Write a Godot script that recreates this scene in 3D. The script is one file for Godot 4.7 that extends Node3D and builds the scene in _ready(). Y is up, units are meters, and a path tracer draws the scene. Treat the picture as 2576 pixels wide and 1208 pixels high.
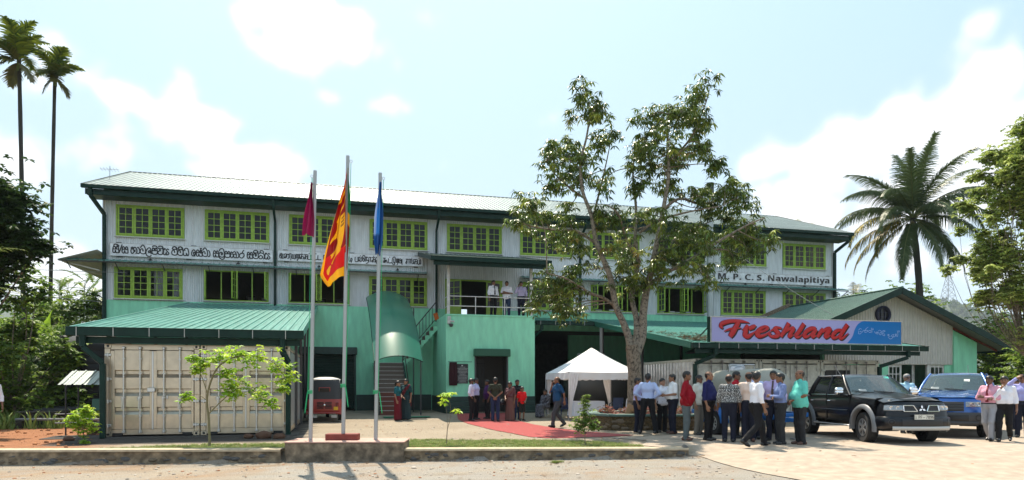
extends Node3D
# World axes follow the long building: x runs along its front to the right, the front faces +z, y is up, metres.
# RT and FW are the viewer's right and ahead on the ground; spot(l, d) is the place l metres to the right and d metres ahead of where the photograph was taken.

const RT := Vector3(0.9694, 0, 0.2453)
const FW := Vector3(0.2453, 0, -0.9694)
var M := {}
var taken := {}
var rng := RandomNumberGenerator.new()
var noise := FastNoiseLite.new()
var tex_cache := {}


class MB:
	var v := PackedVector3Array()
	var n := PackedVector3Array()
	var uv := PackedVector2Array()
	var c := PackedColorArray()
	var ix := PackedInt32Array()
	var col := Color.WHITE
	var tinted := false

	func vert(p: Vector3, nn: Vector3, u := Vector2.ZERO) -> int:
		v.append(p)
		n.append(nn)
		uv.append(u)
		c.append(col)
		return v.size() - 1

	func tri(a: Vector3, b: Vector3, d: Vector3) -> void:
		var nn := (b - a).cross(d - a).normalized()
		var i := vert(a, nn)
		vert(b, nn)
		vert(d, nn)
		ix.append_array([i, i + 1, i + 2])

	func quad(a: Vector3, b: Vector3, d: Vector3, e: Vector3) -> void:
		var nn := (d - a).cross(e - b).normalized()
		var i := vert(a, nn, Vector2(0, 1))
		vert(b, nn, Vector2(1, 1))
		vert(d, nn, Vector2(1, 0))
		vert(e, nn, Vector2(0, 0))
		ix.append_array([i, i + 1, i + 2, i, i + 2, i + 3])

	func box(at: Vector3, s: Vector3, b := Basis()) -> MB:
		var h := s * 0.5
		for ax in 3:
			for sg in [-1.0, 1.0]:
				var nn := Vector3.ZERO
				nn[ax] = sg
				var u := Vector3.ZERO
				u[(ax + 1) % 3] = 1.0
				var w: Vector3 = nn.cross(u)
				var o: Vector3 = nn * h
				var p: Vector3 = u * h
				var q: Vector3 = w * h
				quad(at + b * (o - p - q), at + b * (o + p - q), at + b * (o + p + q), at + b * (o - p + q))
		return self

	func cbox(at: Vector3, s: Vector3, ch := 0.01, b := Basis()) -> MB:
		var h := s * 0.5
		ch = minf(ch, minf(h.x, minf(h.y, h.z)) * 0.9)
		var g := h - Vector3.ONE * ch
		for ax in 3:
			for sg in [-1.0, 1.0]:
				var nn := Vector3.ZERO
				nn[ax] = sg
				var u := Vector3.ZERO
				u[(ax + 1) % 3] = 1.0
				var w: Vector3 = nn.cross(u)
				var o: Vector3 = nn * h
				var p: Vector3 = u * g
				var q: Vector3 = w * g
				quad(at + b * (o - p - q), at + b * (o + p - q), at + b * (o + p + q), at + b * (o - p + q))
		for ax in 3:
			var a1 := (ax + 1) % 3
			var a2 := (ax + 2) % 3
			for s1 in [-1.0, 1.0]:
				for s2 in [-1.0, 1.0]:
					var p0 := Vector3.ZERO
					p0[a1] = s1 * h[a1]
					p0[a2] = s2 * g[a2]
					var p1 := Vector3.ZERO
					p1[a1] = s1 * g[a1]
					p1[a2] = s2 * h[a2]
					var e := Vector3.ZERO
					e[ax] = g[ax]
					var q := [p0 - e, p0 + e, p1 + e, p1 - e]
					if s1 * s2 > 0:
						q.reverse()
					quad(at + b * q[0], at + b * q[1], at + b * q[2], at + b * q[3])
		for sx in [-1.0, 1.0]:
			for sy in [-1.0, 1.0]:
				for sz in [-1.0, 1.0]:
					var p := Vector3(sx * h.x, sy * g.y, sz * g.z)
					var q := Vector3(sx * g.x, sy * h.y, sz * g.z)
					var r := Vector3(sx * g.x, sy * g.y, sz * h.z)
					if sx * sy * sz > 0:
						tri(at + b * p, at + b * q, at + b * r)
					else:
						tri(at + b * p, at + b * r, at + b * q)
		return self

	func bar(a: Vector3, b: Vector3, w: float, h: float, up := Vector3.UP) -> MB:
		var z := (b - a).normalized()
		if absf(z.dot(up)) > 0.95:
			up = Vector3.BACK if absf(z.z) < 0.9 else Vector3.RIGHT
		var x := up.cross(z).normalized()
		var y := z.cross(x)
		return cbox((a + b) * 0.5, Vector3(w, h, (b - a).length()), minf(w, h) * 0.12, Basis(x, y, z))

	func tube(p: Array, r, sides := 8, flat := 1.0, up := Vector3.ZERO, caps := true) -> MB:
		var m := p.size()
		var x := Vector3.ZERO
		var first := v.size()
		for i in m:
			var t: Vector3 = (p[mini(i + 1, m - 1)] - p[maxi(i - 1, 0)]).normalized()
			if up != Vector3.ZERO:
				x = up.cross(t).normalized()
			elif i == 0:
				x = t.cross(Vector3.UP if absf(t.y) < 0.9 else Vector3.RIGHT).normalized()
			else:
				x = (x - t * x.dot(t)).normalized()
			var y := t.cross(x)
			var rr: float = r if typeof(r) == TYPE_FLOAT or typeof(r) == TYPE_INT else r[i]
			for k in sides:
				var a := TAU * k / sides
				var d := x * cos(a) + y * sin(a) * flat
				vert(p[i] + d * rr, (x * cos(a) * flat + y * sin(a)).normalized(), Vector2(float(k) / sides, i))
		for i in m - 1:
			for k in sides:
				var a := first + i * sides + k
				var b := first + i * sides + (k + 1) % sides
				ix.append_array([a, b, b + sides, a, b + sides, a + sides])
		if caps:
			for e in [0, m - 1]:
				var t: Vector3 = (p[1] - p[0]).normalized() * -1.0 if e == 0 else (p[m - 1] - p[m - 2]).normalized()
				var o := v.size()
				for k in sides:
					vert(v[first + e * sides + k], t)
				for k in range(1, sides - 1):
					if e == 0:
						ix.append_array([o, o + k + 1, o + k])
					else:
						ix.append_array([o, o + k, o + k + 1])
		return self

	# profile of (radius, height) points turned about the y axis of xf
	func lathe(prof: Array, sides := 16, xf := Transform3D(), smooth := true) -> MB:
		for i in prof.size() - 1:
			var p: Vector2 = prof[i]
			var q: Vector2 = prof[i + 1]
			var d := (q - p).normalized()
			var n0 := Vector2(d.y, -d.x)
			var n1 := n0
			if smooth:
				if i > 0:
					var e: Vector2 = (p - prof[i - 1]).normalized()
					if e.dot(d) > 0.6:
						n0 = (n0 + Vector2(e.y, -e.x)).normalized()
				if i < prof.size() - 2:
					var e: Vector2 = (prof[i + 2] - q).normalized()
					if e.dot(d) > 0.6:
						n1 = (n1 + Vector2(e.y, -e.x)).normalized()
			var o := v.size()
			for k in sides + 1:
				var a := TAU * k / sides
				var dir := Vector3(cos(a), 0, -sin(a))
				vert(xf * (dir * p.x + Vector3.UP * p.y), xf.basis * (dir * n0.x + Vector3.UP * n0.y), Vector2(float(k) / sides, 0))
				vert(xf * (dir * q.x + Vector3.UP * q.y), xf.basis * (dir * n1.x + Vector3.UP * n1.y), Vector2(float(k) / sides, 1))
			for k in sides:
				var a := o + k * 2
				ix.append_array([a, a + 2, a + 3, a, a + 3, a + 1])
		return self

	# outline in the xy plane of xf, pushed from z0 to z1
	func prism(poly: PackedVector2Array, z0: float, z1: float, xf := Transform3D()) -> MB:
		var t := Geometry2D.triangulate_polygon(poly)
		if Geometry2D.is_polygon_clockwise(poly):
			poly = poly.duplicate()
			poly.reverse()
			t = Geometry2D.triangulate_polygon(poly)
		for k in range(0, t.size(), 3):
			var a := poly[t[k]]
			var b := poly[t[k + 1]]
			var d := poly[t[k + 2]]
			if (b - a).cross(d - a) < 0:
				var w := b
				b = d
				d = w
			tri(xf * Vector3(a.x, a.y, z1), xf * Vector3(b.x, b.y, z1), xf * Vector3(d.x, d.y, z1))
			tri(xf * Vector3(a.x, a.y, z0), xf * Vector3(d.x, d.y, z0), xf * Vector3(b.x, b.y, z0))
		for k in poly.size():
			var a := poly[k]
			var b := poly[(k + 1) % poly.size()]
			quad(xf * Vector3(a.x, a.y, z0), xf * Vector3(b.x, b.y, z0), xf * Vector3(b.x, b.y, z1), xf * Vector3(a.x, a.y, z1))
		return self

	# a smooth grid of points, rows of equal length
	func grid(rows: Array, both := false) -> MB:
		var h := rows.size()
		var w: int = rows[0].size()
		var o := v.size()
		for j in h:
			for i in w:
				var du: Vector3 = rows[j][mini(i + 1, w - 1)] - rows[j][maxi(i - 1, 0)]
				var dv: Vector3 = rows[mini(j + 1, h - 1)][i] - rows[maxi(j - 1, 0)][i]
				vert(rows[j][i], du.cross(dv).normalized(), Vector2(float(i) / (w - 1), 1.0 - float(j) / (h - 1)))
		for j in h - 1:
			for i in w - 1:
				var a := o + j * w + i
				ix.append_array([a, a + 1, a + w + 1, a, a + w + 1, a + w])
		return self

	# corrugated sheet from o, nu metres along u and nv along v; profile height along u cross v
	func sheet(o: Vector3, u: Vector3, lu: float, w: Vector3, lw: float, pitch: float, amp: float, ribs := false, phase := 0.0) -> MB:
		var up := u.cross(w).normalized()
		var at: Array[Vector2] = []
		if ribs:
			var s := floorf(phase / pitch) * pitch - phase
			while s < lu + pitch:
				for q in [[0.0, 0.0], [0.34, 0.0], [0.4, 1.0], [0.52, 1.0], [0.58, 0.0], [0.78, 0.0], [0.8, 0.22], [0.83, 0.22], [0.85, 0.0]]:
					at.append(Vector2(s + q[0] * pitch, q[1] * amp))
				s += pitch
		else:
			var k := floorf(phase / pitch * 6.0) / 6.0 * pitch - phase
			while k < lu + pitch / 5.0:
				at.append(Vector2(k, sin((k + phase) / pitch * TAU) * amp))
				k += pitch / 6.0
		var last := Vector2(-9, 0)
		var keep: Array[Vector2] = []
		for i in at.size():
			var p := at[i]
			if p.x < 0.0 and i + 1 < at.size() and at[i + 1].x > 0.0:
				p = Vector2(0, lerpf(p.y, at[i + 1].y, -p.x / (at[i + 1].x - p.x)))
			elif p.x > lu and last.x < lu and last.x >= 0.0:
				p = Vector2(lu, lerpf(last.y, p.y, (lu - last.x) / (p.x - last.x)))
			if p.x >= 0.0 and p.x <= lu and p.x > last.x + 0.0005:
				keep.append(p)
				last = p
		for i in keep.size() - 1:
			var p := keep[i]
			var q := keep[i + 1]
			if ribs:
				var nn := (up * (q.x - p.x) - u * (q.y - p.y)).normalized()
				var a := o + u * p.x + up * p.y
				var b := o + u * q.x + up * q.y
				var k := vert(a, nn)
				vert(b, nn)
				vert(b + w * lw, nn)
				vert(a + w * lw, nn)
				ix.append_array([k, k + 1, k + 2, k, k + 2, k + 3])
		if not ribs:
			var first := v.size()
			for p in keep:
				var nn := (up - u * (cos((p.x + phase) / pitch * TAU) * amp * TAU / pitch)).normalized()
				vert(o + u * p.x + up * p.y, nn)
				vert(o + u * p.x + up * p.y + w * lw, nn)
			for i in keep.size() - 1:
				var a := first + i * 2
				ix.append_array([a, a + 2, a + 3, a, a + 3, a + 1])
		return self

	func add(o: MB, xf := Transform3D()) -> MB:
		var s := v.size()
		for i in o.v.size():
			v.append(xf * o.v[i])
			n.append((xf.basis * o.n[i]).normalized())
		uv.append_array(o.uv)
		c.append_array(o.c)
		var flip := xf.basis.determinant() < 0.0
		for k in range(0, o.ix.size(), 3):
			ix.append(o.ix[k] + s)
			ix.append(o.ix[k + (2 if flip else 1)] + s)
			ix.append(o.ix[k + (1 if flip else 2)] + s)
		return self

	func mesh() -> ArrayMesh:
		var r := PackedInt32Array()
		r.resize(ix.size())
		for k in range(0, ix.size(), 3):
			r[k] = ix[k]
			r[k + 1] = ix[k + 2]
			r[k + 2] = ix[k + 1]
		var a := []
		a.resize(Mesh.ARRAY_MAX)
		a[Mesh.ARRAY_VERTEX] = v
		a[Mesh.ARRAY_NORMAL] = n
		a[Mesh.ARRAY_TEX_UV] = uv
		if tinted:
			a[Mesh.ARRAY_COLOR] = c
		a[Mesh.ARRAY_INDEX] = r
		var m := ArrayMesh.new()
		m.add_surface_from_arrays(Mesh.PRIMITIVE_TRIANGLES, a)
		return m


func spot(l: float, d: float, y := 0.0) -> Vector3:
	return RT * l + FW * d + Vector3.UP * y


func numbered(called: String) -> String:
	var k: int = taken.get(called, 0)
	taken[called] = k + 1
	return called if k == 0 else "%s_%03d" % [called, k]


func tag(o: Node3D, label: String, category: String, group := "", kind := "") -> Node3D:
	if label:
		o.set_meta("label", label)
	if category:
		o.set_meta("category", category)
	if group:
		o.set_meta("group", group)
	if kind:
		o.set_meta("kind", kind)
	return o


func thing(called: String, label: String, category: String, at := Vector3.ZERO, turn := 0.0, group := "") -> Node3D:
	var o := Node3D.new()
	o.name = numbered(called)
	add_child(o)
	o.position = at
	o.rotation.y = turn
	tag(o, label, category, group)
	return o


func obj(called: String, m: Mesh, mat: Material, parent: Node = self, at := Vector3.ZERO) -> MeshInstance3D:
	var o := MeshInstance3D.new()
	o.name = numbered(called) if parent == self else called
	o.mesh = m
	o.material_override = mat
	o.position = at
	parent.add_child(o, true)
	return o


func put(called: String, b: MB, mat: Material, parent: Node = self, at := Vector3.ZERO) -> MeshInstance3D:
	return obj(called, b.mesh(), mat, parent, at)


func stuff(called: String, mesh_: Mesh, mat: Material, at: Array, colors: Array, parent: Node = self) -> MultiMeshInstance3D:
	var mm := MultiMesh.new()
	mm.transform_format = MultiMesh.TRANSFORM_3D
	mm.use_colors = colors.size() > 0
	mm.mesh = mesh_
	mm.instance_count = at.size()
	for i in at.size():
		mm.set_instance_transform(i, at[i])
		if colors.size() > 0:
			mm.set_instance_color(i, colors[i])
	var o := MultiMeshInstance3D.new()
	o.name = numbered(called) if parent == self else called
	o.multimesh = mm
	o.material_override = mat
	o.set_meta("kind", "stuff")
	parent.add_child(o, true)
	return o


func nt(freq: float, lo: float, hi: float, oct := 4, sd := 1, size := 512, hole := 0.0, normal := 0.0) -> NoiseTexture2D:
	var key := "%s %s %s %s %s %s %s %s" % [freq, lo, hi, oct, sd, size, hole, normal]
	if tex_cache.has(key):
		return tex_cache[key]
	var f := FastNoiseLite.new()
	f.noise_type = FastNoiseLite.TYPE_SIMPLEX_SMOOTH
	f.frequency = freq
	f.fractal_octaves = oct
	f.fractal_gain = 0.55
	f.seed = sd
	var t := NoiseTexture2D.new()
	t.width = size
	t.height = size
	t.seamless = true
	t.noise = f
	if normal > 0.0:
		t.as_normal_map = true
		t.bump_strength = normal
	else:
		var g := Gradient.new()
		g.set_color(0, Color(lo, lo, lo))
		g.set_color(1, Color(hi, hi, hi))
		if hole > 0.0:
			g.set_offset(0, hole)
			g.set_offset(1, minf(hole + 0.25, 1.0))
		t.color_ramp = g
	tex_cache[key] = t
	return t


# linear base colour; grain darkens it in patches, bump gives it relief
func mat(called: String, col: Color, rough := 0.8, metal := 0.0, grain: Texture2D = null, scale := 1.0, bump: Texture2D = null, bump_h := 1.0) -> StandardMaterial3D:
	var m := StandardMaterial3D.new()
	m.resource_name = called
	m.albedo_color = col.linear_to_srgb()
	m.roughness = rough
	m.metallic = metal
	if grain or bump:
		m.uv1_triplanar = true
		m.uv1_world_triplanar = true
		m.uv1_scale = Vector3.ONE * scale
	if grain:
		m.albedo_texture = grain
	if bump:
		m.heightmap_enabled = true
		m.heightmap_texture = bump
		m.heightmap_scale = bump_h
	M[called] = m
	return m


func tinted(m: StandardMaterial3D) -> StandardMaterial3D:
	m.vertex_color_use_as_albedo = true
	return m


func gl(called: String, col: Color, alpha: float, rough := 0.03) -> StandardMaterial3D:
	var m := mat(called, col, rough)
	m.transparency = BaseMaterial3D.TRANSPARENCY_ALPHA
	m.albedo_color.a = alpha
	return m


# Catmull-Rom through points
func smooth(p: Array, per := 5) -> Array:
	var r := []
	for i in p.size() - 1:
		var a = p[maxi(i - 1, 0)]
		var b = p[i]
		var c = p[i + 1]
		var d = p[mini(i + 2, p.size() - 1)]
		for k in per:
			var t := float(k) / per
			r.append(0.5 * (2.0 * b + (c - a) * t + (2.0 * a - 5.0 * b + 4.0 * c - d) * t * t + (3.0 * b - a - 3.0 * c + d) * t * t * t))
	r.append(p[-1])
	return r


func facing(dir: Vector3) -> float:
	return atan2(dir.x, dir.z)


func _ready() -> void:
	rng.seed = 11
	noise.seed = 5
	noise.frequency = 0.35
	noise.fractal_octaves = 4
	var cam := Camera3D.new()
	cam.name = "camera"
	cam.transform = Transform3D(Basis(RT, Vector3.UP, -FW), Vector3(0, 1.4, 0))
	cam.projection = Camera3D.PROJECTION_FRUSTUM
	cam.near = 0.1
	cam.far = 6000.0
	cam.size = 0.1 * 1208.0 / 1730.0
	cam.frustum_offset = Vector2(0, 0.1 * 366.0 / 1730.0)
	add_child(cam)
	cam.current = true
	var env := Environment.new()
	env.background_mode = Environment.BG_SKY
	env.sky = Sky.new()
	var pano := PanoramaSkyMaterial.new()
	pano.panorama = ImageTexture.create_from_image(sky_image())
	env.sky.sky_material = pano
	env.tonemap_mode = Environment.TONE_MAPPER_LINEAR
	env.tonemap_exposure = 2.45
	env.sdfgi_enabled = true
	env.ssao_enabled = true
	env.ssil_enabled = true
	env.fog_enabled = true
	env.fog_density = 0.0002
	env.fog_light_color = Color(0.9, 0.95, 1.0)
	var we := WorldEnvironment.new()
	we.name = "world_environment"
	we.environment = env
	add_child(we)
	var sun := DirectionalLight3D.new()
	sun.name = "sun"
	sun.light_color = Color(1.0, 0.95, 0.87)
	sun.light_energy = 1.15
	sun.light_angular_distance = 0.5
	sun.shadow_enabled = true
	add_child(sun)
	sun.look_at_from_position(sun_dir() * 50.0, Vector3.ZERO)

	materials()
	ground()
	hills()
	main_building()
	porch()
	staircase()
	sheds()
	shop_building()
	facade_signs()
	front_sign()
	containers()
	tank_corner()
	roadside_wall()
	flags()
	tent()
	planter_and_mango()
	palms()
	greenery()
	vehicles()
	people()
	small_things()


func sun_dir() -> Vector3:
	var el := deg_to_rad(61.0)
	return Vector3(-0.02 * cos(el), sin(el), -cos(el)).normalized()


func sky_image() -> Image:
	var w := 1024
	var h := 512
	var im := Image.create(w, h, false, Image.FORMAT_RGBF)
	var f := FastNoiseLite.new()
	f.seed = 3
	f.frequency = 2.6
	f.fractal_octaves = 6
	f.fractal_gain = 0.56
	# banks of cloud: azimuth right of -z, elevation, half widths, in degrees, and weight
	var banks := []
	for q in [[2430, 240, 130, 70, 1.1], [2330, 330, 150, 80, 1.1], [2520, 300, 150, 90, 1.1], [2150, 400, 160, 70, 1.0], [1930, 410, 110, 45, 0.9], [2250, 510, 300, 90, 0.95], [2420, 430, 200, 90, 1.0], [2060, 470, 160, 60, 0.9], [1990, 540, 120, 50, 0.75], [460, 210, 70, 60, 0.85], [500, 320, 120, 70, 1.0], [610, 410, 130, 50, 1.0], [700, 450, 50, 25, 0.6], [790, 60, 150, 80, 0.85], [860, 120, 60, 40, 0.6], [640, 20, 120, 60, 0.6], [950, 270, 90, 28, 0.65], [850, 250, 70, 20, 0.4], [310, 240, 55, 24, 0.6], [60, 410, 120, 60, 0.8], [150, 690, 200, 70, 0.8], [2400, 640, 200, 60, 0.7], [150, 110, 110, 70, 0.5], [1090, 70, 70, 60, 0.35], [2460, 60, 60, 30, 0.3]]:
		var x: float = q[0] - 1288.0
		var az := 14.2 + rad_to_deg(atan(x / 1730.0))
		var el := rad_to_deg(atan((970.0 - q[1]) / sqrt(x * x + 1730.0 * 1730.0)))
		banks.append([az, el, q[2] / 30.0 * cos(deg_to_rad(az - 14.2)), q[3] / 30.0, q[4]])
	for k in 26:
		banks.append([rng.randf_range(65.0, 320.0), rng.randf_range(4.0, 60.0), rng.randf_range(8.0, 22.0), rng.randf_range(3.0, 9.0), rng.randf_range(0.6, 1.0)])
	var sun := sun_dir()
	for j in h:
		var el := PI * (0.5 - (j + 0.5) / h)
		for i in w:
			var az := TAU * (i + 0.5) / w
			var d := Vector3(sin(az) * cos(el), sin(el), -cos(az) * cos(el))
			if el < -0.03:
				im.set_pixel(i, j, Color(0.3, 0.3, 0.27))
				continue
			var s := maxf(0.0, d.dot(sun))
			var up := clampf(d.y, 0.0, 1.0)
			var base := Color(0.385, 0.455, 0.505).lerp(Color(0.14, 0.26, 0.385), pow(up, 0.5))
			var glow := pow(s, 5.0) + pow(s, 40.0) * 1.5
			base += Color(0.28, 0.28, 0.2) * glow
			base = base.lerp(Color(0.42, 0.475, 0.52), 0.6 * exp(-up * 8.0))
			var ad := rad_to_deg(az)
			var ed := rad_to_deg(el)
			var m := 0.0
			for b in banks:
				var dx: float = wrapf(ad - b[0], -180.0, 180.0) / b[2]
				var dy: float = (ed - b[1]) / b[3]
				if dx * dx + dy * dy < 7.0:
					m = maxf(m, b[4] * exp(-(dx * dx + dy * dy) * 0.75))
			var den := m * 0.92 + f.get_noise_3dv(d * 3.4) * 0.8 - 0.42
			var cl := smoothstep(-0.1, 0.28, den)
			var lit := 0.56 + 0.3 * glow + 0.08 * clampf(f.get_noise_3dv(d * 3.1 + Vector3(0, 0.1, 0)), -1.0, 1.0) - 0.13 * smoothstep(0.25, 0.8, den)
			im.set_pixel(i, j, base.lerp(Color(lit * 0.985, lit, lit * 1.02), cl * 0.95))
	return im


func materials() -> void:
	var fine := nt(0.05, 0.72, 1.0, 5, 2)
	var soft := nt(0.012, 0.8, 1.0, 4, 7)
	var grit := nt(0.09, 0.0, 1.0, 4, 9)
	var gn := mat("ground", Color.WHITE, 0.95, 0.0, nt(0.07, 0.62, 1.0, 6, 4, 1024), 0.45, nt(0.06, 0.0, 1.0, 6, 14, 1024), 2.2)
	tinted(gn)
	mat("concrete_drive", Color(0.43, 0.345, 0.265), 0.9, 0.0, nt(0.012, 0.8, 1.0, 6, 21, 1024), 0.2)
	mat("lawn", Color(0.17, 0.21, 0.055), 0.95, 0.0, nt(0.06, 0.5, 1.0, 5, 23), 0.8, grit, 2.0)
	tinted(mat("blade", Color(1, 1, 1), 0.75))
	M.blade.backlight_enabled = true
	M.blade.backlight = Color(0.5, 0.5, 0.5)
	tinted(mat("stone_bit", Color(1, 1, 1), 0.9))
	mat("silver_paint", Color(0.69, 0.72, 0.745), 0.55, 0.1, nt(0.02, 0.86, 1.0, 6, 31), 0.25)
	mat("silver_old", Color(0.60, 0.58, 0.54), 0.6, 0.1, nt(0.03, 0.86, 1.0, 6, 33), 0.3)
	mat("rusty_silver", Color(0.36, 0.27, 0.18), 0.8, 0.0, nt(0.03, 0.45, 1.0, 6, 34), 0.6)
	mat("mint_wall", Color(0.29, 0.75, 0.50), 0.7, 0.0, nt(0.012, 0.88, 1.0, 6, 35), 0.22, fine, 0.3)
	M.mint_wall.uv1_scale = Vector3(0.5, 0.11, 0.5)
	M.silver_old.uv1_scale = Vector3(0.5, 0.09, 0.5)
	M.silver_paint.uv1_scale = Vector3(0.5, 0.09, 0.5)
	mat("plinth_green", Color(0.012, 0.05, 0.04), 0.5, 0.0, soft, 0.5)
	mat("green_metal", Color(0.008, 0.036, 0.027), 0.42, 0.0, soft, 0.4)
	M.green_metal.metallic_specular = 0.3
	mat("green_roof", Color(0.16, 0.42, 0.36), 0.3, 0.1, nt(0.02, 0.75, 1.0, 5, 41), 0.3)
	M.green_roof.uv1_scale = Vector3(0.6, 0.06, 0.06)
	mat("shop_roof", Color(0.10, 0.21, 0.16), 0.45, 0.1, nt(0.02, 0.72, 1.0, 5, 42), 0.3)
	mat("zinc_roof", Color(0.36, 0.42, 0.40), 0.38, 0.5, nt(0.02, 0.66, 1.0, 5, 43), 0.2)
	M.zinc_roof.uv1_scale = Vector3(0.6, 0.06, 0.06)
	mat("lime_paint", Color(0.32, 0.50, 0.05), 0.5, 0.0, soft, 0.7)
	mat("window_lip", Color(0.55, 0.55, 0.53), 0.7)
	gl("pane", Color(0.02, 0.024, 0.023), 0.45).metallic_specular = 0.35
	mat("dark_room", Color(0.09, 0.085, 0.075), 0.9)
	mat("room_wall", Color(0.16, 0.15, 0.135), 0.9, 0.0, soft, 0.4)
	mat("white_paint", Color(0.74, 0.74, 0.72), 0.55, 0.0, soft, 0.6)
	mat("off_white", Color(0.6, 0.6, 0.57), 0.6, 0.0, soft, 0.6)
	mat("letter_black", Color(0.008, 0.008, 0.009), 0.35)
	mat("sign_white", Color(0.78, 0.80, 0.84), 0.45, 0.0, soft, 0.4)
	mat("black_metal", Color(0.015, 0.015, 0.016), 0.45)
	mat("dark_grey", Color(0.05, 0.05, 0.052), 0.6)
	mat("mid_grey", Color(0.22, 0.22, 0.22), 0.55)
	mat("alu", Color(0.62, 0.53, 0.40), 0.28, 0.75, nt(0.012, 0.9, 1.0, 4, 7), 0.5)
	mat("alu_bar", Color(0.6, 0.6, 0.58), 0.3, 0.7)
	mat("reefer_white", Color(0.62, 0.63, 0.56), 0.4, 0.25, nt(0.02, 0.8, 1.0, 6, 51), 0.35)
	mat("galv", Color(0.72, 0.73, 0.73), 0.35, 0.5, nt(0.02, 0.7, 1.0, 4, 52), 0.3)
	mat("pole_grey", Color(0.36, 0.38, 0.38), 0.4, 0.3)
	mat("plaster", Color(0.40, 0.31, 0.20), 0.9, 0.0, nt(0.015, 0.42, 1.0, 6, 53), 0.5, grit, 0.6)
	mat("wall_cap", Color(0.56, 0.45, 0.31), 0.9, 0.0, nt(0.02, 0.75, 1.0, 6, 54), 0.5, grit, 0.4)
	mat("red_oxide", Color(0.25, 0.045, 0.03), 0.7, 0.0, soft, 0.8)
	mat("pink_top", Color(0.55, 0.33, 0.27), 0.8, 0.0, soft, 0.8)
	mat("rubble", Color(0.24, 0.185, 0.125), 0.95, 0.0, fine, 1.2, grit, 1.5)
	mat("rubble_grey", Color(0.15, 0.145, 0.14), 0.95, 0.0, fine, 1.2, grit, 1.5)
	mat("planter_stone", Color(0.22, 0.15, 0.065), 0.95, 0.0, nt(0.03, 0.35, 1.0, 6, 55), 0.8, grit, 2.0)
	mat("planter_cap", Color(0.10, 0.19, 0.16), 0.6, 0.0, soft, 0.5)
	mat("carpet", Color(0.42, 0.055, 0.05), 0.95, 0.0, nt(0.03, 0.7, 1.0, 6, 56), 0.6, grit, 0.5)
	M.carpet.rim_enabled = true
	M.carpet.rim = 0.4
	mat("water_tank", Color(0.008, 0.008, 0.009), 0.6)
	mat("tent_cloth", Color(0.82, 0.80, 0.82), 0.75)
	M.tent_cloth.backlight_enabled = true
	M.tent_cloth.backlight = Color(0.45, 0.43, 0.42)
	mat("white_cloth", Color(0.74, 0.74, 0.8), 0.8)
	mat("blue_plastic", Color(0.02, 0.035, 0.10), 0.4)
	var bark := mat("bark", Color(0.25, 0.20, 0.145), 0.95, 0.0, nt(0.02, 0.4, 1.0, 6, 57, 512, 0.25), 0.9, nt(0.05, 0.0, 1.0, 5, 58), 3.0)
	bark.uv1_scale = Vector3(1.1, 0.6, 1.1)
	mat("bark_pale", Color(0.27, 0.235, 0.185), 0.95, 0.0, nt(0.02, 0.4, 1.0, 6, 59, 512, 0.25), 0.9, grit, 2.0)
	mat("palm_bark", Color(0.12, 0.11, 0.09), 0.95, 0.0, nt(0.05, 0.3, 1.0, 5, 60), 1.2, grit, 3.0)
	for q in [["leaf", 0.5, 0.9], ["leaf_gloss", 0.32, 0.6], ["frond", 0.42, 0.7]]:
		var m := tinted(mat(q[0], Color.WHITE, q[1]))
		m.backlight_enabled = true
		m.backlight = Color(1, 1, 1) * q[2]
		m.metallic_specular = 0.32
	mat("hill", Color.WHITE, 1.0, 0.0, nt(0.03, 0.5, 1.0, 6, 61), 0.012)
	tinted(M.hill)
	mat("rubber", Color(0.018, 0.018, 0.019), 0.8)
	mat("chrome", Color(0.75, 0.75, 0.76), 0.12, 1.0)
	mat("alloy", Color(0.45, 0.45, 0.46), 0.3, 0.8)
	mat("rope_green", Color(0.02, 0.42, 0.16), 0.6)
	mat("wire", Color(0.03, 0.03, 0.03), 0.6)


# height of the ground: yard at 0, road 22 cm lower in front of the low wall, a ramp at the drive, a slight rise to the building
func wall_line(l: float) -> float:
	return 13.95 + 0.094 * (l + 10.3)


func ground_h(p: Vector3) -> float:
	var l := p.dot(RT)
	var d := p.dot(FW)
	var h := 0.0
	var road := -0.22
	if l < 3.95 and d > wall_line(l) + 0.12:
		h = 0.0
	else:
		var ramp := lerpf(road, 0.0, smoothstep(12.2, 15.6, d + clampf((l - 6.0) * 0.25, -0.3, 2.5)))
		h = lerpf(road, ramp, maxf(smoothstep(2.8, 6.0, l), smoothstep(0.1, 0.7, d - wall_line(l))))
	if d > 20.0:
		h += 0.15 * smoothstep(-26.5, -31.0, p.z) * (1.0 - smoothstep(12.0, 16.0, p.x)) * smoothstep(-9.0, -3.0, p.x)
	return h


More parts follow.
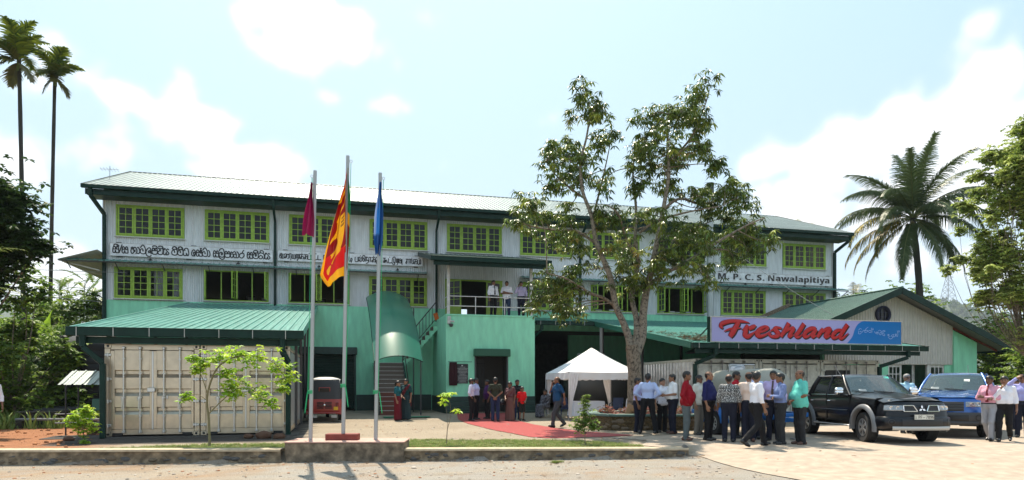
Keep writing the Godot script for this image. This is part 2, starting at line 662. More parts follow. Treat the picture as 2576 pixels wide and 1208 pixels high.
func ground() -> void:
	var b := MB.new()
	b.tinted = true
	var ls := []
	var l := -24.0
	while l <= 30.0:
		ls.append(l)
		l += 0.3 if l > -12.0 and l < 16.0 else 0.6
	ls = [-1500.0, -400.0, -150.0, -70.0, -40.0] + ls + [45.0, 80.0, 160.0, 420.0, 1500.0]
	var ds := []
	var d := 8.0
	while d < 36.0:
		ds.append(d)
		d += 0.25 if d < 20.0 else 0.5
	ds = [-300.0, -60.0, -15.0, 0.0, 4.0] + ds + [40.0, 48.0, 60.0, 90.0, 150.0, 300.0, 700.0, 2200.0]
	var w := ls.size()
	for j in ds.size():
		for i in w:
			var p := spot(ls[i], ds[j])
			var y := ground_h(p) + noise.get_noise_2d(p.x * 3.0, p.z * 3.0) * 0.012
			var k1 := noise.get_noise_2d(p.x * 1.1, p.z * 1.1)
			var k2 := noise.get_noise_2d(p.x * 4.0 + 50.0, p.z * 4.0)
			var sand := Color(0.50, 0.41, 0.30)
			var col := sand.lerp(Color(0.36, 0.28, 0.195), clampf(0.35 + k1 * 0.9, 0.0, 1.0) * 0.6)
			if ds[j] < wall_line(ls[i]) + 0.2 or (ls[i] > 3.9 and ds[j] < 15.0):
				col = Color(0.46, 0.38, 0.285).lerp(Color(0.42, 0.26, 0.14), clampf(k1 * 1.3 + 0.25, 0.0, 0.75))
				var track := noise.get_noise_2d(ls[i] * 0.25 + 30.0, ds[j] * 3.2)
				col = col * (1.0 - 0.22 * smoothstep(0.05, 0.3, track))
				col = col.lerp(Color(0.43, 0.40, 0.355), clampf(k2 * 1.2 + 0.15 + (0.5 if ls[i] > -4.6 else 0.0), 0.0, 0.85))
			elif p.x < -4.8:
				var red := clampf((-4.8 - p.x) / 1.2, 0.0, 1.0)
				col = col.lerp(Color(0.52, 0.215, 0.085).lerp(Color(0.38, 0.145, 0.055), clampf(k2 + 0.5, 0.0, 1.0)), red)
				if p.z < -26.5:
					col = col.lerp(Color(0.09, 0.13, 0.03), clampf((-26.5 - p.z) / 3.0, 0.0, 1.0))
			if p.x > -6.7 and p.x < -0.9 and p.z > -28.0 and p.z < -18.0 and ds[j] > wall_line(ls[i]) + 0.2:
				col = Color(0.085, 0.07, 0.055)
			if ds[j] > 40.0 or ls[i] > 24.0 or ls[i] < -30.0:
				col = Color(0.10, 0.14, 0.045)
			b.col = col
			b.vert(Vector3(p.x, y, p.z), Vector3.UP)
	for j in ds.size() - 1:
		for i in w - 1:
			var a := j * w + i
			b.ix.append_array([a, a + 1, a + w + 1, a, a + w + 1, a + w])
	for k in b.v.size():
		var i := k % w
		var j := k / w
		var du := b.v[k + (1 if i < w - 1 else 0)] - b.v[k - (1 if i > 0 else 0)]
		var dv := b.v[k + (w if j < ds.size() - 1 else 0)] - b.v[k - (w if j > 0 else 0)]
		b.n[k] = du.cross(dv).normalized()
	tag(put("ground", b, M.ground), "sandy yard, red dirt and gravelly road in one ground", "", "", "structure")
	# the drive on the right: one sheet of worn concrete
	var edge := []
	for q in [[3.0, 15.9], [3.4, 17.5], [2.6, 18.2], [4.0, 18.9], [5.5, 19.6], [8.0, 20.9], [11.0, 24.5], [14.0, 27.5], [20.0, 29.0], [27.0, 26.0], [27.0, 9.0], [5.8, 9.0], [4.95, 11.6], [4.6, 12.6], [4.25, 13.8], [4.1, 15.1]]:
		edge.append(Vector2(q[0], q[1]))
	sheet_on_ground("driveway", smooth2(edge), M.concrete_drive, 0.014, 0.35, "structure", "pale worn concrete drive in front of the vehicles")
	var lw := []
	for q in [[-2.35, 15.2], [0.0, 15.32], [2.0, 15.45], [3.0, 15.62], [2.95, 16.0], [2.2, 17.0], [1.0, 17.4], [-1.0, 17.55], [-2.6, 17.6]]:
		lw.append(Vector2(q[0], q[1]))
	sheet_on_ground("lawn", lw, M.lawn, 0.01, 0.4, "structure", "strip of short grass behind the low wall")
	var lw2 := []
	for q in [[-9.4, 14.5], [-4.9, 14.95], [-5.0, 16.4], [-7.0, 16.2], [-8.4, 15.6]]:
		lw2.append(Vector2(q[0], q[1]))
	sheet_on_ground("lawn", lw2, M.lawn, 0.008, 0.4, "structure", "thin grass between the low wall and the container base")
	grass(lw, 5200, "short sunlit grass of the lawn right of the flag base")
	grass(lw2, 1900, "sparse grass in front of the containers")
	var tuft := []
	for q in [[0.75, 14.35], [1.1, 14.45], [0.9, 14.25]]:
		tuft.append(Vector2(q[0], q[1]))
	grass(tuft, 90, "weed tuft on the road at the foot of the low wall")
	# loose stones on the road and in the yard
	var sb := MB.new()
	for k in 3:
		sb.lathe([Vector2(0.001, -0.4), Vector2(0.75, -0.2), Vector2(1, 0.15), Vector2(0.5, 0.55), Vector2(0.001, 0.62)], 6, Transform3D(Basis(Vector3.UP, k * 1.0), Vector3.ZERO))
		break
	var at := []
	var cs := []
	for k in 2600:
		var ll := rng.randf_range(-10.5, 9.5)
		var dd := rng.randf_range(11.3, 14.8)
		if k > 1700:
			dd = rng.randf_range(15.5, 25.0)
			ll = rng.randf_range(-4.0, 3.5) * dd / 17.0
		elif dd > wall_line(ll) - 0.05 and ll < 4.0:
			continue
		var p := spot(ll, dd)
		if p.x > 11.0 and rng.randf() < 0.8:
			continue
		var s := 0.007 + 0.03 * pow(rng.randf(), 5.0) + (0.03 if rng.randf() < 0.012 else 0.0)
		at.append(Transform3D(Basis(Vector3.UP, rng.randf() * TAU).scaled(Vector3(s, s * 0.7, s * rng.randf_range(0.7, 1.3))), Vector3(p.x, ground_h(p) + s * 0.15, p.z)))
		var g := rng.randf_range(0.16, 0.42)
		cs.append(Color(g * 1.05, g * 0.93, g * 0.8) if rng.randf() < 0.8 else Color(0.3, 0.13, 0.06))
	tag(stuff("loose_stones", sb.mesh(), M.stone_bit, at, cs), "small loose stones scattered over road and yard", "stones")


func smooth2(p: Array) -> Array:
	return smooth(p, 3)


func sheet_on_ground(called: String, outline: Array, m: Material, lift: float, cell: float, kind: String, label: String) -> Node3D:
	var poly := PackedVector2Array(outline)
	var lo := poly[0]
	var hi := poly[0]
	for q in poly:
		lo = lo.min(q)
		hi = hi.max(q)
	var b := MB.new()
	var x := lo.x
	while x < hi.x:
		var y := lo.y
		while y < hi.y:
			var sq := PackedVector2Array([Vector2(x, y), Vector2(x + cell, y), Vector2(x + cell, y + cell), Vector2(x, y + cell)])
			for part in Geometry2D.intersect_polygons(sq, poly):
				var t := Geometry2D.triangulate_polygon(part)
				var o := b.v.size()
				for q in part:
					var p := spot(q.x, q.y)
					var e := 0.2
					var nn := Vector3(ground_h(p - Vector3(e, 0, 0)) - ground_h(p + Vector3(e, 0, 0)), 2 * e, ground_h(p - Vector3(0, 0, e)) - ground_h(p + Vector3(0, 0, e))).normalized()
					b.vert(Vector3(p.x, ground_h(p) + lift + noise.get_noise_2d(p.x * 3.0, p.z * 3.0) * 0.012, p.z), nn if nn.y > 0.9 else Vector3.UP)
				for k in range(0, t.size(), 3):
					var q0: Vector2 = part[t[k]]
					var q1: Vector2 = part[t[k + 1]]
					var q2: Vector2 = part[t[k + 2]]
					if (q1 - q0).cross(q2 - q0) > 0:
						b.ix.append_array([o + t[k], o + t[k + 1], o + t[k + 2]])
					else:
						b.ix.append_array([o + t[k], o + t[k + 2], o + t[k + 1]])
			y += cell
		x += cell
	var o2 := put(called, b, m)
	tag(o2, label, "", "", kind)
	return o2


func grass(outline: Array, count: int, label: String) -> void:
	var poly := PackedVector2Array(outline)
	var lo := poly[0]
	var hi := poly[0]
	for q in poly:
		lo = lo.min(q)
		hi = hi.max(q)
	var b := MB.new()
	for k in 5:
		var a := k * 1.3
		var dir := Vector3(cos(a), 0, sin(a))
		var side := Vector3(-sin(a), 0, cos(a)) * 0.09
		var root := dir * 0.25
		b.quad(root - side, root + side, root + dir * 0.3 + Vector3.UP * 0.6 + side * 0.7, root + dir * 0.3 + Vector3.UP * 0.6 - side * 0.7)
		b.tri(root + dir * 0.3 + Vector3.UP * 0.6 - side * 0.7, root + dir * 0.3 + Vector3.UP * 0.6 + side * 0.7, root + dir * 0.75 + Vector3.UP)
	var at := []
	var cs := []
	while at.size() < count:
		var q := Vector2(rng.randf_range(lo.x, hi.x), rng.randf_range(lo.y, hi.y))
		if not Geometry2D.is_point_in_polygon(q, poly):
			continue
		var p := spot(q.x, q.y)
		var bare := noise.get_noise_2d(p.x * 2.5, p.z * 2.5)
		if bare < -0.22 and rng.randf() < 0.8:
			continue
		var s := rng.randf_range(0.022, 0.06)
		at.append(Transform3D(Basis(Vector3.UP, rng.randf() * TAU).scaled(Vector3(s, s * rng.randf_range(0.6, 1.2), s)), Vector3(p.x, ground_h(p) + 0.008, p.z)))
		var g := rng.randf_range(0.7, 1.3)
		cs.append(Color(0.20, 0.27, 0.05) * g if rng.randf() < 0.75 else Color(0.36, 0.32, 0.13) * g)
	tag(stuff("grass", b.mesh(), M.blade, at, cs), label, "grass")


func hills() -> void:
	# one wooded ridge on the right, a far blue range on the left and one behind the building
	for r in [[62.0, 30.0, 1500.0, 1, "wooded hill rising on the right behind the trees", 0.0], [-14.0, 60.0, 2000.0, 2, "far hazy mountain range low on the left", 0.0]]:
		var b := MB.new()
		b.tinted = true
		var rows := 40
		var cols := 90
		var f := FastNoiseLite.new()
		f.seed = r[3]
		f.frequency = 0.0026 if r[3] == 1 else 0.0016
		f.fractal_octaves = 5
		for j in rows:
			for i in cols:
				var az: float = deg_to_rad(r[0] + (float(i) / (cols - 1) - 0.5) * r[1] * 2.0)
				var dist: float = r[2] * (0.55 + 0.75 * float(j) / (rows - 1))
				var p := Vector3(sin(az), 0, -cos(az)) * dist
				var up := smoothstep(0.0, 0.62, float(j) / (rows - 1))
				var top := 0.0
				if r[3] == 1:
					var a2 := rad_to_deg(az)
					top = 160.0 - maxf(0.0, a2 - 46.0) * 8.0 - maxf(0.0, 46.0 - a2) * 3.0 + f.get_noise_2d(p.x, p.z) * 26.0
					top = maxf(top, 60.0)
					top *= smoothstep(34.0, 44.0, a2)
				else:
					top = 150.0 + f.get_noise_2d(p.x, p.z) * 90.0
					top *= smoothstep(70.0, 30.0, absf(rad_to_deg(az) + 14.0))
				var bump := f.get_noise_2d(p.x * 7.0, p.z * 7.0)
				p.y = top * up + (bump * 5.0 if r[3] == 1 else bump * 9.0) * up - 3.0
				var k := clampf(f.get_noise_2d(p.x * 3.0 + 900.0, p.z * 3.0) * 1.6 + 0.5, 0.0, 1.0)
				b.col = Color(0.05, 0.085, 0.03).lerp(Color(0.15, 0.18, 0.07), k)
				b.vert(p, Vector3.UP)
		for j in rows - 1:
			for i in cols - 1:
				var a := j * cols + i
				b.ix.append_array([a, a + 1, a + cols + 1, a, a + cols + 1, a + cols])
		for k in b.v.size():
			var i := k % cols
			var j := k / cols
			var du := b.v[k + (1 if i < cols - 1 else 0)] - b.v[k - (1 if i > 0 else 0)]
			var dv := b.v[k + (cols if j < rows - 1 else 0)] - b.v[k - (cols if j > 0 else 0)]
			b.n[k] = du.cross(dv).normalized()
		tag(put("hills", b, M.hill), r[4], "", "", "structure")
		if r[3] == 1:
			hill_woods(b, cols)


func hill_woods(g: MB, cols: int) -> void:
	var b := MB.new()
	for k in 26:
		var q := Vector3(rng.randf_range(-1, 1), rng.randf_range(-0.5, 0.9), rng.randf_range(-1, 1))
		if q.length() > 1.0:
			q = q.normalized()
		var u := Vector3(rng.randf_range(-1, 1), rng.randf_range(-1, 1), rng.randf_range(-1, 1)).normalized() * 0.42
		var w := u.cross(Vector3(rng.randf_range(-1, 1), 0.3, rng.randf_range(-1, 1))).normalized() * 0.34
		b.quad(q - u, q - w, q + u, q + w)
	var at := []
	var cs := []
	for k in 6500:
		var i := rng.randi_range(0, g.v.size() - cols - 2)
		if i % cols == cols - 1:
			continue
		var p := g.v[i].lerp(g.v[i + 1], rng.randf()).lerp(g.v[i + cols], rng.randf() * 0.9)
		var thick := noise.get_noise_2d(p.x * 0.02, p.z * 0.02)
		if thick < -0.02 and rng.randf() < 0.75:
			continue
		var s := rng.randf_range(3.2, 7.5)
		at.append(Transform3D(Basis(Vector3.UP, rng.randf() * TAU).scaled(Vector3(s, s * rng.randf_range(0.8, 1.3), s)), p + Vector3.UP * s * 0.5))
		cs.append(Color(0.045, 0.08, 0.025).lerp(Color(0.12, 0.15, 0.05), rng.randf()))
	tag(stuff("hill_woods", b.mesh(), M.leaf, at, cs), "far woodland covering the hill on the right", "woods")


# ---- the long two-storey building: front plane z = -35, x from -10.4 to 28.6, eaves 10.1 m
const FZ := -35.0
const BX0 := -10.42
const BX1 := 28.62
const UP_X := [-9.86, -6.09, -2.3, 1.53, 5.41, 9.29, 13.2, 17.15, 21.15, 25.15]
const WIN_W := 2.88
var pane_count := 0


# corrugated cladding with a backing wall between, around the given openings [x0, x1, y0, y1]
func clad(parent: Node3D, x0: float, x1: float, y0: float, y1: float, holes: Array, m: Material, z := FZ) -> void:
	var xs := [x0]
	for h in holes:
		xs.append(h[0])
		xs.append(h[1])
	xs.append(x1)
	for k in xs.size() - 1:
		var bands := [[y0, y1]]
		if k % 2 == 1:
			var h = holes[(k - 1) / 2]
			bands = [[y0, h[2]], [h[3], y1]]
		for q in bands:
			if q[1] - q[0] < 0.02 or xs[k + 1] - xs[k] < 0.01:
				continue
			var b := MB.new()
			b.sheet(Vector3(xs[k], q[0], z), Vector3.RIGHT, xs[k + 1] - xs[k], Vector3.UP, q[1] - q[0], 0.098, 0.014, false, xs[k] + 40.0)
			put("cladding_sheet", b, m, parent)
			var w := MB.new()
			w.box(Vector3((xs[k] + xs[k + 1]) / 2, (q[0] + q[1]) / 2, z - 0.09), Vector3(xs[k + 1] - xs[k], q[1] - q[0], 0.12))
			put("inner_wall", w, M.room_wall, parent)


var casement_mesh: Array = []


func casement_parts(w: float, h: float, cols: int, rows: int, bar := 0.028, rail := 0.075) -> Array:
	var f := MB.new()
	for s in [0, 1]:
		f.cbox(Vector3(rail / 2 + s * (w - rail), h / 2, 0), Vector3(rail, h, 0.045), 0.006)
		f.cbox(Vector3(w / 2, rail / 2 + s * (h - rail), 0), Vector3(w - rail * 2, rail, 0.043), 0.006)
	var pw := (w - rail * 2 - bar * (cols - 1)) / cols
	var ph := (h - rail * 2 - bar * (rows - 1)) / rows
	for i in range(1, cols):
		f.box(Vector3(rail + i * pw + (i - 0.5) * bar, h / 2, 0), Vector3(bar, h - rail * 2, 0.034))
	for j in range(1, rows):
		f.box(Vector3(w / 2, rail + j * ph + (j - 0.5) * bar, 0), Vector3(w - rail * 2, bar, 0.03))
	var p := MB.new()
	p.quad(Vector3(-pw / 2 - 0.004, -ph / 2 - 0.004, 0), Vector3(pw / 2 + 0.004, -ph / 2 - 0.004, 0), Vector3(pw / 2 + 0.004, ph / 2 + 0.004, 0), Vector3(-pw / 2 - 0.004, ph / 2 + 0.004, 0))
	var at := []
	for i in cols:
		for j in rows:
			at.append(Vector3(rail + (i + 0.5) * pw + i * bar, rail + (j + 0.5) * ph + j * bar, 0.004))
	return [f.mesh(), p.mesh(), at, p]


# one window of four casements; open holds the angle in degrees of each
func window(parent: Node3D, x: float, y: float, w: float, h: float, open: Array, z := FZ) -> void:
	var f := MB.new()
	for s in [0, 1]:
		f.cbox(Vector3(x + 0.03 + s * (w - 0.06), y + h / 2, z), Vector3(0.06, h, 0.13), 0.008)
		f.cbox(Vector3(x + w / 2, y + 0.03 + s * (h - 0.06), z), Vector3(w - 0.12, 0.06, 0.128), 0.008)
	var cw := (w - 0.12) / 4.0
	for k in range(1, 4):
		f.cbox(Vector3(x + 0.06 + k * cw, y + h / 2, z - 0.01), Vector3(0.05, h - 0.12, 0.09), 0.006)
	var win := put("window", f, M.lime_paint, parent)
	var lip := MB.new()
	lip.cbox(Vector3(x + w / 2, y - 0.022, z + 0.07), Vector3(w + 0.1, 0.04, 0.12), 0.008)
	put("sill", lip, M.window_lip, win)
	if casement_mesh.is_empty():
		casement_mesh = casement_parts((WIN_W - 0.12) / 4.0 - 0.016, 1.45 - 0.136, 2, 4)
	var joined := MB.new()
	for k in 4:
		var hinge_left := k % 2 == 0
		var o := Vector3(x + 0.068 + k * cw, y + 0.068, z + 0.03)
		var a := deg_to_rad(open[k])
		var t := Transform3D(Basis(), o)
		if a != 0.0:
			var pivot := o if hinge_left else o + Vector3(cw - 0.016, 0, 0)
			var turn := Basis(Vector3.UP, -a if hinge_left else a)
			t = Transform3D(turn, pivot + turn * (o - pivot))
		var c := obj("casement", casement_mesh[0], M.lime_paint, win)
		c.transform = t
		for p in casement_mesh[2]:
			if pane_count < 296:
				var g := obj("pane", casement_mesh[1], M.pane, win)
				g.transform = t * Transform3D(Basis(), p)
				pane_count += 1
			else:
				joined.add(casement_mesh[3], t * Transform3D(Basis(), p))
	if joined.v.size() > 0:
		put("panes", joined, M.pane, win).set_meta("kind", "stuff")


func gutter(parent: Node3D, a: Vector3, b: Vector3, h: float, depth: float, straps := 0.0, out := Vector3.BACK) -> void:
	var g := MB.new()
	var u := (b - a).normalized()
	var bs := Basis(u, Vector3.UP, u.cross(Vector3.UP))
	g.cbox((a + b) / 2 + Vector3.DOWN * h / 2, Vector3((b - a).length(), h, depth), 0.015, bs)
	g.cbox((a + b) / 2 + Vector3.DOWN * 0.012 + out * (depth / 2 + 0.008), Vector3((b - a).length(), 0.024, 0.02), 0.006, bs)
	put("gutter", g, M.green_metal, parent)
	if straps > 0.0:
		var k := straps * 0.3
		while k < (b - a).length():
			var s := MB.new()
			s.box(a + u * k + Vector3.DOWN * h / 2 + out * (depth / 2 + 0.012), Vector3(0.016, h + 0.01, 0.012), bs)
			put("gutter_strap", s, M.off_white, parent)
			k += straps


func downpipe(parent: Node3D, pts: Array, r := 0.055) -> void:
	var b := MB.new()
	for k in pts.size() - 1:
		b.bar(pts[k], pts[k + 1], r * 2, r * 2)
	put("downpipe", b, M.green_metal, parent)


func main_building() -> void:
	var o := thing("main_building", "long two storey building clad in silver corrugated sheets with lime green windows", "building")
	var holes := []
	for x in UP_X:
		holes.append([x, x + WIN_W, 8.25, 9.7])
	clad(o, BX0, BX1, 7.12, 10.25, holes, M.silver_paint)
	var low := []
	var lows := [[-9.93, 1], [-6.12, 0], [-2.33, 0], [1.5, 1], [9.35, 1], [13.25, 0], [17.15, 0], [21.1, 1], [25.15, 1]]
	for q in lows:
		low.append([q[0], q[0] + WIN_W, 5.4, 6.85])
		if q[0] == 1.5:
			low.append([5.35, 8.3, 4.6, 6.8])
	clad(o, BX0, BX1, 5.32, 7.12, [low[0], low[1], low[2], low[3], [5.35, 8.3, 5.32, 6.8], low[5], low[6], low[7], low[8], low[9]], M.silver_paint)
	for x in UP_X:
		window(o, x, 8.25, WIN_W, 1.45, [0, 0, 0, 0])
	for q in lows:
		window(o, q[0], 5.4, WIN_W, 1.45, [0, 0, 0, 0] if q[1] == 1 else [84, 80, 82, 86])
	# masonry ground storey, its openings
	var g := MB.new()
	for q in [[BX0, -1.72, 0.0, 5.32], [-1.72, 0.8, 3.25, 5.32], [0.8, 5.35, 0.0, 5.32], [5.35, 8.3, 0.0, 4.5], [8.3, 20.6, 4.42, 5.32], [20.6, BX1, 0.0, 5.32]]:
		g.box(Vector3((q[0] + q[1]) / 2, (q[2] + q[3]) / 2 - 0.05, FZ - 0.1), Vector3(q[1] - q[0], q[3] - q[2] + 0.1, 0.26))
	g.box(Vector3(9.6, 2.2, FZ - 3.6), Vector3(2.7, 4.5, 0.2))
	g.box(Vector3(16.9, 2.2, FZ - 3.6), Vector3(7.4, 4.5, 0.2))
	g.box(Vector3(8.3, 2.2, FZ - 1.9), Vector3(0.2, 4.5, 3.3))
	g.box(Vector3(20.7, 2.2, FZ - 1.9), Vector3(0.2, 4.5, 3.3))
	put("ground_storey_wall", g, M.mint_wall, o)
	for q in [[BX0, -1.8], [0.88, 4.6]]:
		var pl := MB.new()
		pl.cbox(Vector3((q[0] + q[1]) / 2, 0.45, FZ + 0.04), Vector3(q[1] - q[0], 0.98, 0.06), 0.01)
		put("plinth", pl, M.plinth_green, o)
	# roller shutter
	var sh := MB.new()
	var y := 0.25
	while y < 2.95:
		sh.cbox(Vector3(-0.46, y + 0.04, FZ - 0.1), Vector3(2.46, 0.078, 0.05), 0.02)
		y += 0.08
	var shut := put("roller_shutter", sh, M.green_metal, o)
	var hd := MB.new()
	hd.cbox(Vector3(-0.46, 3.1, FZ + 0.1), Vector3(2.75, 0.36, 0.36), 0.02)
	put("shutter_box", hd, M.plinth_green, shut)
	for s in [-1, 1]:
		var rl := MB.new()
		rl.cbox(Vector3(-0.46 + s * 1.28, 1.5, FZ + 0.05), Vector3(0.09, 2.9, 0.1), 0.01)
		put("shutter_rail", rl, M.plinth_green, shut)
	# floors, ceiling, rear and end walls, so that the rooms are closed
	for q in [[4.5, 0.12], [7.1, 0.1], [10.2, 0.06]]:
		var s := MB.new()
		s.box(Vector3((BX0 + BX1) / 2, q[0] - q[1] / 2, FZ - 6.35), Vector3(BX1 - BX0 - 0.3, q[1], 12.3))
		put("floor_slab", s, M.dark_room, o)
	var bz := FZ - 12.6
	var rear := MB.new()
	rear.box(Vector3((BX0 + BX1) / 2, 2.2, bz), Vector3(BX1 - BX0, 4.6, 0.2))
	for q in [[4.5, 5.0], [5.55, 6.3], [6.75, 8.2], [9.4, 10.3]]:
		rear.box(Vector3((BX0 + BX1) / 2, (q[0] + q[1]) / 2, bz), Vector3(BX1 - BX0, q[1] - q[0], 0.16))
	var x2 := BX0
	while x2 < BX1 - 0.5:
		for q in [[5.0, 5.55, 2.3], [6.3, 6.75, 0.75], [8.2, 9.4, 2.2]]:
			var wd: float = minf(q[2], BX1 - x2)
			rear.box(Vector3(x2 + wd / 2, (q[0] + q[1]) / 2, bz), Vector3(wd, q[1] - q[0], 0.15))
			if q[2] < 2.0:
				rear.box(Vector3(x2 + 2.2, (q[0] + q[1]) / 2, bz), Vector3(0.5, q[1] - q[0], 0.15))
				for m in [1.0, 1.3, 1.6, 2.7, 3.0]:
					rear.box(Vector3(x2 + m, (q[0] + q[1]) / 2, bz), Vector3(0.03, q[1] - q[0], 0.05))
		x2 += 3.9
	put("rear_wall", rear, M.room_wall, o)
	for s in [0, 1]:
		var e := MB.new()
		var xx: float = BX0 + 0.08 + s * (BX1 - BX0 - 0.16)
		e.box(Vector3(xx, 5.1, FZ - 6.3), Vector3(0.14, 10.4, 12.6))
		e.prism(PackedVector2Array([Vector2(-12.7, 10.3), Vector2(0.1, 10.3), Vector2(-6.3, 12.75)]), -0.07, 0.07, Transform3D(Basis(Vector3(0, 0, 1), Vector3.UP, Vector3(-1, 0, 0)), Vector3(xx, 0, FZ)))
		put("end_wall", e, M.silver_old, o)
		var sd := MB.new()
		sd.sheet(Vector3(xx + (s * 2 - 1) * 0.075, 5.3, FZ - 12.6 if s == 0 else FZ), Vector3.BACK if s == 0 else Vector3.FORWARD, 12.6, Vector3.UP, 5.0, 0.098, 0.014)
		put("cladding_sheet", sd, M.silver_paint, o)
	for x in [-5.0, 0.9, 8.8, 12.7, 20.4]:
		var pt := MB.new()
		pt.box(Vector3(x, 5.75, FZ - 7.5), Vector3(0.12, 2.5, 9.8))
		put("partition", pt, M.room_wall, o)
	# roof: two ribbed slopes
	var slope := Vector3(0, 2.72, -7.35)
	var rf := MB.new()
	rf.sheet(Vector3(-10.92, 10.27, FZ + 1.05), Vector3.RIGHT, 39.98, slope.normalized(), slope.length(), 0.25, 0.035, true)
	rf.sheet(Vector3(29.06, 10.27, FZ - 13.65), Vector3.LEFT, 39.98, Vector3(0, 2.72, 7.35).normalized(), slope.length(), 0.25, 0.035, true)
	var roof := put("roof", rf, M.zinc_roof, o)
	var un := MB.new()
	for s in [1.0, -1.0]:
		var a := Vector3(-10.9, 10.2, FZ - 6.3 + s * 7.3)
		var t := Vector3(0, 2.69, -s * 7.3)
		un.quad(a, a + Vector3.RIGHT * 39.94, a + Vector3.RIGHT * 39.94 + t, a + t)
	put("roof_lining", un, M.mid_grey, roof)
	var rc := MB.new()
	rc.tube([Vector3(-10.93, 12.99, FZ - 6.3), Vector3(29.07, 12.99, FZ - 6.3)], 0.09, 8, 0.5)
	put("ridge_cap", rc, M.green_metal, roof)
	for s in [0, 1]:
		var vg := MB.new()
		var xx: float = -10.93 + s * 40.0
		vg.bar(Vector3(xx, 10.2, FZ + 1.05), Vector3(xx, 12.95, FZ - 6.3), 0.05, 0.2)
		vg.bar(Vector3(xx, 10.2, FZ - 13.65), Vector3(xx, 12.95, FZ - 6.3), 0.05, 0.2)
		put("verge_board", vg, M.green_metal, roof)
	var fb := MB.new()
	fb.cbox(Vector3(9.07, 9.98, FZ + 0.96), Vector3(39.8, 0.26, 0.03), 0.008)
	fb.cbox(Vector3(9.07, 9.86, FZ + 0.5), Vector3(39.7, 0.02, 0.9), 0.005)
	put("fascia", fb, M.green_metal, o)
	gutter(o, Vector3(-10.95, 10.25, FZ + 1.09), Vector3(29.09, 10.25, FZ + 1.09), 0.15, 0.16)
	# thin sloping canopy between the storeys, running past the left end
	var cn := MB.new()
	for q in [[-12.05, 4.35], [9.3, 29.3]]:
		cn.sheet(Vector3(q[0], 6.99, FZ + 0.62), Vector3.RIGHT, q[1] - q[0], Vector3(0, 0.17, -0.6).normalized(), 0.62, 0.25, 0.03, true)
	put("strip_canopy", cn, M.green_roof, o)
	var cb := MB.new()
	for q in [[-12.0, 4.3], [9.35, 29.2]]:
		cb.bar(Vector3(q[0], 6.955, FZ + 0.56), Vector3(q[1], 6.955, FZ + 0.56), 0.05, 0.05)
		var x3: float = q[0] + 0.3
		while x3 < q[1]:
			cb.bar(Vector3(x3, 6.96, FZ + 0.56), Vector3(x3, 6.7, FZ + 0.03), 0.035, 0.035)
			x3 += 1.95
	put("canopy_frame", cb, M.dark_grey, o)
	var side := MB.new()
	side.sheet(Vector3(-12.05, 6.99, FZ + 0.62), Vector3.FORWARD, 12.0, Vector3(1.6, 0.5, 0).normalized(), 1.68, 0.25, 0.03, true)
	for k in 5:
		side.bar(Vector3(-11.9, 6.95, FZ + 0.3 - k * 2.5), Vector3(-10.45, 6.6, FZ + 0.3 - k * 2.5), 0.05, 0.05)
	put("side_canopy", side, M.silver_old, o)
	# pipes down the front
	for x in [-2.94, 4.86, 12.61, 20.5]:
		downpipe(o, [Vector3(x, 10.12, FZ + 1.05), Vector3(x, 9.75, FZ + 1.0), Vector3(x, 9.3, FZ + 0.09), Vector3(x, 7.15, FZ + 0.09), Vector3(x, 5.1, FZ + 0.09)])
	downpipe(o, [Vector3(-10.6, 10.12, FZ + 1.05), Vector3(-10.6, 9.8, FZ + 1.0), Vector3(-10.32, 9.2, FZ + 0.1), Vector3(-10.32, 7.0, FZ + 0.1), Vector3(-10.32, 0.0, FZ + 0.1)], 0.075)
	downpipe(o, [Vector3(28.95, 10.12, FZ + 1.0), Vector3(28.95, 9.85, FZ + 0.9), Vector3(28.6, 9.3, FZ + 0.12), Vector3(28.6, 4.0, FZ + 0.12)], 0.075)
	for x in [-8.4, -4.6, -0.9, 2.9, 22.6, 26.5]:
		var lp := MB.new()
		lp.tube([Vector3(x, 7.32, FZ + 0.02), Vector3(x, 7.25, FZ + 0.12), Vector3(x, 7.22, FZ + 0.14)], 0.012, 6)
		lp.lathe([Vector2(0.02, 0.05), Vector2(0.1, -0.02), Vector2(0.001, -0.03)], 10, Transform3D(Basis(), Vector3(x, 7.2, FZ + 0.15)))
		put("lamp_holder", lp, M.black_metal, o)
	# plates and frames inside the open windows that show through them
	for q in [[-4.6, 6.0], [-3.9, 6.0], [-0.9, 5.95], [0.1, 5.95]]:
		var pf := MB.new()
		pf.cbox(Vector3(q[0], q[1], FZ - 5.0), Vector3(0.5, 0.62, 0.04), 0.01)
		var fr := put("picture_frame", pf, M.black_metal, o)
		var pi := MB.new()
		pi.box(Vector3(q[0], q[1], FZ - 4.975), Vector3(0.34, 0.44, 0.012))
		put("picture", pi, M.mid_grey, fr)
	for q in [[-8.35, 5.5, 0.6, 0], [-7.55, 5.5, 0.5, 0], [27.35, 8.35, 0.62, 1], [26.6, 8.3, 0.6, 2], [25.9, 8.3, 0.6, 2]]:
		var rows := []
		for j in 7:
			var r := []
			for i in 15:
				var u := i / 14.0
				var hh: float = 1.25 if q[3] < 2 else 0.45
				r.append(Vector3(q[0] + u * q[2] * (1.0 - 0.35 * (j / 6.0) * (1 - mini(q[3], 1))), q[1] + hh * j / 6.0, FZ - 0.3 + 0.03 * sin(u * 26.0)))
			rows.append(r)
		var cu := MB.new()
		cu.grid(rows)
		put("curtain", cu, M.white_cloth if q[3] == 0 else mat("curtain_tan", Color(0.30, 0.22, 0.13), 0.9), o)
	var antenna := thing("roof_antenna", "thin spindly television aerial on the left end of the roof", "aerial", Vector3(-10.6, 10.9, FZ - 1.6))
	var ab := MB.new()
	ab.tube([Vector3(0, -0.4, 0), Vector3(0.02, 1.0, 0)], 0.014, 5)
	put("mast", ab, M.mid_grey, antenna)
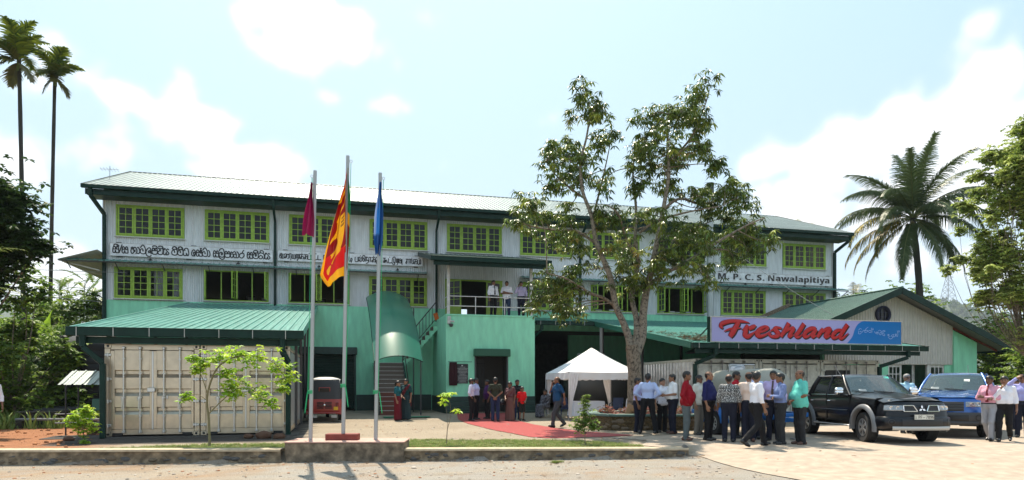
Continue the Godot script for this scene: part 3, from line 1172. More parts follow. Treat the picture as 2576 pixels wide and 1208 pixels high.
	for k in 6:
		var e := MB.new()
		e.tube([Vector3(-0.35 + k * 0.14, 0.8, -0.22), Vector3(-0.35 + k * 0.14, 0.86, 0.22)], 0.008, 4)
		put("rod", e, M.mid_grey, antenna)
	var bm := MB.new()
	bm.tube([Vector3(-0.42, 0.83, 0), Vector3(0.42, 0.85, 0)], 0.009, 4)
	put("boom", bm, M.mid_grey, antenna)


func porch() -> void:
	var z1 := -30.5
	var x0 := 4.68
	var x1 := 8.8
	var o := thing("entrance_porch", "mint green square porch with balcony on top and dark entrance door", "porch")
	var w := MB.new()
	var t := 0.18
	w.box(Vector3((x0 + 6.0) / 2, 2.25, z1 - t / 2), Vector3(6.0 - x0, 4.7, t))
	w.box(Vector3((7.5 + x1) / 2, 2.25, z1 - t / 2), Vector3(x1 - 7.5, 4.7, t))
	w.box(Vector3(6.75, (2.75 + 4.6) / 2, z1 - t / 2), Vector3(1.5, 1.85, t))
	for s in [0, 1]:
		w.box(Vector3(x0 + t / 2 + s * (x1 - x0 - t), 2.25, (z1 - t + FZ + 0.03) / 2), Vector3(t, 4.7, z1 - t - FZ - 0.03))
	put("wall", w, M.mint_wall, o)
	var lip := MB.new()
	lip.cbox(Vector3((x0 + x1) / 2, 4.565, z1 + 0.005), Vector3(x1 - x0 + 0.03, 0.075, 0.06), 0.01)
	put("wall_lip", lip, M.mint_wall, o)
	var fl := MB.new()
	fl.box(Vector3((x0 + x1) / 2, 4.49, (z1 - t + FZ) / 2), Vector3(x1 - x0 - 2 * t, 0.14, z1 - t - FZ - 0.04))
	put("balcony_floor", fl, M.mid_grey, o)
	for k in 4:
		for q in [[(x0 + 5.985) / 2, z1 + 0.02, 6.015 - x0, 0.05], [(7.515 + x1) / 2, z1 + 0.02, x1 - 7.485, 0.05], [x0 - 0.02, (z1 + FZ) / 2, 0.05, z1 - FZ - 0.1]]:
			var pl := MB.new()
			pl.cbox(Vector3(q[0], 0.12 + k * 0.225, q[1]), Vector3(q[2], 0.22, q[3]), 0.008)
			put("plinth_course", pl, M.plinth_green, o)
	var hd := MB.new()
	hd.cbox(Vector3(6.75, 2.88, z1 + 0.14), Vector3(1.66, 0.34, 0.32), 0.025)
	put("shutter_box", hd, mat("box_green", Color(0.012, 0.085, 0.045), 0.5), o)
	var hall := MB.new()
	hall.box(Vector3(6.75, 1.4, -32.4), Vector3(2.2, 2.9, 0.06))
	for s in [-1, 1]:
		hall.box(Vector3(6.75 + s * 1.0, 1.4, -31.5), Vector3(0.06, 2.9, 1.6))
	put("hall", hall, M.dark_room, o)
	var df := MB.new()
	for s in [-1, 1]:
		df.cbox(Vector3(6.75 + s * 0.74, 1.4, z1 - 0.02), Vector3(0.07, 2.7, 0.14), 0.01)
	put("door_frame", df, M.dark_grey, o)
	var gt := MB.new()
	for k in 5:
		gt.bar(Vector3(6.1 + k * 0.09, 0.15, z1 - 0.3), Vector3(6.1 + k * 0.09, 2.6, z1 - 0.3), 0.02, 0.02)
	for y in [0.4, 1.3, 2.4]:
		gt.bar(Vector3(6.06, y, z1 - 0.3), Vector3(6.5, y, z1 - 0.3), 0.025, 0.025)
	put("folding_gate", gt, M.black_metal, o)
	# posts, rail and the little roof over the balcony
	for x in [x0 + 0.12, x1 - 0.14]:
		var p := MB.new()
		p.cbox(Vector3(x, 5.65, z1 - 0.12), Vector3(0.13, 2.3, 0.13), 0.012)
		put("post", p, M.off_white, o)
	for y in [4.98, 5.42]:
		var r := MB.new()
		r.tube([Vector3(x0 + 0.15, y, z1 - 0.1), Vector3(x1 - 0.15, y, z1 - 0.1)], 0.022, 8)
		put("rail", r, M.white_paint, o)
	for k in [0.33, 0.66]:
		var r := MB.new()
		r.tube([Vector3(lerpf(x0, x1, k), 4.56, z1 - 0.1), Vector3(lerpf(x0, x1, k), 5.42, z1 - 0.1)], 0.022, 8)
		put("baluster", r, M.white_paint, o)
	for y in [4.98, 5.42]:
		var r := MB.new()
		r.tube([Vector3(x0 + 0.1, y, z1 - 0.15), Vector3(x0 + 0.1, y, z1 - 0.9)], 0.02, 6)
		put("side_rail", r, M.white_paint, o)
	var sl := Vector3(0, 1.08, -5.0)
	var rf := MB.new()
	rf.sheet(Vector3(3.95, 7.03, -29.95), Vector3.RIGHT, 5.4, sl.normalized(), sl.length(), 0.25, 0.035, true)
	var roof := put("porch_roof", rf, mat("porch_tin", Color(0.06, 0.13, 0.11), 0.4, 0.1, nt(0.02, 0.7, 1.0, 5, 41), 0.3), o)
	var ln := MB.new()
	ln.quad(Vector3(3.97, 6.97, -29.97), Vector3(9.33, 6.97, -29.97), Vector3(9.33, 8.03, -34.9), Vector3(3.97, 8.03, -34.9))
	for k in 6:
		ln.bar(Vector3(3.97, 6.98 + k * 0.2, -30.1 - k * 0.94), Vector3(9.33, 6.98 + k * 0.2, -30.1 - k * 0.94), 0.06, 0.08)
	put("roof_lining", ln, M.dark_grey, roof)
	gutter(o, Vector3(3.9, 7.06, -29.86), Vector3(9.42, 7.06, -29.86), 0.2, 0.14)
	var fs := MB.new()
	fs.cbox(Vector3(6.65, 6.8, -30.0), Vector3(5.2, 0.22, 0.03), 0.006)
	put("fascia", fs, M.green_metal, o)
	for x in [3.93, 9.38]:
		var v := MB.new()
		v.bar(Vector3(x, 7.0, -29.95), Vector3(x, 8.05, -34.95), 0.04, 0.2)
		put("verge_board", v, M.green_metal, roof)
	# balcony doors standing open, lime green
	for q in [[5.4, 1, 40.0], [8.25, -1, 12.0]]:
		var d := MB.new()
		var w2 := 0.85
		for s in [0, 1]:
			d.cbox(Vector3(0.04 + s * (w2 - 0.08), 1.1, 0), Vector3(0.08, 2.2, 0.045), 0.006)
		for q2 in [[0.45, 0.9], [2.16, 0.08]]:
			d.cbox(Vector3(w2 / 2, q2[0], 0), Vector3(w2 - 0.16, q2[1], 0.043), 0.006)
		for k in range(1, 4):
			d.box(Vector3(w2 / 2, 0.9 + k * 0.305, 0), Vector3(w2 - 0.16, 0.025, 0.03))
		d.box(Vector3(w2 / 2, 1.5, 0), Vector3(0.03, 1.24, 0.034))
		d.cbox(Vector3(w2 / 2, 0.4, 0.025), Vector3(0.42, 0.5, 0.02), 0.008)
		var dd := put("balcony_door", d, M.lime_paint, o, Vector3(q[0], 4.58, FZ + 0.05))
		dd.basis = Basis(Vector3.UP, -deg_to_rad(q[2]) if q[1] == 1 else PI + deg_to_rad(q[2]))
		var gp := MB.new()
		gp.quad(Vector3(0.08, 0.9, 0), Vector3(w2 - 0.08, 0.9, 0), Vector3(w2 - 0.08, 2.12, 0), Vector3(0.08, 2.12, 0))
		put("pane", gp, M.pane, dd)
	var fr := MB.new()
	for x in [5.37, 8.28]:
		fr.cbox(Vector3(x, 5.7, FZ + 0.02), Vector3(0.09, 2.26, 0.12), 0.008)
	fr.cbox(Vector3(6.83, 6.82, FZ + 0.02), Vector3(3.0, 0.08, 0.122), 0.008)
	put("door_frame", fr, M.lime_paint, o)
	# unveiled plaque with its curtain
	var pq := thing("stone_plaque", "black engraved plaque on the porch wall left of the door", "plaque", Vector3(5.42, 1.93, z1 + 0.02))
	var pb := MB.new()
	pb.cbox(Vector3.ZERO, Vector3(0.5, 0.88, 0.04), 0.008)
	put("slab", pb, M.letter_black, pq)
	var tx := MB.new()
	var em := MB.new()
	em.tube([Vector3(-0.02, 0.36, 0.021), Vector3(-0.02, 0.36, 0.024)], 0.035, 12)
	put("emblem", em, M.off_white, pq)
	var yy := 0.29
	for k in 17:
		var ln2 := 0.12 + 0.1 * absf(sin(k * 2.7)) + (0.08 if k % 4 == 1 else 0.0)
		var xx := -ln2
		while xx < ln2:
			var wl := 0.014 + 0.025 * absf(sin(xx * 91.0 + k))
			tx.box(Vector3(xx + wl / 2, yy, 0.022), Vector3(wl, 0.013, 0.004))
			xx += wl + 0.008
		yy -= 0.04 if k % 3 else 0.052
	put("engraved_lines", tx, M.off_white, pq)
	var cu := thing("plaque_curtain", "dark maroon unveiling curtain drawn aside on its rod beside the plaque", "curtain", Vector3(4.98, 1.4, z1 + 0.06))
	var cl := MB.new()
	var rows := []
	for j in 9:
		var r := []
		for i in 29:
			var u := float(i) / 28.0
			r.append(Vector3((u - 0.5) * (0.36 + 0.03 * sin(j * 0.5)), j * 0.13, 0.045 + 0.028 * sin(u * 38.0 + 0.2 * sin(j))))
		rows.append(r)
	cl.grid(rows)
	put("cloth", cl, mat("maroon_velvet", Color(0.045, 0.008, 0.012), 0.8), cu)
	var rd := MB.new()
	rd.tube([Vector3(-0.22, 1.06, 0.03), Vector3(0.86, 1.06, 0.03)], 0.012, 6)
	put("rod", rd, M.black_metal, cu)
	# camera on the porch corner
	var cc := thing("security_camera", "white dome security camera on the corner of the porch wall", "security camera", Vector3(x0 + 0.13, 4.22, z1))
	var c1 := MB.new()
	c1.cbox(Vector3(0, 0.1, 0.05), Vector3(0.15, 0.34, 0.1), 0.02)
	put("bracket_box", c1, M.off_white, cc)
	var c2 := MB.new()
	c2.lathe([Vector2(0.001, -0.1), Vector2(0.07, -0.07), Vector2(0.1, 0.0), Vector2(0.09, 0.05), Vector2(0.001, 0.07)], 14, Transform3D(Basis(), Vector3(0.07, -0.12, 0.16)))
	put("dome", c2, M.dark_grey, cc)
	var c3 := MB.new()
	c3.tube([Vector3(0.05, 0.05, 0.1), Vector3(0.2, 0.03, 0.2)], 0.04, 8)
	put("bullet_camera", c3, M.off_white, cc)
	var hose := thing("hose", "blue hose hanging in a curve beside the entrance door", "hose", Vector3(5.93, 0.15, z1 + 0.1))
	var hb := MB.new()
	hb.tube(smooth([Vector3(0, 1.25, 0), Vector3(0.12, 1.05, 0.1), Vector3(0.2, 0.7, 0.15), Vector3(0.12, 0.3, 0.12), Vector3(-0.05, 0.03, 0.1)], 5), 0.02, 7)
	put("tube", hb, mat("hose_blue", Color(0.01, 0.03, 0.16), 0.5), hose)


func staircase() -> void:
	# a flight straight ahead to a landing at the wall, then one to the right up to the balcony
	var o := thing("outdoor_staircase", "concrete staircase rising under the green sheet to the balcony", "staircase")
	var n1 := 12
	for k in n1:
		var s := MB.new()
		var y := 0.12 + (k + 1) * 0.195
		s.cbox(Vector3(2.35, y / 2, -30.0 - k * 0.27), Vector3(1.25, y, 0.272), 0.008)
		put("step", s, mat("step_red", Color(0.14, 0.05, 0.035), 0.8) if k < 5 else (mat("step_grey", Color(0.12, 0.1, 0.085), 0.85) if k == 5 else M.step_grey), o)
		var ns := MB.new()
		ns.cbox(Vector3(2.35, y + 0.004, -30.0 - k * 0.27 + 0.13), Vector3(1.24, 0.02, 0.03), 0.005)
		put("nosing", ns, M.off_white, o)
	var ld := MB.new()
	ld.box(Vector3(2.4, 2.4, -34.05), Vector3(1.5, 0.16, 1.7))
	put("landing", ld, M.mint_wall, o)
	# right-hand flight: stepped slab along the wall
	var n2 := 9
	for k in n2:
		var s := MB.new()
		s.cbox(Vector3(3.1 + (k + 0.5) * 0.2, 2.48 + (k + 1) * 0.228 - 0.114, -34.0), Vector3(0.2, 0.228, 1.2), 0.006)
		put("step", s, mat("step_brown", Color(0.13, 0.075, 0.06), 0.8) if k == 0 else M.step_brown, o)
	var sb := MB.new()
	var poly := PackedVector2Array([Vector2(3.0, 2.2), Vector2(4.9, 4.35)])
	for k in n2:
		poly.append(Vector2(3.1 + (n2 - k) * 0.2, 2.48 + (n2 - k) * 0.228 - 0.02))
		poly.append(Vector2(3.1 + (n2 - k - 1) * 0.2, 2.48 + (n2 - k) * 0.228 - 0.02))
	poly.append(Vector2(3.0, 2.48))
	sb.prism(poly, -33.42, -33.3)
	put("stringer", sb, M.mint_wall, o)
	var sw := MB.new()
	for x in [1.68, 3.0]:
		sw.prism(PackedVector2Array([Vector2(29.8, 0.0), Vector2(33.2, 0.0), Vector2(33.2, 2.45), Vector2(32.9, 2.5), Vector2(29.8, 0.38)]), x - 0.04, x + 0.04, Transform3D(Basis(Vector3(0, 0, -1), Vector3.UP, Vector3(1, 0, 0)), Vector3.ZERO))
	put("side_wall", sw, M.plinth_green, o)
	var a := Vector3(2.6, 2.85, -33.35)
	var c := Vector3(4.62, 5.45, -33.35)
	var hr := MB.new()
	hr.bar(Vector3(3.0, 3.45, -33.35), c, 0.05, 0.05)
	hr.bar(Vector3(3.0, 2.7, -33.35), Vector3(4.62, 4.65, -33.35), 0.035, 0.035)
	put("handrail", hr, M.black_metal, o)
	for k in 11:
		var x := lerpf(3.05, 4.6, k / 10.0)
		var r := MB.new()
		r.bar(Vector3(x, lerpf(2.75, 4.6, k / 10.0), -33.35), Vector3(x, lerpf(3.5, 5.42, k / 10.0), -33.35), 0.025, 0.025)
		put("baluster", r, M.black_metal, o)
	for k in 2:
		var x: float = [3.02, 4.62][k]
		var r := MB.new()
		r.bar(Vector3(x, [2.4, 4.5][k], -33.35), Vector3(x, [3.55, 5.6][k], -33.35), 0.055, 0.055)
		put("newel", r, M.black_metal, o)
	for x in [1.66, 3.02]:
		var r := MB.new()
		r.bar(Vector3(x, 1.0, -29.95), Vector3(x, 3.4, -33.1), 0.04, 0.04)
		r.bar(Vector3(x, 0.1, -29.95), Vector3(x, 1.0, -29.95), 0.04, 0.04)
		put("handrail", r, M.black_metal, o)
	# the translucent green sheet arched over the stairs
	var cs := thing("sheet_canopy", "curved translucent green plastic sheet sloping down over the outside stairs", "canopy")
	var rows := []
	for j in 19:
		var v := float(j) / 18.0
		var r := []
		for i in 13:
			var u := float(i) / 12.0
			var p := Vector3(lerpf(1.35, 3.35, u) + v * 0.1, lerpf(5.75, 2.42, v) + 0.4 * (1.0 - pow(absf(u * 2.0 - 1.0), 2.0)) * (0.9 - 0.3 * v), lerpf(-34.7, -28.9, pow(v, 0.9)))
			p.y += 0.3 * sin(v * PI)
			r.append(p)
		rows.append(r)
	var sh := MB.new()
	sh.grid(rows)
	var gm := mat("green_sheet", Color(0.0, 0.25, 0.165), 0.3)
	gm.transparency = BaseMaterial3D.TRANSPARENCY_ALPHA
	gm.albedo_color.a = 0.8
	gm.backlight_enabled = true
	gm.backlight = Color(1.0, 1.0, 1.0)
	put("plastic_sheet", sh, gm, cs)
	for j in [0, 4, 9, 14, 18]:
		var r := MB.new()
		var pts := []
		for i in 13:
			pts.append(rows[j][i] + Vector3.DOWN * 0.03)
		r.tube(pts, 0.02, 6)
		put("hoop", r, M.green_metal, cs)
	for i in [0, 6, 12]:
		var r := MB.new()
		var pts := []
		for j in 19:
			pts.append(rows[j][i] + Vector3.DOWN * 0.035)
		r.tube(pts, 0.02, 6)
		put("purlin", r, M.green_metal, cs)
	for q in [[1.5, -29.6], [3.45, -29.6], [3.5, -33.0]]:
		var r := MB.new()
		r.tube([Vector3(q[0], 0.1, q[1]), Vector3(q[0], 2.75 if q[1] > -30.0 else 5.1, q[1])], 0.03, 8)
		put("post", r, M.dark_grey, cs)
	var rug := MB.new()
	rug.cbox(Vector3(2.75, 0.1, -28.6), Vector3(1.9, 0.02, 0.5), 0.005)
	put("step_mat", rug, mat("mat_green", Color(0.02, 0.2, 0.1), 0.95), self)
	tag(get_node("step_mat"), "green mat on the ground before the stairs", "mat")


# ---- lean-to roofs
func sheds() -> void:
	var o := thing("left_shed", "lean-to shed with pale green ribbed roof over the two silver containers", "shed")
	var a := Vector3(-6.75, 2.9, -20.2)
	var sl := Vector3(0, 2.35, -14.75)
	var rf := MB.new()
	rf.sheet(a, Vector3.RIGHT, 5.75, sl.normalized(), sl.length(), 0.25, 0.032, true)
	var roof := put("roof", rf, M.green_roof, o)
	var ln := MB.new()
	ln.quad(a + Vector3(0.02, -0.05, 0), a + Vector3(5.73, -0.05, 0), a + Vector3(5.73, -0.05, 0) + sl, a + Vector3(0.02, -0.05, 0) + sl)
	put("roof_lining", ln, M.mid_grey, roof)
	for x in [-6.77, -0.98]:
		var v := MB.new()
		v.bar(Vector3(x, 2.84, -20.2), Vector3(x, 5.2, -34.95), 0.05, 0.22)
		put("verge_board", v, M.green_roof, roof)
	for k in 6:
		var p := MB.new()
		p.bar(Vector3(-6.7, 2.8 + k * 0.45, -20.4 - k * 2.8), Vector3(-1.05, 2.8 + k * 0.45, -20.4 - k * 2.8), 0.06, 0.1)
		put("purlin", p, M.dark_grey, roof)
	gutter(o, Vector3(-6.83, 2.93, -20.1), Vector3(-0.93, 2.93, -20.1), 0.24, 0.15, 0.86)
	var fs := MB.new()
	fs.cbox(Vector3(-3.85, 2.6, -20.25), Vector3(5.6, 0.18, 0.05), 0.006)
	put("fascia", fs, M.green_metal, o)
	downpipe(o, [Vector3(-6.45, 2.72, -20.1), Vector3(-6.45, 2.4, -20.1), Vector3(-6.02, 1.98, -20.25), Vector3(-6.02, 0.0, -20.25)], 0.07)
	downpipe(o, [Vector3(-1.5, 2.72, -20.1), Vector3(-1.5, 2.35, -20.1), Vector3(-1.36, 2.05, -20.3), Vector3(-1.36, 0.0, -20.3)], 0.07)
	for q in [[-6.1, -21.0], [-6.1, -26.0], [-6.1, -31.0], [-1.3, -23.0], [-1.3, -26.0], [-1.3, -29.0], [-1.3, -32.0]]:
		var p := MB.new()
		p.cbox(Vector3(q[0], (2.75 - (q[1] + 20.2) * 0.159) / 2, q[1]), Vector3(0.09, 2.75 - (q[1] + 20.2) * 0.159, 0.09), 0.008)
		put("post", p, M.dark_grey, o)
	# right-hand lean-to: a short roof beside the porch, then the long one over the white containers
	var r2 := thing("right_shed", "large lean-to shed with pale green ribbed roof beside the mango tree", "shed")
	var a2 := Vector3(12.4, 2.93, -22.5)
	var s2 := Vector3(0, 2.03, -12.45)
	var rb := MB.new()
	rb.sheet(a2, Vector3.RIGHT, 10.2, s2.normalized(), s2.length(), 0.25, 0.032, true)
	rb.sheet(Vector3(8.95, 4.5, -32.15), Vector3.RIGHT, 3.42, Vector3(0, 0.47, -2.8).normalized(), 2.84, 0.25, 0.032, true)
	var roof2 := put("roof", rb, M.green_roof, r2)
	var ln2 := MB.new()
	ln2.quad(a2 + Vector3(0.02, -0.05, 0), a2 + Vector3(10.18, -0.05, 0), a2 + Vector3(10.18, -0.05, 0) + s2, a2 + Vector3(0.02, -0.05, 0) + s2)
	ln2.quad(Vector3(8.97, 4.45, -32.13), Vector3(12.38, 4.45, -32.13), Vector3(12.38, 4.92, -34.93), Vector3(8.97, 4.92, -34.93))
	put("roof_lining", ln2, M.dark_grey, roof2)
	for q in [[12.37, 2.87, -22.5], [22.63, 2.87, -22.5], [8.93, 4.45, -32.1]]:
		var v := MB.new()
		v.bar(Vector3(q[0], q[1], q[2]), Vector3(q[0], 4.93, -34.95), 0.05, 0.24)
		put("verge_board", v, mat("verge_green", Color(0.03, 0.14, 0.10), 0.4) if q[0] == 12.37 else M.green_metal, roof2)
	for k in 6:
		var p := MB.new()
		p.bar(Vector3(12.45, 2.84 + k * 0.4, -22.7 - k * 2.44), Vector3(22.6, 2.84 + k * 0.4, -22.7 - k * 2.44), 0.06, 0.1)
		put("purlin", p, M.dark_grey, roof2)
	gutter(r2, Vector3(12.35, 2.95, -22.4), Vector3(22.68, 2.95, -22.4), 0.2, 0.15, 0.8)
	var f2 := MB.new()
	f2.cbox(Vector3(17.5, 2.66, -22.55), Vector3(9.9, 0.16, 0.05), 0.006)
	put("fascia", f2, M.green_metal, r2)
	gutter(r2, Vector3(9.3, 4.55, -32.05), Vector3(12.3, 4.55, -32.05), 0.2, 0.15, 0.75)
	downpipe(r2, [Vector3(13.3, 2.75, -22.4), Vector3(13.3, 2.5, -22.4), Vector3(12.75, 2.2, -22.9), Vector3(12.75, 0.0, -22.9)], 0.07)
	downpipe(r2, [Vector3(21.75, 2.75, -22.4), Vector3(21.75, 2.5, -22.4), Vector3(20.95, 2.15, -23.0), Vector3(20.95, 0.0, -23.0)], 0.07)
	downpipe(r2, [Vector3(9.6, 4.36, -32.05), Vector3(9.6, 4.1, -32.05), Vector3(9.1, 3.6, -32.3), Vector3(9.1, 0.1, -32.3)], 0.07)
	for q in [[12.55, -27.0], [12.55, -31.5], [16.5, -31.0], [20.0, -31.0]]:
		var p := MB.new()
		var hh: float = 2.8 - (q[1] + 22.5) * 0.163
		p.cbox(Vector3(q[0], hh / 2, q[1]), Vector3(0.1, hh, 0.1), 0.008)
		put("post", p, M.black_metal, r2)
	# fallen leaves on that roof
	var lv := MB.new()
	lv.quad(Vector3(-0.1, 0, -0.025), Vector3(0.1, 0, -0.03), Vector3(0.1, 0.01, 0.03), Vector3(-0.1, 0.012, 0.025))
	var at := []
	var cs := []
	for k in 420:
		var u := 12.7 + absf(rng.randfn(0.0, 1.0)) * 1.9
		var w := -23.0 - absf(rng.randfn(0.0, 1.0)) * 1.8
		at.append(Transform3D(Basis(Vector3.UP, rng.randf() * TAU).scaled(Vector3.ONE * rng.randf_range(0.7, 1.3)), Vector3(u, 2.985 - (w + 22.5) * 0.163, w)))
		cs.append(Color(0.12, 0.075, 0.035).lerp(Color(0.03, 0.03, 0.02), rng.randf()))
	tag(stuff("fallen_leaves", lv.mesh(), M.leaf, at, cs), "dry mango leaves fallen on the green shed roof", "leaves")
	# vent pipe that rises through the shed roof
	var vp := thing("vent_pipe", "tall pale grey vent pipe rising behind the mango tree", "pipe", Vector3(19.62, 4.0, -33.6))
	var t := MB.new()
	t.tube([Vector3(0, 0, 0), Vector3(0, 7.9, 0)], 0.17, 14)
	put("pipe", t, M.pole_grey, vp)
	var cp := MB.new()
	cp.tube([Vector3(0, 7.75, 0), Vector3(0, 8.4, 0)], 0.2, 14)
	put("cowl", cp, M.dark_grey, vp)
	# boiler and pipes in the shade under the roof
	var bo := thing("boiler", "big dark cylindrical tank lying in the shade under the shed roof", "boiler tank", Vector3(12.2, 1.3, -31.3))
	var bt := MB.new()
	bt.lathe([Vector2(0.001, -1.6), Vector2(0.8, -1.5), Vector2(1.15, -1.2), Vector2(1.15, 1.2), Vector2(0.8, 1.5), Vector2(0.001, 1.6)], 24, Transform3D(Basis(Vector3.BACK, PI / 2), Vector3.ZERO))
	put("drum", bt, mat("boiler_dark", Color(0.07, 0.065, 0.06), 0.5, 0.2), bo)
	for x in [-0.8, 0.8]:
		var s := MB.new()
		s.box(Vector3(x, -0.8, 0), Vector3(0.3, 1.0, 1.8))
		put("cradle", s, M.dark_grey, bo)
	var pv := MB.new()
	pv.tube([Vector3(-1.0, 1.1, 0), Vector3(-1.0, 1.6, 0), Vector3(0.4, 1.6, 0)], 0.04, 8)
	pv.cbox(Vector3(-1.9, 0.9, 0.4), Vector3(0.4, 0.25, 0.3), 0.03)
	pv.tube([Vector3(0.2, 1.0, 0), Vector3(0.2, 2.9, 0)], 0.09, 10)
	put("pipework", pv, M.mid_grey, bo)


func shop_building() -> void:
	var z := -27.5
	var o := thing("gabled_shop", "mint green shop with corrugated gable front and round window", "building")
	var px := 25.6
	var ey := 3.2
	var py := 5.95
	var half := 6.8
	# corrugated gable
	var cg := MB.new()
	cg.sheet(Vector3(21.95, 2.42, z + 0.05), Vector3.RIGHT, 7.35, Vector3.UP, 3.5, 0.15, 0.02)
	for k in cg.v.size():
		cg.v[k].y = minf(cg.v[k].y, py - 0.16 - absf(cg.v[k].x - px) * (py - ey) / half)
	put("gable_cladding", cg, M.silver_old, o)
	var gw := MB.new()
	gw.prism(PackedVector2Array([Vector2(21.9, 2.4), Vector2(30.83, 2.4), Vector2(30.83, py - 0.3 - (30.83 - px) * (py - ey) / half), Vector2(px, py - 0.3), Vector2(21.9, py - 0.3 - (px - 21.9) * (py - ey) / half)]), z - 0.2, z)
	for q in [[21.9, 25.55, 0.0, 2.4], [28.85, 30.83, 0.0, 2.4]]:
		gw.box(Vector3((q[0] + q[1]) / 2, 1.2, z - 0.1), Vector3(q[1] - q[0], 2.4, 0.2))
	gw.box(Vector3(29.42, 1.9, z + 0.06), Vector3(0.25, 3.9, 0.12))
	gw.box(Vector3(30.75, 1.5, z - 4.0), Vector3(0.16, 3.4, 7.6))
	put("wall", gw, M.mint_wall, o)
	var fl := MB.new()
	fl.box(Vector3(26.5, 0.06, -31.2), Vector3(8.4, 0.12, 7.2))
	fl.box(Vector3(26.5, 1.6, -34.8), Vector3(8.4, 3.2, 0.1))
	put("room_inside", fl, M.dark_room, o)
	# white glazed doors
	for q in [[25.55, 0.8, 0.0], [27.0, 0.85, 0.7], [27.98, 0.9, 0.0]]:
		var d := MB.new()
		var w: float = q[1]
		for s in [0, 1]:
			d.cbox(Vector3(0.05 + s * (w - 0.1), 1.2, 0), Vector3(0.1, 2.36, 0.05), 0.006)
		d.cbox(Vector3(w / 2, 2.32, 0), Vector3(w - 0.2, 0.12, 0.048), 0.006)
		d.cbox(Vector3(w / 2, 0.35, 0), Vector3(w - 0.2, 0.7, 0.046), 0.006)
		for k in 2:
			d.box(Vector3(0.1 + (w - 0.2) * (k + 1) / 3.0, 1.5, 0), Vector3(0.04, 1.6, 0.04))
		d.box(Vector3(w / 2, 1.93, 0), Vector3(w - 0.2, 0.04, 0.038))
		var dd := put("glazed_door", d, M.white_paint, o, Vector3(q[0], 0.02, z - 0.06))
		dd.rotation.y = q[2]
		var pw := (w - 0.2) / 3.0
		for k in 6:
			var gp := MB.new()
			var x0 := 0.1 + pw * (k % 3)
			gp.quad(Vector3(x0, [0.7, 1.93][k / 3], 0), Vector3(x0 + pw, [0.7, 1.93][k / 3], 0), Vector3(x0 + pw, [1.93, 2.26][k / 3], 0), Vector3(x0, [1.93, 2.26][k / 3], 0))
			put("pane", gp, M.pane, dd)
	var df := MB.new()
	df.cbox(Vector3(27.2, 2.43, z - 0.05), Vector3(3.4, 0.06, 0.14), 0.006)
	df.cbox(Vector3(27.88, 1.2, z - 0.05), Vector3(0.12, 2.4, 0.12), 0.006)
	put("door_frame", df, M.white_paint, o)
	# round louvred window
	var rw := MB.new()
	rw.lathe([Vector2(0.3, 0.1), Vector2(0.3, 0.0), Vector2(0.41, 0.0), Vector2(0.41, 0.12), Vector2(0.35, 0.15), Vector2(0.3, 0.1)], 28, Transform3D(Basis(Vector3.RIGHT, PI / 2), Vector3(25.15, 4.78, z + 0.06)))
	var win := put("round_window", rw, mat("window_navy", Color(0.012, 0.016, 0.05), 0.5), o)
	var dk := MB.new()
	dk.tube([Vector3(25.15, 4.78, z + 0.05), Vector3(25.15, 4.78, z + 0.075)], 0.31, 24)
	put("pane", dk, M.letter_black, win)
	for k in 2:
		var s := MB.new()
		s.box(Vector3(25.15 + (k - 0.5) * 0.22, 4.78, z + 0.1), Vector3(0.025, 0.58, 0.03))
		s.box(Vector3(25.15, 4.78 + (k - 0.5) * 0.22, z + 0.1), Vector3(0.58, 0.025, 0.028))
		put("bar", s, M.window_navy, win)
	# roof
	var dr := Vector3(half, ey - py, 0)
	var rf := MB.new()
	rf.sheet(Vector3(px, py + 0.02, -26.75), Vector3.FORWARD, 8.15, Vector3(-half, ey - py, 0).normalized(), dr.length(), 0.25, 0.03, true)
	rf.sheet(Vector3(px, py + 0.02, -34.9), Vector3.BACK, 8.15, dr.normalized(), dr.length(), 0.25, 0.03, true)
	var roof := put("roof", rf, M.shop_roof, o)
	var ln := MB.new()
	for s in [-1.0, 1.0]:
		ln.quad(Vector3(px, py - 0.05, -26.77), Vector3(px + s * half, ey - 0.05, -26.77), Vector3(px + s * half, ey - 0.05, -34.9), Vector3(px, py - 0.05, -34.9))
	put("roof_lining", ln, M.mid_grey, roof)
	var cap := MB.new()
	for s in [-1.0, 1.0]:
		var u := Vector3(s * half, ey - py, 0).normalized()
		cap.bar(Vector3(px, py - 0.1, -26.72), Vector3(px + s * half, ey - 0.1, -26.72), 0.05, 0.3)
	put("verge_board", cap, M.green_metal, roof)
	var cp2 := MB.new()
	cp2.tube([Vector3(px, py + 0.06, -26.7), Vector3(px, py + 0.06, -34.9)], 0.09, 8, 0.5)
	put("ridge_cap", cp2, M.shop_roof, roof)
	for k in 3:
		var rl := MB.new()
		rl.bar(Vector3(29.4, ey + 1.05 - k * 0.02, z - 0.1 - k * 2.5), Vector3(32.2, ey - 0.06, z - 0.1 - k * 2.5), 0.06, 0.1)
		put("rafter", rl, M.red_oxide, roof)
	gutter(o, Vector3(px + half + 0.06, ey + 0.02, -26.8), Vector3(px + half + 0.06, ey + 0.02, -34.8), 0.16, 0.14, 0.0, Vector3.RIGHT)
	# flashing where this roof meets the long building
	var fl2 := MB.new()
	fl2.bar(Vector3(px - 4.2, py - 1.62, FZ + 0.06), Vector3(px, py + 0.1, FZ + 0.06), 0.1, 0.35)
	put("flashing", fl2, M.rusty_silver, roof)


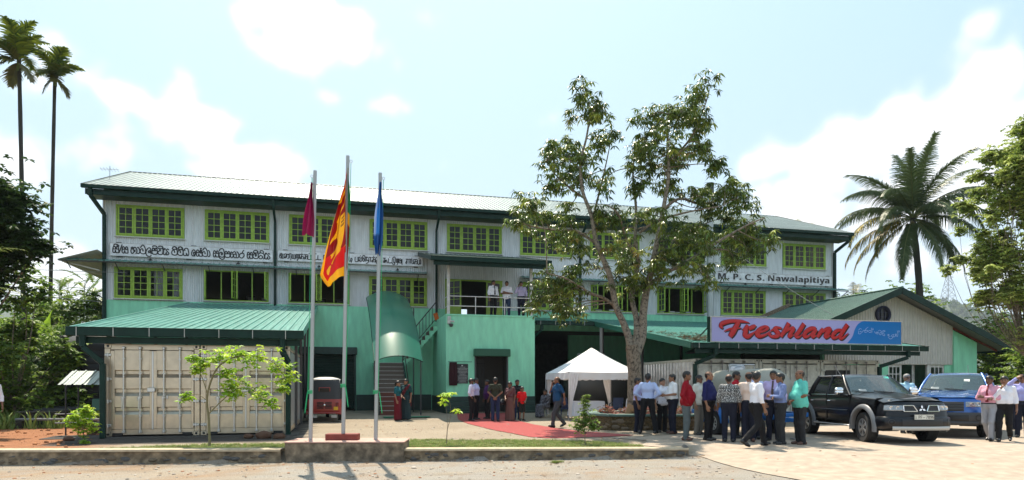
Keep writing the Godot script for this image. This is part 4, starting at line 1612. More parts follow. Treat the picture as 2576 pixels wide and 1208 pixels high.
# ---- signs. Letters are raised strokes: each a list of points "xy" on a ten by ten grid (baseline 2, x-height 7)
const SINHALA := {
	"sa": "05 17 37 55 67 87 95,05 95,05 03 12 32 44 52 72 92 94 95", "ii": "19 39 69 98 87 17 19,69 68 87", "i": "18 29 79 98 87 07", "i2": "17 29 69 88 77", "/": "02 99",
	"na": "06 17 37 35,35 57 77 95 93 82 72,54 26 05 03 12 32 54 65 63", "aa": "17 57 95 93 62 12", "va": "07 39 69 96 93 72 32 03 05 26 46 54 45", "la": "55 65 44 53 74 85 77 47 15 03 11 40 70 91,85 83 92",
	"pa": "05 17 37 55 67 87 95,05 95,05 03 22 72 93 95", "tta": "26 46 45 25 04 03 22 72 94 96 88", "ya": "26 37 17 05 03 12 32 54 52 72 93 84 65 56 77 96", "dha": "06 38 78 95 93 82 72 54 52 32 12 04 06 27 36",
	"e": "84 65 45 44 53 73 85 67 37 05 03 22 52 82", "al": "27 47 58 39 58 79 58 54", "ma": "07 29 79 96 93 72 32 03 05 26 56 65 54 44 45 56", "uu": "94 91 50 11 02 11", "ka": "05 17 36 57 77 95 92,05 95,05 03 12 32 55 53 62 92",
	"ra": "46 15 03 32 62 94 86 56 26,56 78 99", "ta": "06 27 57 86 94 82 72,64 35 14 03 22 42 63 64"
}
const TAMIL := {
	"va": "43 34 25 46 55 53 22 03 05 27 57 66 62,22 92 97", "ai": "25 34 23 12 04 06 27 46 43 32 43 54 57 76 97 95 82 62", "ra": "02 07 87,67 62 50", "ya": "17 04 02 32 52,57 52 92 97", "rra": "12 16 27 46 42,46 57 76 74 51 20,76 97 92",
	"uq": "20 41 30 50", "ka": "07 97,47 42,45 24 03 12 32 44 75 94 82 72", ".": "49 48", "pa": "07 02 92 97", "tta": "07 02 92", "nna": "02 07 77,37 33 64 83 71 40 10", "aa": "02 07 97,67 62",
	"la": "35 44 33 12 04 06 27 46 43 52 72 94 86 77", "pi": "07 02 72 77 89 98 95", "tti": "07 02 72,42 55 75 84 72 50", "ee": "54 45 36 56 63 32 04 07 29 69 88 67", "ku": "37 87,57 52,45 24 13 22 54 75 95 93 70 30 02 06 28",
	"kuu": "07 57,27 22,25 13 12 32 45 54 52,54 65 82 92", "ttu": "47 42 62,62 84 88 59 28 05 01 30 60 83", "vu": "34 25 45 53 22 03 06 37 56 53 42,42 72,77 70", "cha": "07 97,47 43,46 24 03 12 32 44", "nga": "07 02,07 37 32,36 57 66 62,62 92 97",
	"mma": "07 02 52 57,52 82 95 87 67"
}


func strokes(b: MB, list: Array, at: Transform3D, flat := 0.3, per := 4) -> void:
	for s in list:
		var p := smooth(s[0], per)
		var q := []
		for x in p:
			q.append(at * Vector3(x.x, x.y, 0))
		var r = s[1]
		if typeof(r) == TYPE_ARRAY:
			var rr := smooth(r, per)
			r = rr
		b.tube(q, r, 8, flat, at.basis.z)


func grid_text(b: MB, table: Dictionary, line: String, unit_y: float, y0: float, r: float, z: float) -> void:
	for w in line.split(" "):
		var f := w.split(":")
		var list := []
		for s in table[f[0]].split(","):
			var pts := []
			for d in s.split(" "):
				pts.append(Vector2(float(f[1]) * 0.01 + float(d[0]) / 9.0 * float(f[2]) * 0.01, y0 + (float(d[1]) - 2.0) * unit_y))
			list.append([pts, r])
		strokes(b, list, Transform3D(Basis(), Vector3(0, 0, z)))


func sign_board(called: String, label: String, x: float, y: float, w: float, h: float, z: float) -> Node3D:
	var o := thing(called, label, "sign", Vector3(x, y, z))
	var b := MB.new()
	b.cbox(Vector3(w / 2, h / 2, 0), Vector3(w, h, 0.05), 0.008)
	put("board", b, M.sign_white, o)
	var f := MB.new()
	for s in [0, 1]:
		f.cbox(Vector3(w / 2, s * h, 0.004), Vector3(w + 0.03, 0.022, 0.06), 0.005)
		f.cbox(Vector3(s * w, h / 2, 0.004), Vector3(0.022, h - 0.022, 0.058), 0.005)
	put("edge_trim", f, M.off_white, o)
	for q in [[0.35, h + 0.03], [w * 0.5, h + 0.03], [w - 0.3, h + 0.03], [0.4, -0.03], [w * 0.47, -0.03], [w - 0.35, -0.03]]:
		var k := MB.new()
		k.box(Vector3(q[0], q[1], -0.02), Vector3(0.22, 0.035, 0.05))
		put("bracket", k, M.black_metal, o)
	return o


func facade_signs() -> void:
	var z := FZ + 0.1
	var a := sign_board("sinhala_sign", "long white sign with raised black Sinhala letters, leftmost on the front", -10.08, 7.33, 7.04, 0.58, z)
	var t := MB.new()
	grid_text(t, SINHALA, "sa:12:24 ii:15:21 /:38:12 sa:50:24 na:87:24 aa:111:12 va:126:21 la:149:23 pa:175:22 i:175:21 tta:200:21 i:200:21 ya:223:23 va:259:22 i:260:20 va:284:22 i:284:21 dha:308:23 e:344:18 sa:364:25 al:377:12 va:391:21 aa:413:10 sa:438:23 ma:464:22 uu:464:22 pa:489:22 ka:514:25 aa:539:11 ra:553:21 sa:588:24 ma:615:22 i:615:22 ta:640:26 i2:643:21 ya:668:23", 0.054, 0.14, 0.025, 0.032)
	put("lettering", t, M.letter_black, a)
	var c := sign_board("tamil_sign", "white sign with raised black Tamil letters behind the flagpoles", -2.82, 7.42, 6.98, 0.5, z)
	t = MB.new()
	grid_text(t, TAMIL, "va:9:19 ai:30:22 ra:54:11 ya:67:14 rra:84:17 uq:84:17 ka:103:16 .:110:4 ka:122:16 pa:140:12 .:144:4 pa:154:13 tta:171:14 .:176:4 tta:187:15 nna:213:15 aa:231:8 va:241:18 la:260:17 pa:278:11 .:282:4 pi:291:12 tta:305:12 .:310:4 tti:335:16 pa:364:13 la:380:17 .:388:3 ee:400:13 nna:414:16 aa:431:12 ka:445:16 .:452:4 ku:464:21 kuu:500:24 tta:527:15 .:531:4 ttu:545:17 rra:565:13 vu:580:18 cha:612:15 nga:629:21 .:640:5 ka:652:17 mma:672:16 .:678:3", 0.042, 0.13, 0.021, 0.032)
	put("lettering", t, M.letter_black, c)
	var e := sign_board("english_sign", "white sign reading M. P. C. S. Nawalapitiya in bold black", 20.68, 7.28, 7.75, 0.56, z)
	var tm := text_mesh("M. P. C. S. Nawalapitiya", 0.56, 0.03, true)
	var l := obj("lettering", tm, M.letter_black, e, Vector3(3.85, 0.29, 0.03))
	var aabb := tm.get_aabb()
	l.scale = Vector3(7.35 / aabb.size.x, 0.46 / aabb.size.y, 1.0)
	l.position = Vector3(3.86 - aabb.get_center().x * l.scale.x, 0.28 - aabb.get_center().y * l.scale.y, 0.035)


func text_mesh(s: String, size: float, depth: float, bold := false, face := "Droid Sans") -> TextMesh:
	var f := SystemFont.new()
	f.font_names = PackedStringArray([face])
	f.font_weight = 700 if bold else 400
	var t := TextMesh.new()
	t.text = s
	t.font = f
	t.font_size = 48
	t.pixel_size = size / 48.0
	t.depth = depth
	t.curve_step = 2.0
	return t


func front_sign() -> void:
	var z := -22.35
	var o := thing("shop_fascia_sign", "wide lilac sign with red brush lettering reading Freshland and a blue end", "sign", Vector3(13.08, 2.98, z))
	var b := MB.new()
	b.box(Vector3(4.15, 0.46, -0.13), Vector3(8.3, 0.92, 0.26))
	put("case", b, M.green_metal, o)
	var fp := MB.new()
	fp.box(Vector3(4.15, 0.46, 0.006), Vector3(8.24, 0.88, 0.008))
	put("face", fp, mat("lilac", Color(0.36, 0.36, 0.68), 0.5), o)
	var bl := MB.new()
	var curve := smooth([Vector2(5.78, 0.022), Vector2(6.02, 0.28), Vector2(6.13, 0.55), Vector2(6.25, 0.74), Vector2(6.4, 0.85), Vector2(6.55, 0.898)], 4)
	var poly := PackedVector2Array(curve)
	poly.append(Vector2(8.27, 0.898))
	poly.append(Vector2(8.27, 0.022))
	bl.prism(poly, 0.01, 0.014)
	put("blue_end", bl, mat("sign_blue", Color(0.0, 0.165, 0.52), 0.35), o)
	var fr := MB.new()
	for s in [0, 1]:
		fr.cbox(Vector3(4.15, 0.01 + s * 0.9, 0.0), Vector3(8.34, 0.03, 0.05), 0.006)
		fr.cbox(Vector3(0.0 + s * 8.3, 0.46, 0.0), Vector3(0.03, 0.88, 0.048), 0.006)
	put("frame", fr, M.off_white, o)
	var shape := {
		"F": ["46 51 3,36 57 4,46 68 6,77 76 5,121 77 4,155 72 1", "111 73 6,99 55 7,87 36 8,75 20 6", "51 38 1,73 47 3,97 50 3,123 52 1"],
		"r": ["127 43 2,142 54 5,148 64 4", "145 59 4,140 39 7,136 26 6,150 22 6,169 33 3,189 46 1", "152 50 5,174 58 6,179 56 4"],
		"e": ["189 37 2,213 42 3,233 54 4,220 59 4,198 48 6,189 31 8,201 23 5,228 32 3,245 45 1"],
		"s": ["245 44 2,270 57 3,290 54 3", "290 53 2,271 57 4,262 50 6,275 37 7,272 26 6,250 23 4,238 30 3,248 36 1"],
		"h": ["322 75 6,307 50 6,287 23 5", "295 33 2,325 53 4,342 55 5,327 33 6,325 25 5,342 31 1,352 40 1"],
		"l": ["387 74 6,368 47 6,352 27 5,365 23 3,380 34 1"],
		"a": ["439 57 4,418 56 6,393 41 6,390 26 6,408 28 3,431 48 3", "441 54 5,426 33 6,426 24 4,441 31 2"],
		"n": ["470 58 4,457 40 6,445 24 4", "454 36 2,483 54 5,501 55 6,483 32 7,485 24 4,503 32 2"],
		"d": ["553 53 4,532 50 5,514 34 6,516 23 5,537 28 3,558 53 3", "579 75 6,561 51 6,545 26 5,556 22 4,584 42 1"]
	}
	for k in shape:
		for pass_ in 2:
			var t := MB.new()
			strokes(t, brush(shape[k], 1.45), Transform3D(Basis(), Vector3(0.05 * (1 - pass_), -0.035 * (1 - pass_), 0.016 + 0.012 * pass_)), 0.14, 5)
			put("letter" if pass_ == 1 else "letter_shadow", t, mat("sign_red", Color(0.46, 0.0, 0.004), 0.4) if not M.has("sign_red") and pass_ == 1 else (M.sign_red if pass_ == 1 else M.letter_black), o)
	var sm := MB.new()
	strokes(sm, brush(["629 50 2,632 48 2,629 41 2,640 41 2,643 49 2,636 50 2", "630 54 2,638 61 2,644 58 2", "647 46 2,652 53 2,658 54 2,659 46 2,668 48 2,673 52 2,665 55 2,659 52 2,664 60 2,674 67 2", "676 49 2,678 54 2,686 54 2,686 47 2,678 47 2", "690 45 2,692 51 2,688 65 2", "690 60 2,697 57 2,697 62 2,694 63 2", "703 51 2,707 45 2,717 41 2,719 49 2,710 47 2,723 46 2", "721 52 2,727 56 2,734 52 2,735 42 2,729 38 2,724 43 2,736 48 2", "737 50 2,745 55 2,753 53 2,741 47 2,742 37 2,750 35 2,750 41 2,741 43 2"], 0.42), Transform3D(Basis(), Vector3(0, 0, 0.016)), 0.3)
	strokes(sm, brush(["764 40 2,772 40 2,764 36 2,777 33 2", "767 31 2,772 25 2,779 23 2,787 28 2,793 41 2,781 35 2,789 31 2,798 33 2,806 42 2,798 41 2,808 33 2", "809 32 2,812 41 2,809 56 2", "810 51 2,818 51 2,818 56 2,814 54 2"], 0.42), Transform3D(Basis(), Vector3(0, 0, 0.016)), 0.3)
	put("small_lettering", sm, mat("pale_blue", Color(0.35, 0.5, 0.85), 0.5), o)
	for x in [0.3, 2.8, 5.4, 7.9]:
		var l := MB.new()
		l.bar(Vector3(x, 0.8, -0.25), Vector3(x, 0.32, -1.3), 0.04, 0.04)
		l.bar(Vector3(x, 0.05, -0.2), Vector3(x, -0.06, -0.2), 0.05, 0.05)
		put("stay", l, M.dark_grey, o)
	var rl := thing("rolled_sheet", "white half-round ventilator sheet lying on the roof behind the lilac sign", "roof sheet", Vector3(15.82, 3.38, -23.8))
	var rb := MB.new()
	var rows := []
	for j in 2:
		var r := []
		for i in 9:
			var a := PI * i / 8.0
			r.append(Vector3(-1.1 + j * 2.2, sin(a) * 0.42 + 0.22, cos(a) * 0.42))
		rows.append(r)
	rb.grid(rows)
	rb.box(Vector3(0, 0.05, -0.3), Vector3(2.1, 0.4, 0.06))
	rb.box(Vector3(0, 0.05, 0.3), Vector3(2.1, 0.4, 0.06))
	put("hood", rb, M.white_paint, rl)


func brush(list: Array, k: float) -> Array:
	var r := []
	for s in list:
		var p := []
		var w := []
		for q in s.split(","):
			var f: PackedStringArray = q.split(" ")
			p.append(Vector2(float(f[0]), float(f[1])) * 0.01)
			w.append(float(f[2]) * 0.01 * k)
		r.append([p, w])
	return r


# ---- steel containers; front (door end) at z = 0, 6.06 m long towards -z
func container_frame(o: Node3D, w: float, h: float, len_: float, m: Material, side: Material, ribbed: bool) -> void:
	var f := MB.new()
	for sx in [0, 1]:
		for sz in [0, 1]:
			f.cbox(Vector3(0.07 + sx * (w - 0.14), h / 2, -0.07 - sz * (len_ - 0.14)), Vector3(0.14, h - 0.24, 0.14), 0.01)
		f.cbox(Vector3(0.05 + sx * (w - 0.1), 0.11, -len_ / 2), Vector3(0.1, 0.16, len_ - 0.3), 0.01)
		f.cbox(Vector3(0.05 + sx * (w - 0.1), h - 0.06, -len_ / 2), Vector3(0.1, 0.1, len_ - 0.3), 0.01)
	for sz in [0, 1]:
		f.cbox(Vector3(w / 2, 0.12, -0.07 - sz * (len_ - 0.14)), Vector3(w - 0.28, 0.16, 0.13), 0.01)
		f.cbox(Vector3(w / 2, h - 0.08, -0.07 - sz * (len_ - 0.14)), Vector3(w - 0.28, 0.16, 0.13), 0.01)
	put("frame", f, m, o)
	for sx in [0, 1]:
		for sy in [0, 1]:
			var c := MB.new()
			var cx: float = 0.085 + sx * (w - 0.17)
			var cy: float = 0.06 + sy * (h - 0.12)
			c.cbox(Vector3(cx, cy, -0.07), Vector3(0.17, 0.12, 0.16), 0.012)
			var cc := put("corner_casting", c, m, o)
			var hl := MB.new()
			hl.tube([Vector3(cx, cy, 0.008), Vector3(cx, cy, 0.012)], 0.035, 10)
			put("hole", hl, M.letter_black, cc)
	for sx in [0, 1]:
		var s := MB.new()
		if ribbed:
			var n := int((len_ - 0.3) / 0.26)
			var prof := []
			for k in n:
				for q in [[0.0, 0.0], [0.07, 0.0], [0.11, 0.035], [0.2, 0.035], [0.26, 0.0]]:
					prof.append([0.15 + k * 0.26 + q[0], q[1]])
			for k in prof.size() - 1:
				var a = prof[k]
				var c = prof[k + 1]
				if c[0] - a[0] < 0.001:
					continue
				var xo: float = 0.045 if sx == 0 else w - 0.045
				var sg := -1.0 if sx == 0 else 1.0
				var p0 := Vector3(xo - sg * 0.0 + sg * (a[1] - 0.02), 0.18, -a[0])
				var p1 := Vector3(xo + sg * (c[1] - 0.02), 0.18, -c[0])
				if sx == 1:
					s.quad(p0, p1, p1 + Vector3.UP * (h - 0.28), p0 + Vector3.UP * (h - 0.28))
				else:
					s.quad(p1, p0, p0 + Vector3.UP * (h - 0.28), p1 + Vector3.UP * (h - 0.28))
		else:
			s.box(Vector3(0.03 + sx * (w - 0.06), h / 2, -len_ / 2), Vector3(0.04, h - 0.28, len_ - 0.28))
		put("side_wall", s, side, o)
	var r := MB.new()
	r.box(Vector3(w / 2, h - 0.04, -len_ / 2), Vector3(w - 0.2, 0.03, len_ - 0.28))
	r.box(Vector3(w / 2, 0.2, -len_ / 2), Vector3(w - 0.2, 0.05, len_ - 0.28))
	r.box(Vector3(w / 2, h / 2, -len_ + 0.08), Vector3(w - 0.2, h - 0.28, 0.04))
	put("roof_and_floor", r, side, o)


func lock_bar(o: Node3D, x: float, h: float, m: Material, handle := true) -> void:
	var b := MB.new()
	b.tube([Vector3(x, 0.1, 0.075), Vector3(x, h - 0.08, 0.075)], 0.02, 8)
	for y in [0.13, h - 0.11]:
		b.cbox(Vector3(x, y, 0.07), Vector3(0.07, 0.08, 0.08), 0.015)
	for y in [0.55, 1.05, 1.7, 2.1]:
		b.cbox(Vector3(x, y, 0.06), Vector3(0.075, 0.035, 0.045), 0.006)
	var r := put("lock_bar", b, m, o)
	if handle:
		var g := MB.new()
		g.bar(Vector3(x - 0.02, 1.02, 0.11), Vector3(x - 0.035, 0.74, 0.1), 0.03, 0.018)
		g.cbox(Vector3(x - 0.02, 1.04, 0.09), Vector3(0.06, 0.08, 0.04), 0.01)
		put("handle", g, m, r)


func containers() -> void:
	var w := 2.36
	var h := 2.5
	for k in 2:
		var o := thing("silver_container", ["silver shipping container with four lock bars, left of the pair", "silver shipping container behind the arching sapling, right of the pair"][k], "container", Vector3(-6.07 + k * 2.38, 0.02, -20.55), 0.0, "silver containers under the left shed")
		container_frame(o, w, h, 6.06, M.alu, mat("panel_grey", Color(0.33, 0.36, 0.36), 0.35, 0.3) if k == 0 else M.panel_grey, false)
		for s in 2:
			# door leaf with three pressed-in bands
			var x0 := 0.14 + s * (w / 2 - 0.14)
			var x1 := x0 + w / 2 - 0.15
			var d := MB.new()
			var prof := [[0.2, 0.0]]
			for y in [0.72, 1.22, 1.72]:
				prof.append_array([[y - 0.13, 0.0], [y - 0.03, -0.075], [y + 0.055, -0.075], [y + 0.075, 0.0]])
			prof.append([h - 0.17, 0.0])
			for i in prof.size() - 1:
				var a = prof[i]
				var c = prof[i + 1]
				d.quad(Vector3(x0 + 0.1, a[0], a[1]), Vector3(x1 - 0.06, a[0], a[1]), Vector3(x1 - 0.06, c[0], c[1]), Vector3(x0 + 0.1, c[0], c[1]))
			for q in [[x0 + 0.055, 0.1], [x1 - 0.035, 0.07]]:
				d.cbox(Vector3(q[0], h / 2 + 0.01, -0.02), Vector3(q[1], h - 0.38, 0.06), 0.008)
			var leaf := put("door", d, M.alu, o)
			for y in [0.3, 0.95, 1.55, 2.2]:
				var hg := MB.new()
				var hx: float = 0.09 if s == 0 else w - 0.09
				hg.cbox(Vector3(hx, y, 0.02), Vector3(0.16, 0.07, 0.05), 0.012)
				hg.tube([Vector3(hx, y - 0.05, 0.045), Vector3(hx, y + 0.05, 0.045)], 0.02, 8)
				put("hinge", hg, M.alu_bar, leaf)
			for q in [0.33, 0.72]:
				lock_bar(o, lerpf(x0, x1, q if s == 0 else 1.0 - q), h, M.alu_bar)
		var gk := MB.new()
		gk.cbox(Vector3(w / 2, h / 2, 0.01), Vector3(0.05, h - 0.36, 0.03), 0.01)
		put("gasket", gk, M.alu_bar, o)
		for q in [[0.42, 1.02], [0.82, 1.02], [1.54, 1.06]]:
			var v := MB.new()
			v.cbox(Vector3(q[0], q[1], 0.015), Vector3(0.05, 0.1, 0.03), 0.012)
			put("door_holder", v, M.alu_bar, o)
		for s in [0.32, w - 0.32]:
			var fk := MB.new()
			fk.box(Vector3(s, 0.06, 0.0), Vector3(0.25, 0.075, 0.015))
			put("fork_pocket", fk, M.letter_black, o)
		var lk := MB.new()
		lk.cbox(Vector3(w / 2 - 0.02, 1.26, 0.1), Vector3(0.19, 0.12, 0.06), 0.012)
		put("lock_box", lk, M.alu_bar, o)
	var base := thing("container_plinth", "dark concrete slab edge under the silver containers", "plinth", Vector3(-3.9, 0, -22.0))
	var pb := MB.new()
	pb.cbox(Vector3(-0.4, -0.06, 1.2), Vector3(6.4, 0.16, 1.2), 0.02)
	put("slab", pb, mat("damp_concrete", Color(0.05, 0.045, 0.04), 0.9), base)
	for q in [[-1.9, -19.2, 0.16], [-1.5, -19.0, 0.12], [-2.3, -19.35, 0.1], [-6.6, -19.6, 0.1]]:
		var rk := thing("rock", ["brown boulder at the corner of the container slab", "smaller brown stone nearest the flag base corner", "flat dark stone left of the brown boulders", "dark stone at the left end of the container slab"][[0.16, 0.12, 0.1].find(q[2]) if q[0] > -5 else 3], "stone", Vector3(q[0], 0, q[1]))
		put("stone", rock(q[2], int(q[0] * 10.0)), mat("brown_stone", Color(0.10, 0.05, 0.03), 0.95) if not M.has("brown_stone") else M.brown_stone, rk)
	# white reefers on the right
	for k in 3:
		var x := 13.32 + k * 2.83
		var ww := 2.8
		var o := thing("white_container", ["worn white container with corrugated side and double lock bars, nearest the mango tree", "white container with a square black opening in its door", "white container with a wide dark grille, nearest the shop"][k], "container", Vector3(x, 0.02, -23.95), 0.0, "white containers under the right shed")
		container_frame(o, ww, 2.42, 5.8 if k < 2 else 3.4, M.reefer_white, M.galv if k == 0 else M.reefer_white, k == 0)
		for s in 2:
			var d := MB.new()
			d.cbox(Vector3(0.15 + ww / 4 - 0.07 + s * (ww / 2 - 0.14), 1.2, -0.03), Vector3(ww / 2 - 0.16, 2.06, 0.06), 0.02)
			for y in [0.35, 2.05]:
				d.box(Vector3(0.15 + ww / 4 - 0.07 + s * (ww / 2 - 0.14), y, 0.004), Vector3(ww / 2 - 0.3, 0.014, 0.012))
			var leaf := put("door", d, M.reefer_white, o)
			for y in [0.4, 1.2, 2.0]:
				var hg := MB.new()
				hg.cbox(Vector3(0.1 + s * (ww - 0.2), y, 0.02), Vector3(0.2, 0.1, 0.05), 0.015)
				put("hinge", hg, M.reefer_white, leaf)
			for q in [0.42, 0.8]:
				lock_bar(o, 0.15 + (ww / 2 - 0.15) * (q if s == 0 else 2.0 - q), 2.42, M.mid_grey, false)
		var op := MB.new()
		if k == 1:
			op.box(Vector3(0.62, 1.78, 0.012), Vector3(0.62, 0.5, 0.02))
			put("opening", op, M.letter_black, o)
		elif k == 2:
			for i in 9:
				op.box(Vector3(0.2 + 0.58, 1.55 + i * 0.05, 0.02), Vector3(1.15, 0.022, 0.02))
			op.box(Vector3(0.78, 1.75, 0.006), Vector3(1.2, 0.5, 0.012))
			put("grille", op, M.black_metal, o)
		for y in [0.85, 0.95]:
			var lb := MB.new()
			lb.box(Vector3(ww - 0.55, y + 0.35, 0.006), Vector3(0.5, 0.025, 0.012))
			put("trim_strip", lb, M.mid_grey, o)


func rock(r: float, sd: int) -> MB:
	var b := MB.new()
	var rows := []
	for j in 7:
		var row := []
		var la := PI * (j / 6.0 - 0.5)
		for i in 11:
			var lo := -TAU * (i % 10) / 10.0
			var d := Vector3(cos(la) * cos(lo), sin(la), cos(la) * sin(lo))
			row.append(d * r * Vector3(1.3, 0.8, 1.0) * (1.0 + 0.45 * noise.get_noise_3dv(d * 3.0 + Vector3(sd, 0, 0))) + Vector3.UP * r * 0.45)
		rows.append(row)
	b.grid(rows)
	return b


func tank_corner() -> void:
	var tk := thing("water_tank", "big black plastic water tank behind the left container", "water tank", Vector3(-8.89, 0.0, -29.07))
	var b := MB.new()
	var prof := [Vector2(0.001, 0), Vector2(1.22, 0), Vector2(1.26, 0.08)]
	for k in 12:
		var y := 0.1 + k * 0.235
		var deep := 0.022 if k in [1, 2, 7, 8, 9] else 0.004
		prof.append_array([Vector2(1.26, y), Vector2(1.26, y + 0.17), Vector2(1.26 - deep, y + 0.19), Vector2(1.26 - deep, y + 0.22)])
	prof.append_array([Vector2(1.22, 2.95), Vector2(1.1, 3.05), Vector2(0.6, 3.3), Vector2(0.32, 3.34), Vector2(0.32, 3.5), Vector2(0.001, 3.52)])
	b.lathe(prof, 40)
	put("shell", b, M.water_tank, tk)
	for k in 8:
		var a := TAU * k / 8.0
		var r := MB.new()
		r.cbox(Vector3(cos(a) * 1.12, 3.05, sin(a) * 1.12), Vector3(0.2, 0.35, 0.2), 0.05, Basis(Vector3.UP, -a))
		put("lug", r, M.water_tank, tk)
	var aw := thing("pump_awning", "small pale ribbed awning standing over the pump by the tank", "awning", Vector3(-6.75, 0, -22.0))
	var rf := MB.new()
	rf.sheet(Vector3(-0.75, 1.42, 0.55), Vector3.RIGHT, 1.5, Vector3(0.15, 0.42, -0.7).normalized(), 0.78, 0.25, 0.035, true)
	put("roof", rf, mat("awning_tin", Color(0.42, 0.47, 0.44), 0.4, 0.2), aw)
	for q in [[-0.6, 0.4, 1.42], [0.6, 0.4, 1.42], [-0.45, -0.1, 1.7], [0.7, -0.1, 1.7]]:
		var p := MB.new()
		p.bar(Vector3(q[0], 0, q[1]), Vector3(q[0], q[2], q[1]), 0.035, 0.035)
		put("post", p, M.black_metal, aw)
	var bx := MB.new()
	bx.cbox(Vector3(0.1, 0.85, 0.1), Vector3(0.24, 0.34, 0.14), 0.02)
	put("switch_box", bx, mat("switch_green", Color(0.02, 0.12, 0.09), 0.5), aw)
	for y in [0.35, 0.6]:
		var r := MB.new()
		r.tube([Vector3(-0.9, y, 0.3), Vector3(0.8, y, 0.3)], 0.022, 6)
		put("pipe", r, M.mid_grey, aw)
	var pm := MB.new()
	pm.lathe([Vector2(0.001, -0.16), Vector2(0.12, -0.15), Vector2(0.13, 0.1), Vector2(0.001, 0.14)], 14, Transform3D(Basis(Vector3.BACK, PI / 2), Vector3(0.1, 0.16, 0.2)))
	pm.cbox(Vector3(0.1, 0.03, 0.2), Vector3(0.4, 0.06, 0.3), 0.01)
	put("pump", pm, mat("pump_brown", Color(0.08, 0.035, 0.02), 0.6), aw)
	var pit := thing("concrete_pit", "low dark concrete box with pipes on top beside the tank", "concrete box", spot(-15.75, 23.4), facing(-FW))
	var pb := MB.new()
	pb.cbox(Vector3(0, 0.24, 0), Vector3(1.25, 0.5, 1.2), 0.02)
	put("walls", pb, mat("old_concrete", Color(0.075, 0.062, 0.05), 0.95, 0.0, nt(0.03, 0.4, 1.0, 6, 55), 0.8), pit)
	var lid := MB.new()
	lid.cbox(Vector3(0, 0.515, 0), Vector3(1.35, 0.06, 1.3), 0.015)
	put("lid", lid, M.damp_concrete, pit)
	for k in 3:
		var p := MB.new()
		p.tube([Vector3(-0.3 + k * 0.1, 0.57 + k * 0.045, 0.35 - k * 0.3), Vector3(0.9, 0.57 + k * 0.03, 0.2 - k * 0.3)], 0.03, 8)
		put("pipe", p, M.dark_grey, pit)
	var wp := thing("water_pipe", "long grey plastic pipe running above the red soil by the pit", "pipe", spot(-16.1, 22.3, 0.3), facing(-FW))
	var w := MB.new()
	w.tube([Vector3(0, 0, 0), Vector3(2.9, 0.0, 0.1)], 0.04, 8)
	put("pipe", w, M.mid_grey, wp)
	for x in [0.15, 2.6]:
		var s := MB.new()
		s.cbox(Vector3(x, -0.18, 0.02), Vector3(0.22, 0.28, 0.2), 0.03)
		put("support", s, M.old_concrete, wp)
	for q in [[-10.3, -25.9, 0.16, "dark lump of soil on the red earth at the left edge"], [-10.6, -26.5, 0.17, "dark stone under the left end of the grey pipe"], [-9.2, -21.5, 0.07, "small stone lying on the red soil"]]:
		var rk := thing("rock", q[3], "stone", Vector3(q[0], 0, q[1]))
		put("stone", rock(q[2], int(q[0] * 7.0)), M.brown_stone, rk)
	var rt := []
	for k in 260:
		var p := Vector3(rng.randf_range(-11.5, -5.9), 0, rng.randf_range(-26.0, -16.9))
		var s := 0.012 + 0.05 * pow(rng.randf(), 4.0)
		if p.dot(FW) < wall_line(p.dot(RT)) + 0.5:
			continue
		rt.append(Transform3D(Basis(Vector3.UP, rng.randf() * TAU).scaled(Vector3.ONE * s * 8.0), Vector3(p.x, 0.0, p.z)))
	var cl := []
	for k in rt.size():
		cl.append(Color(0.42, 0.17, 0.065) * rng.randf_range(0.5, 1.1))
	tag(stuff("soil_clods", rock(0.1, 3).mesh(), M.stone_bit, rt, cl), "clods of red soil at the left", "soil")


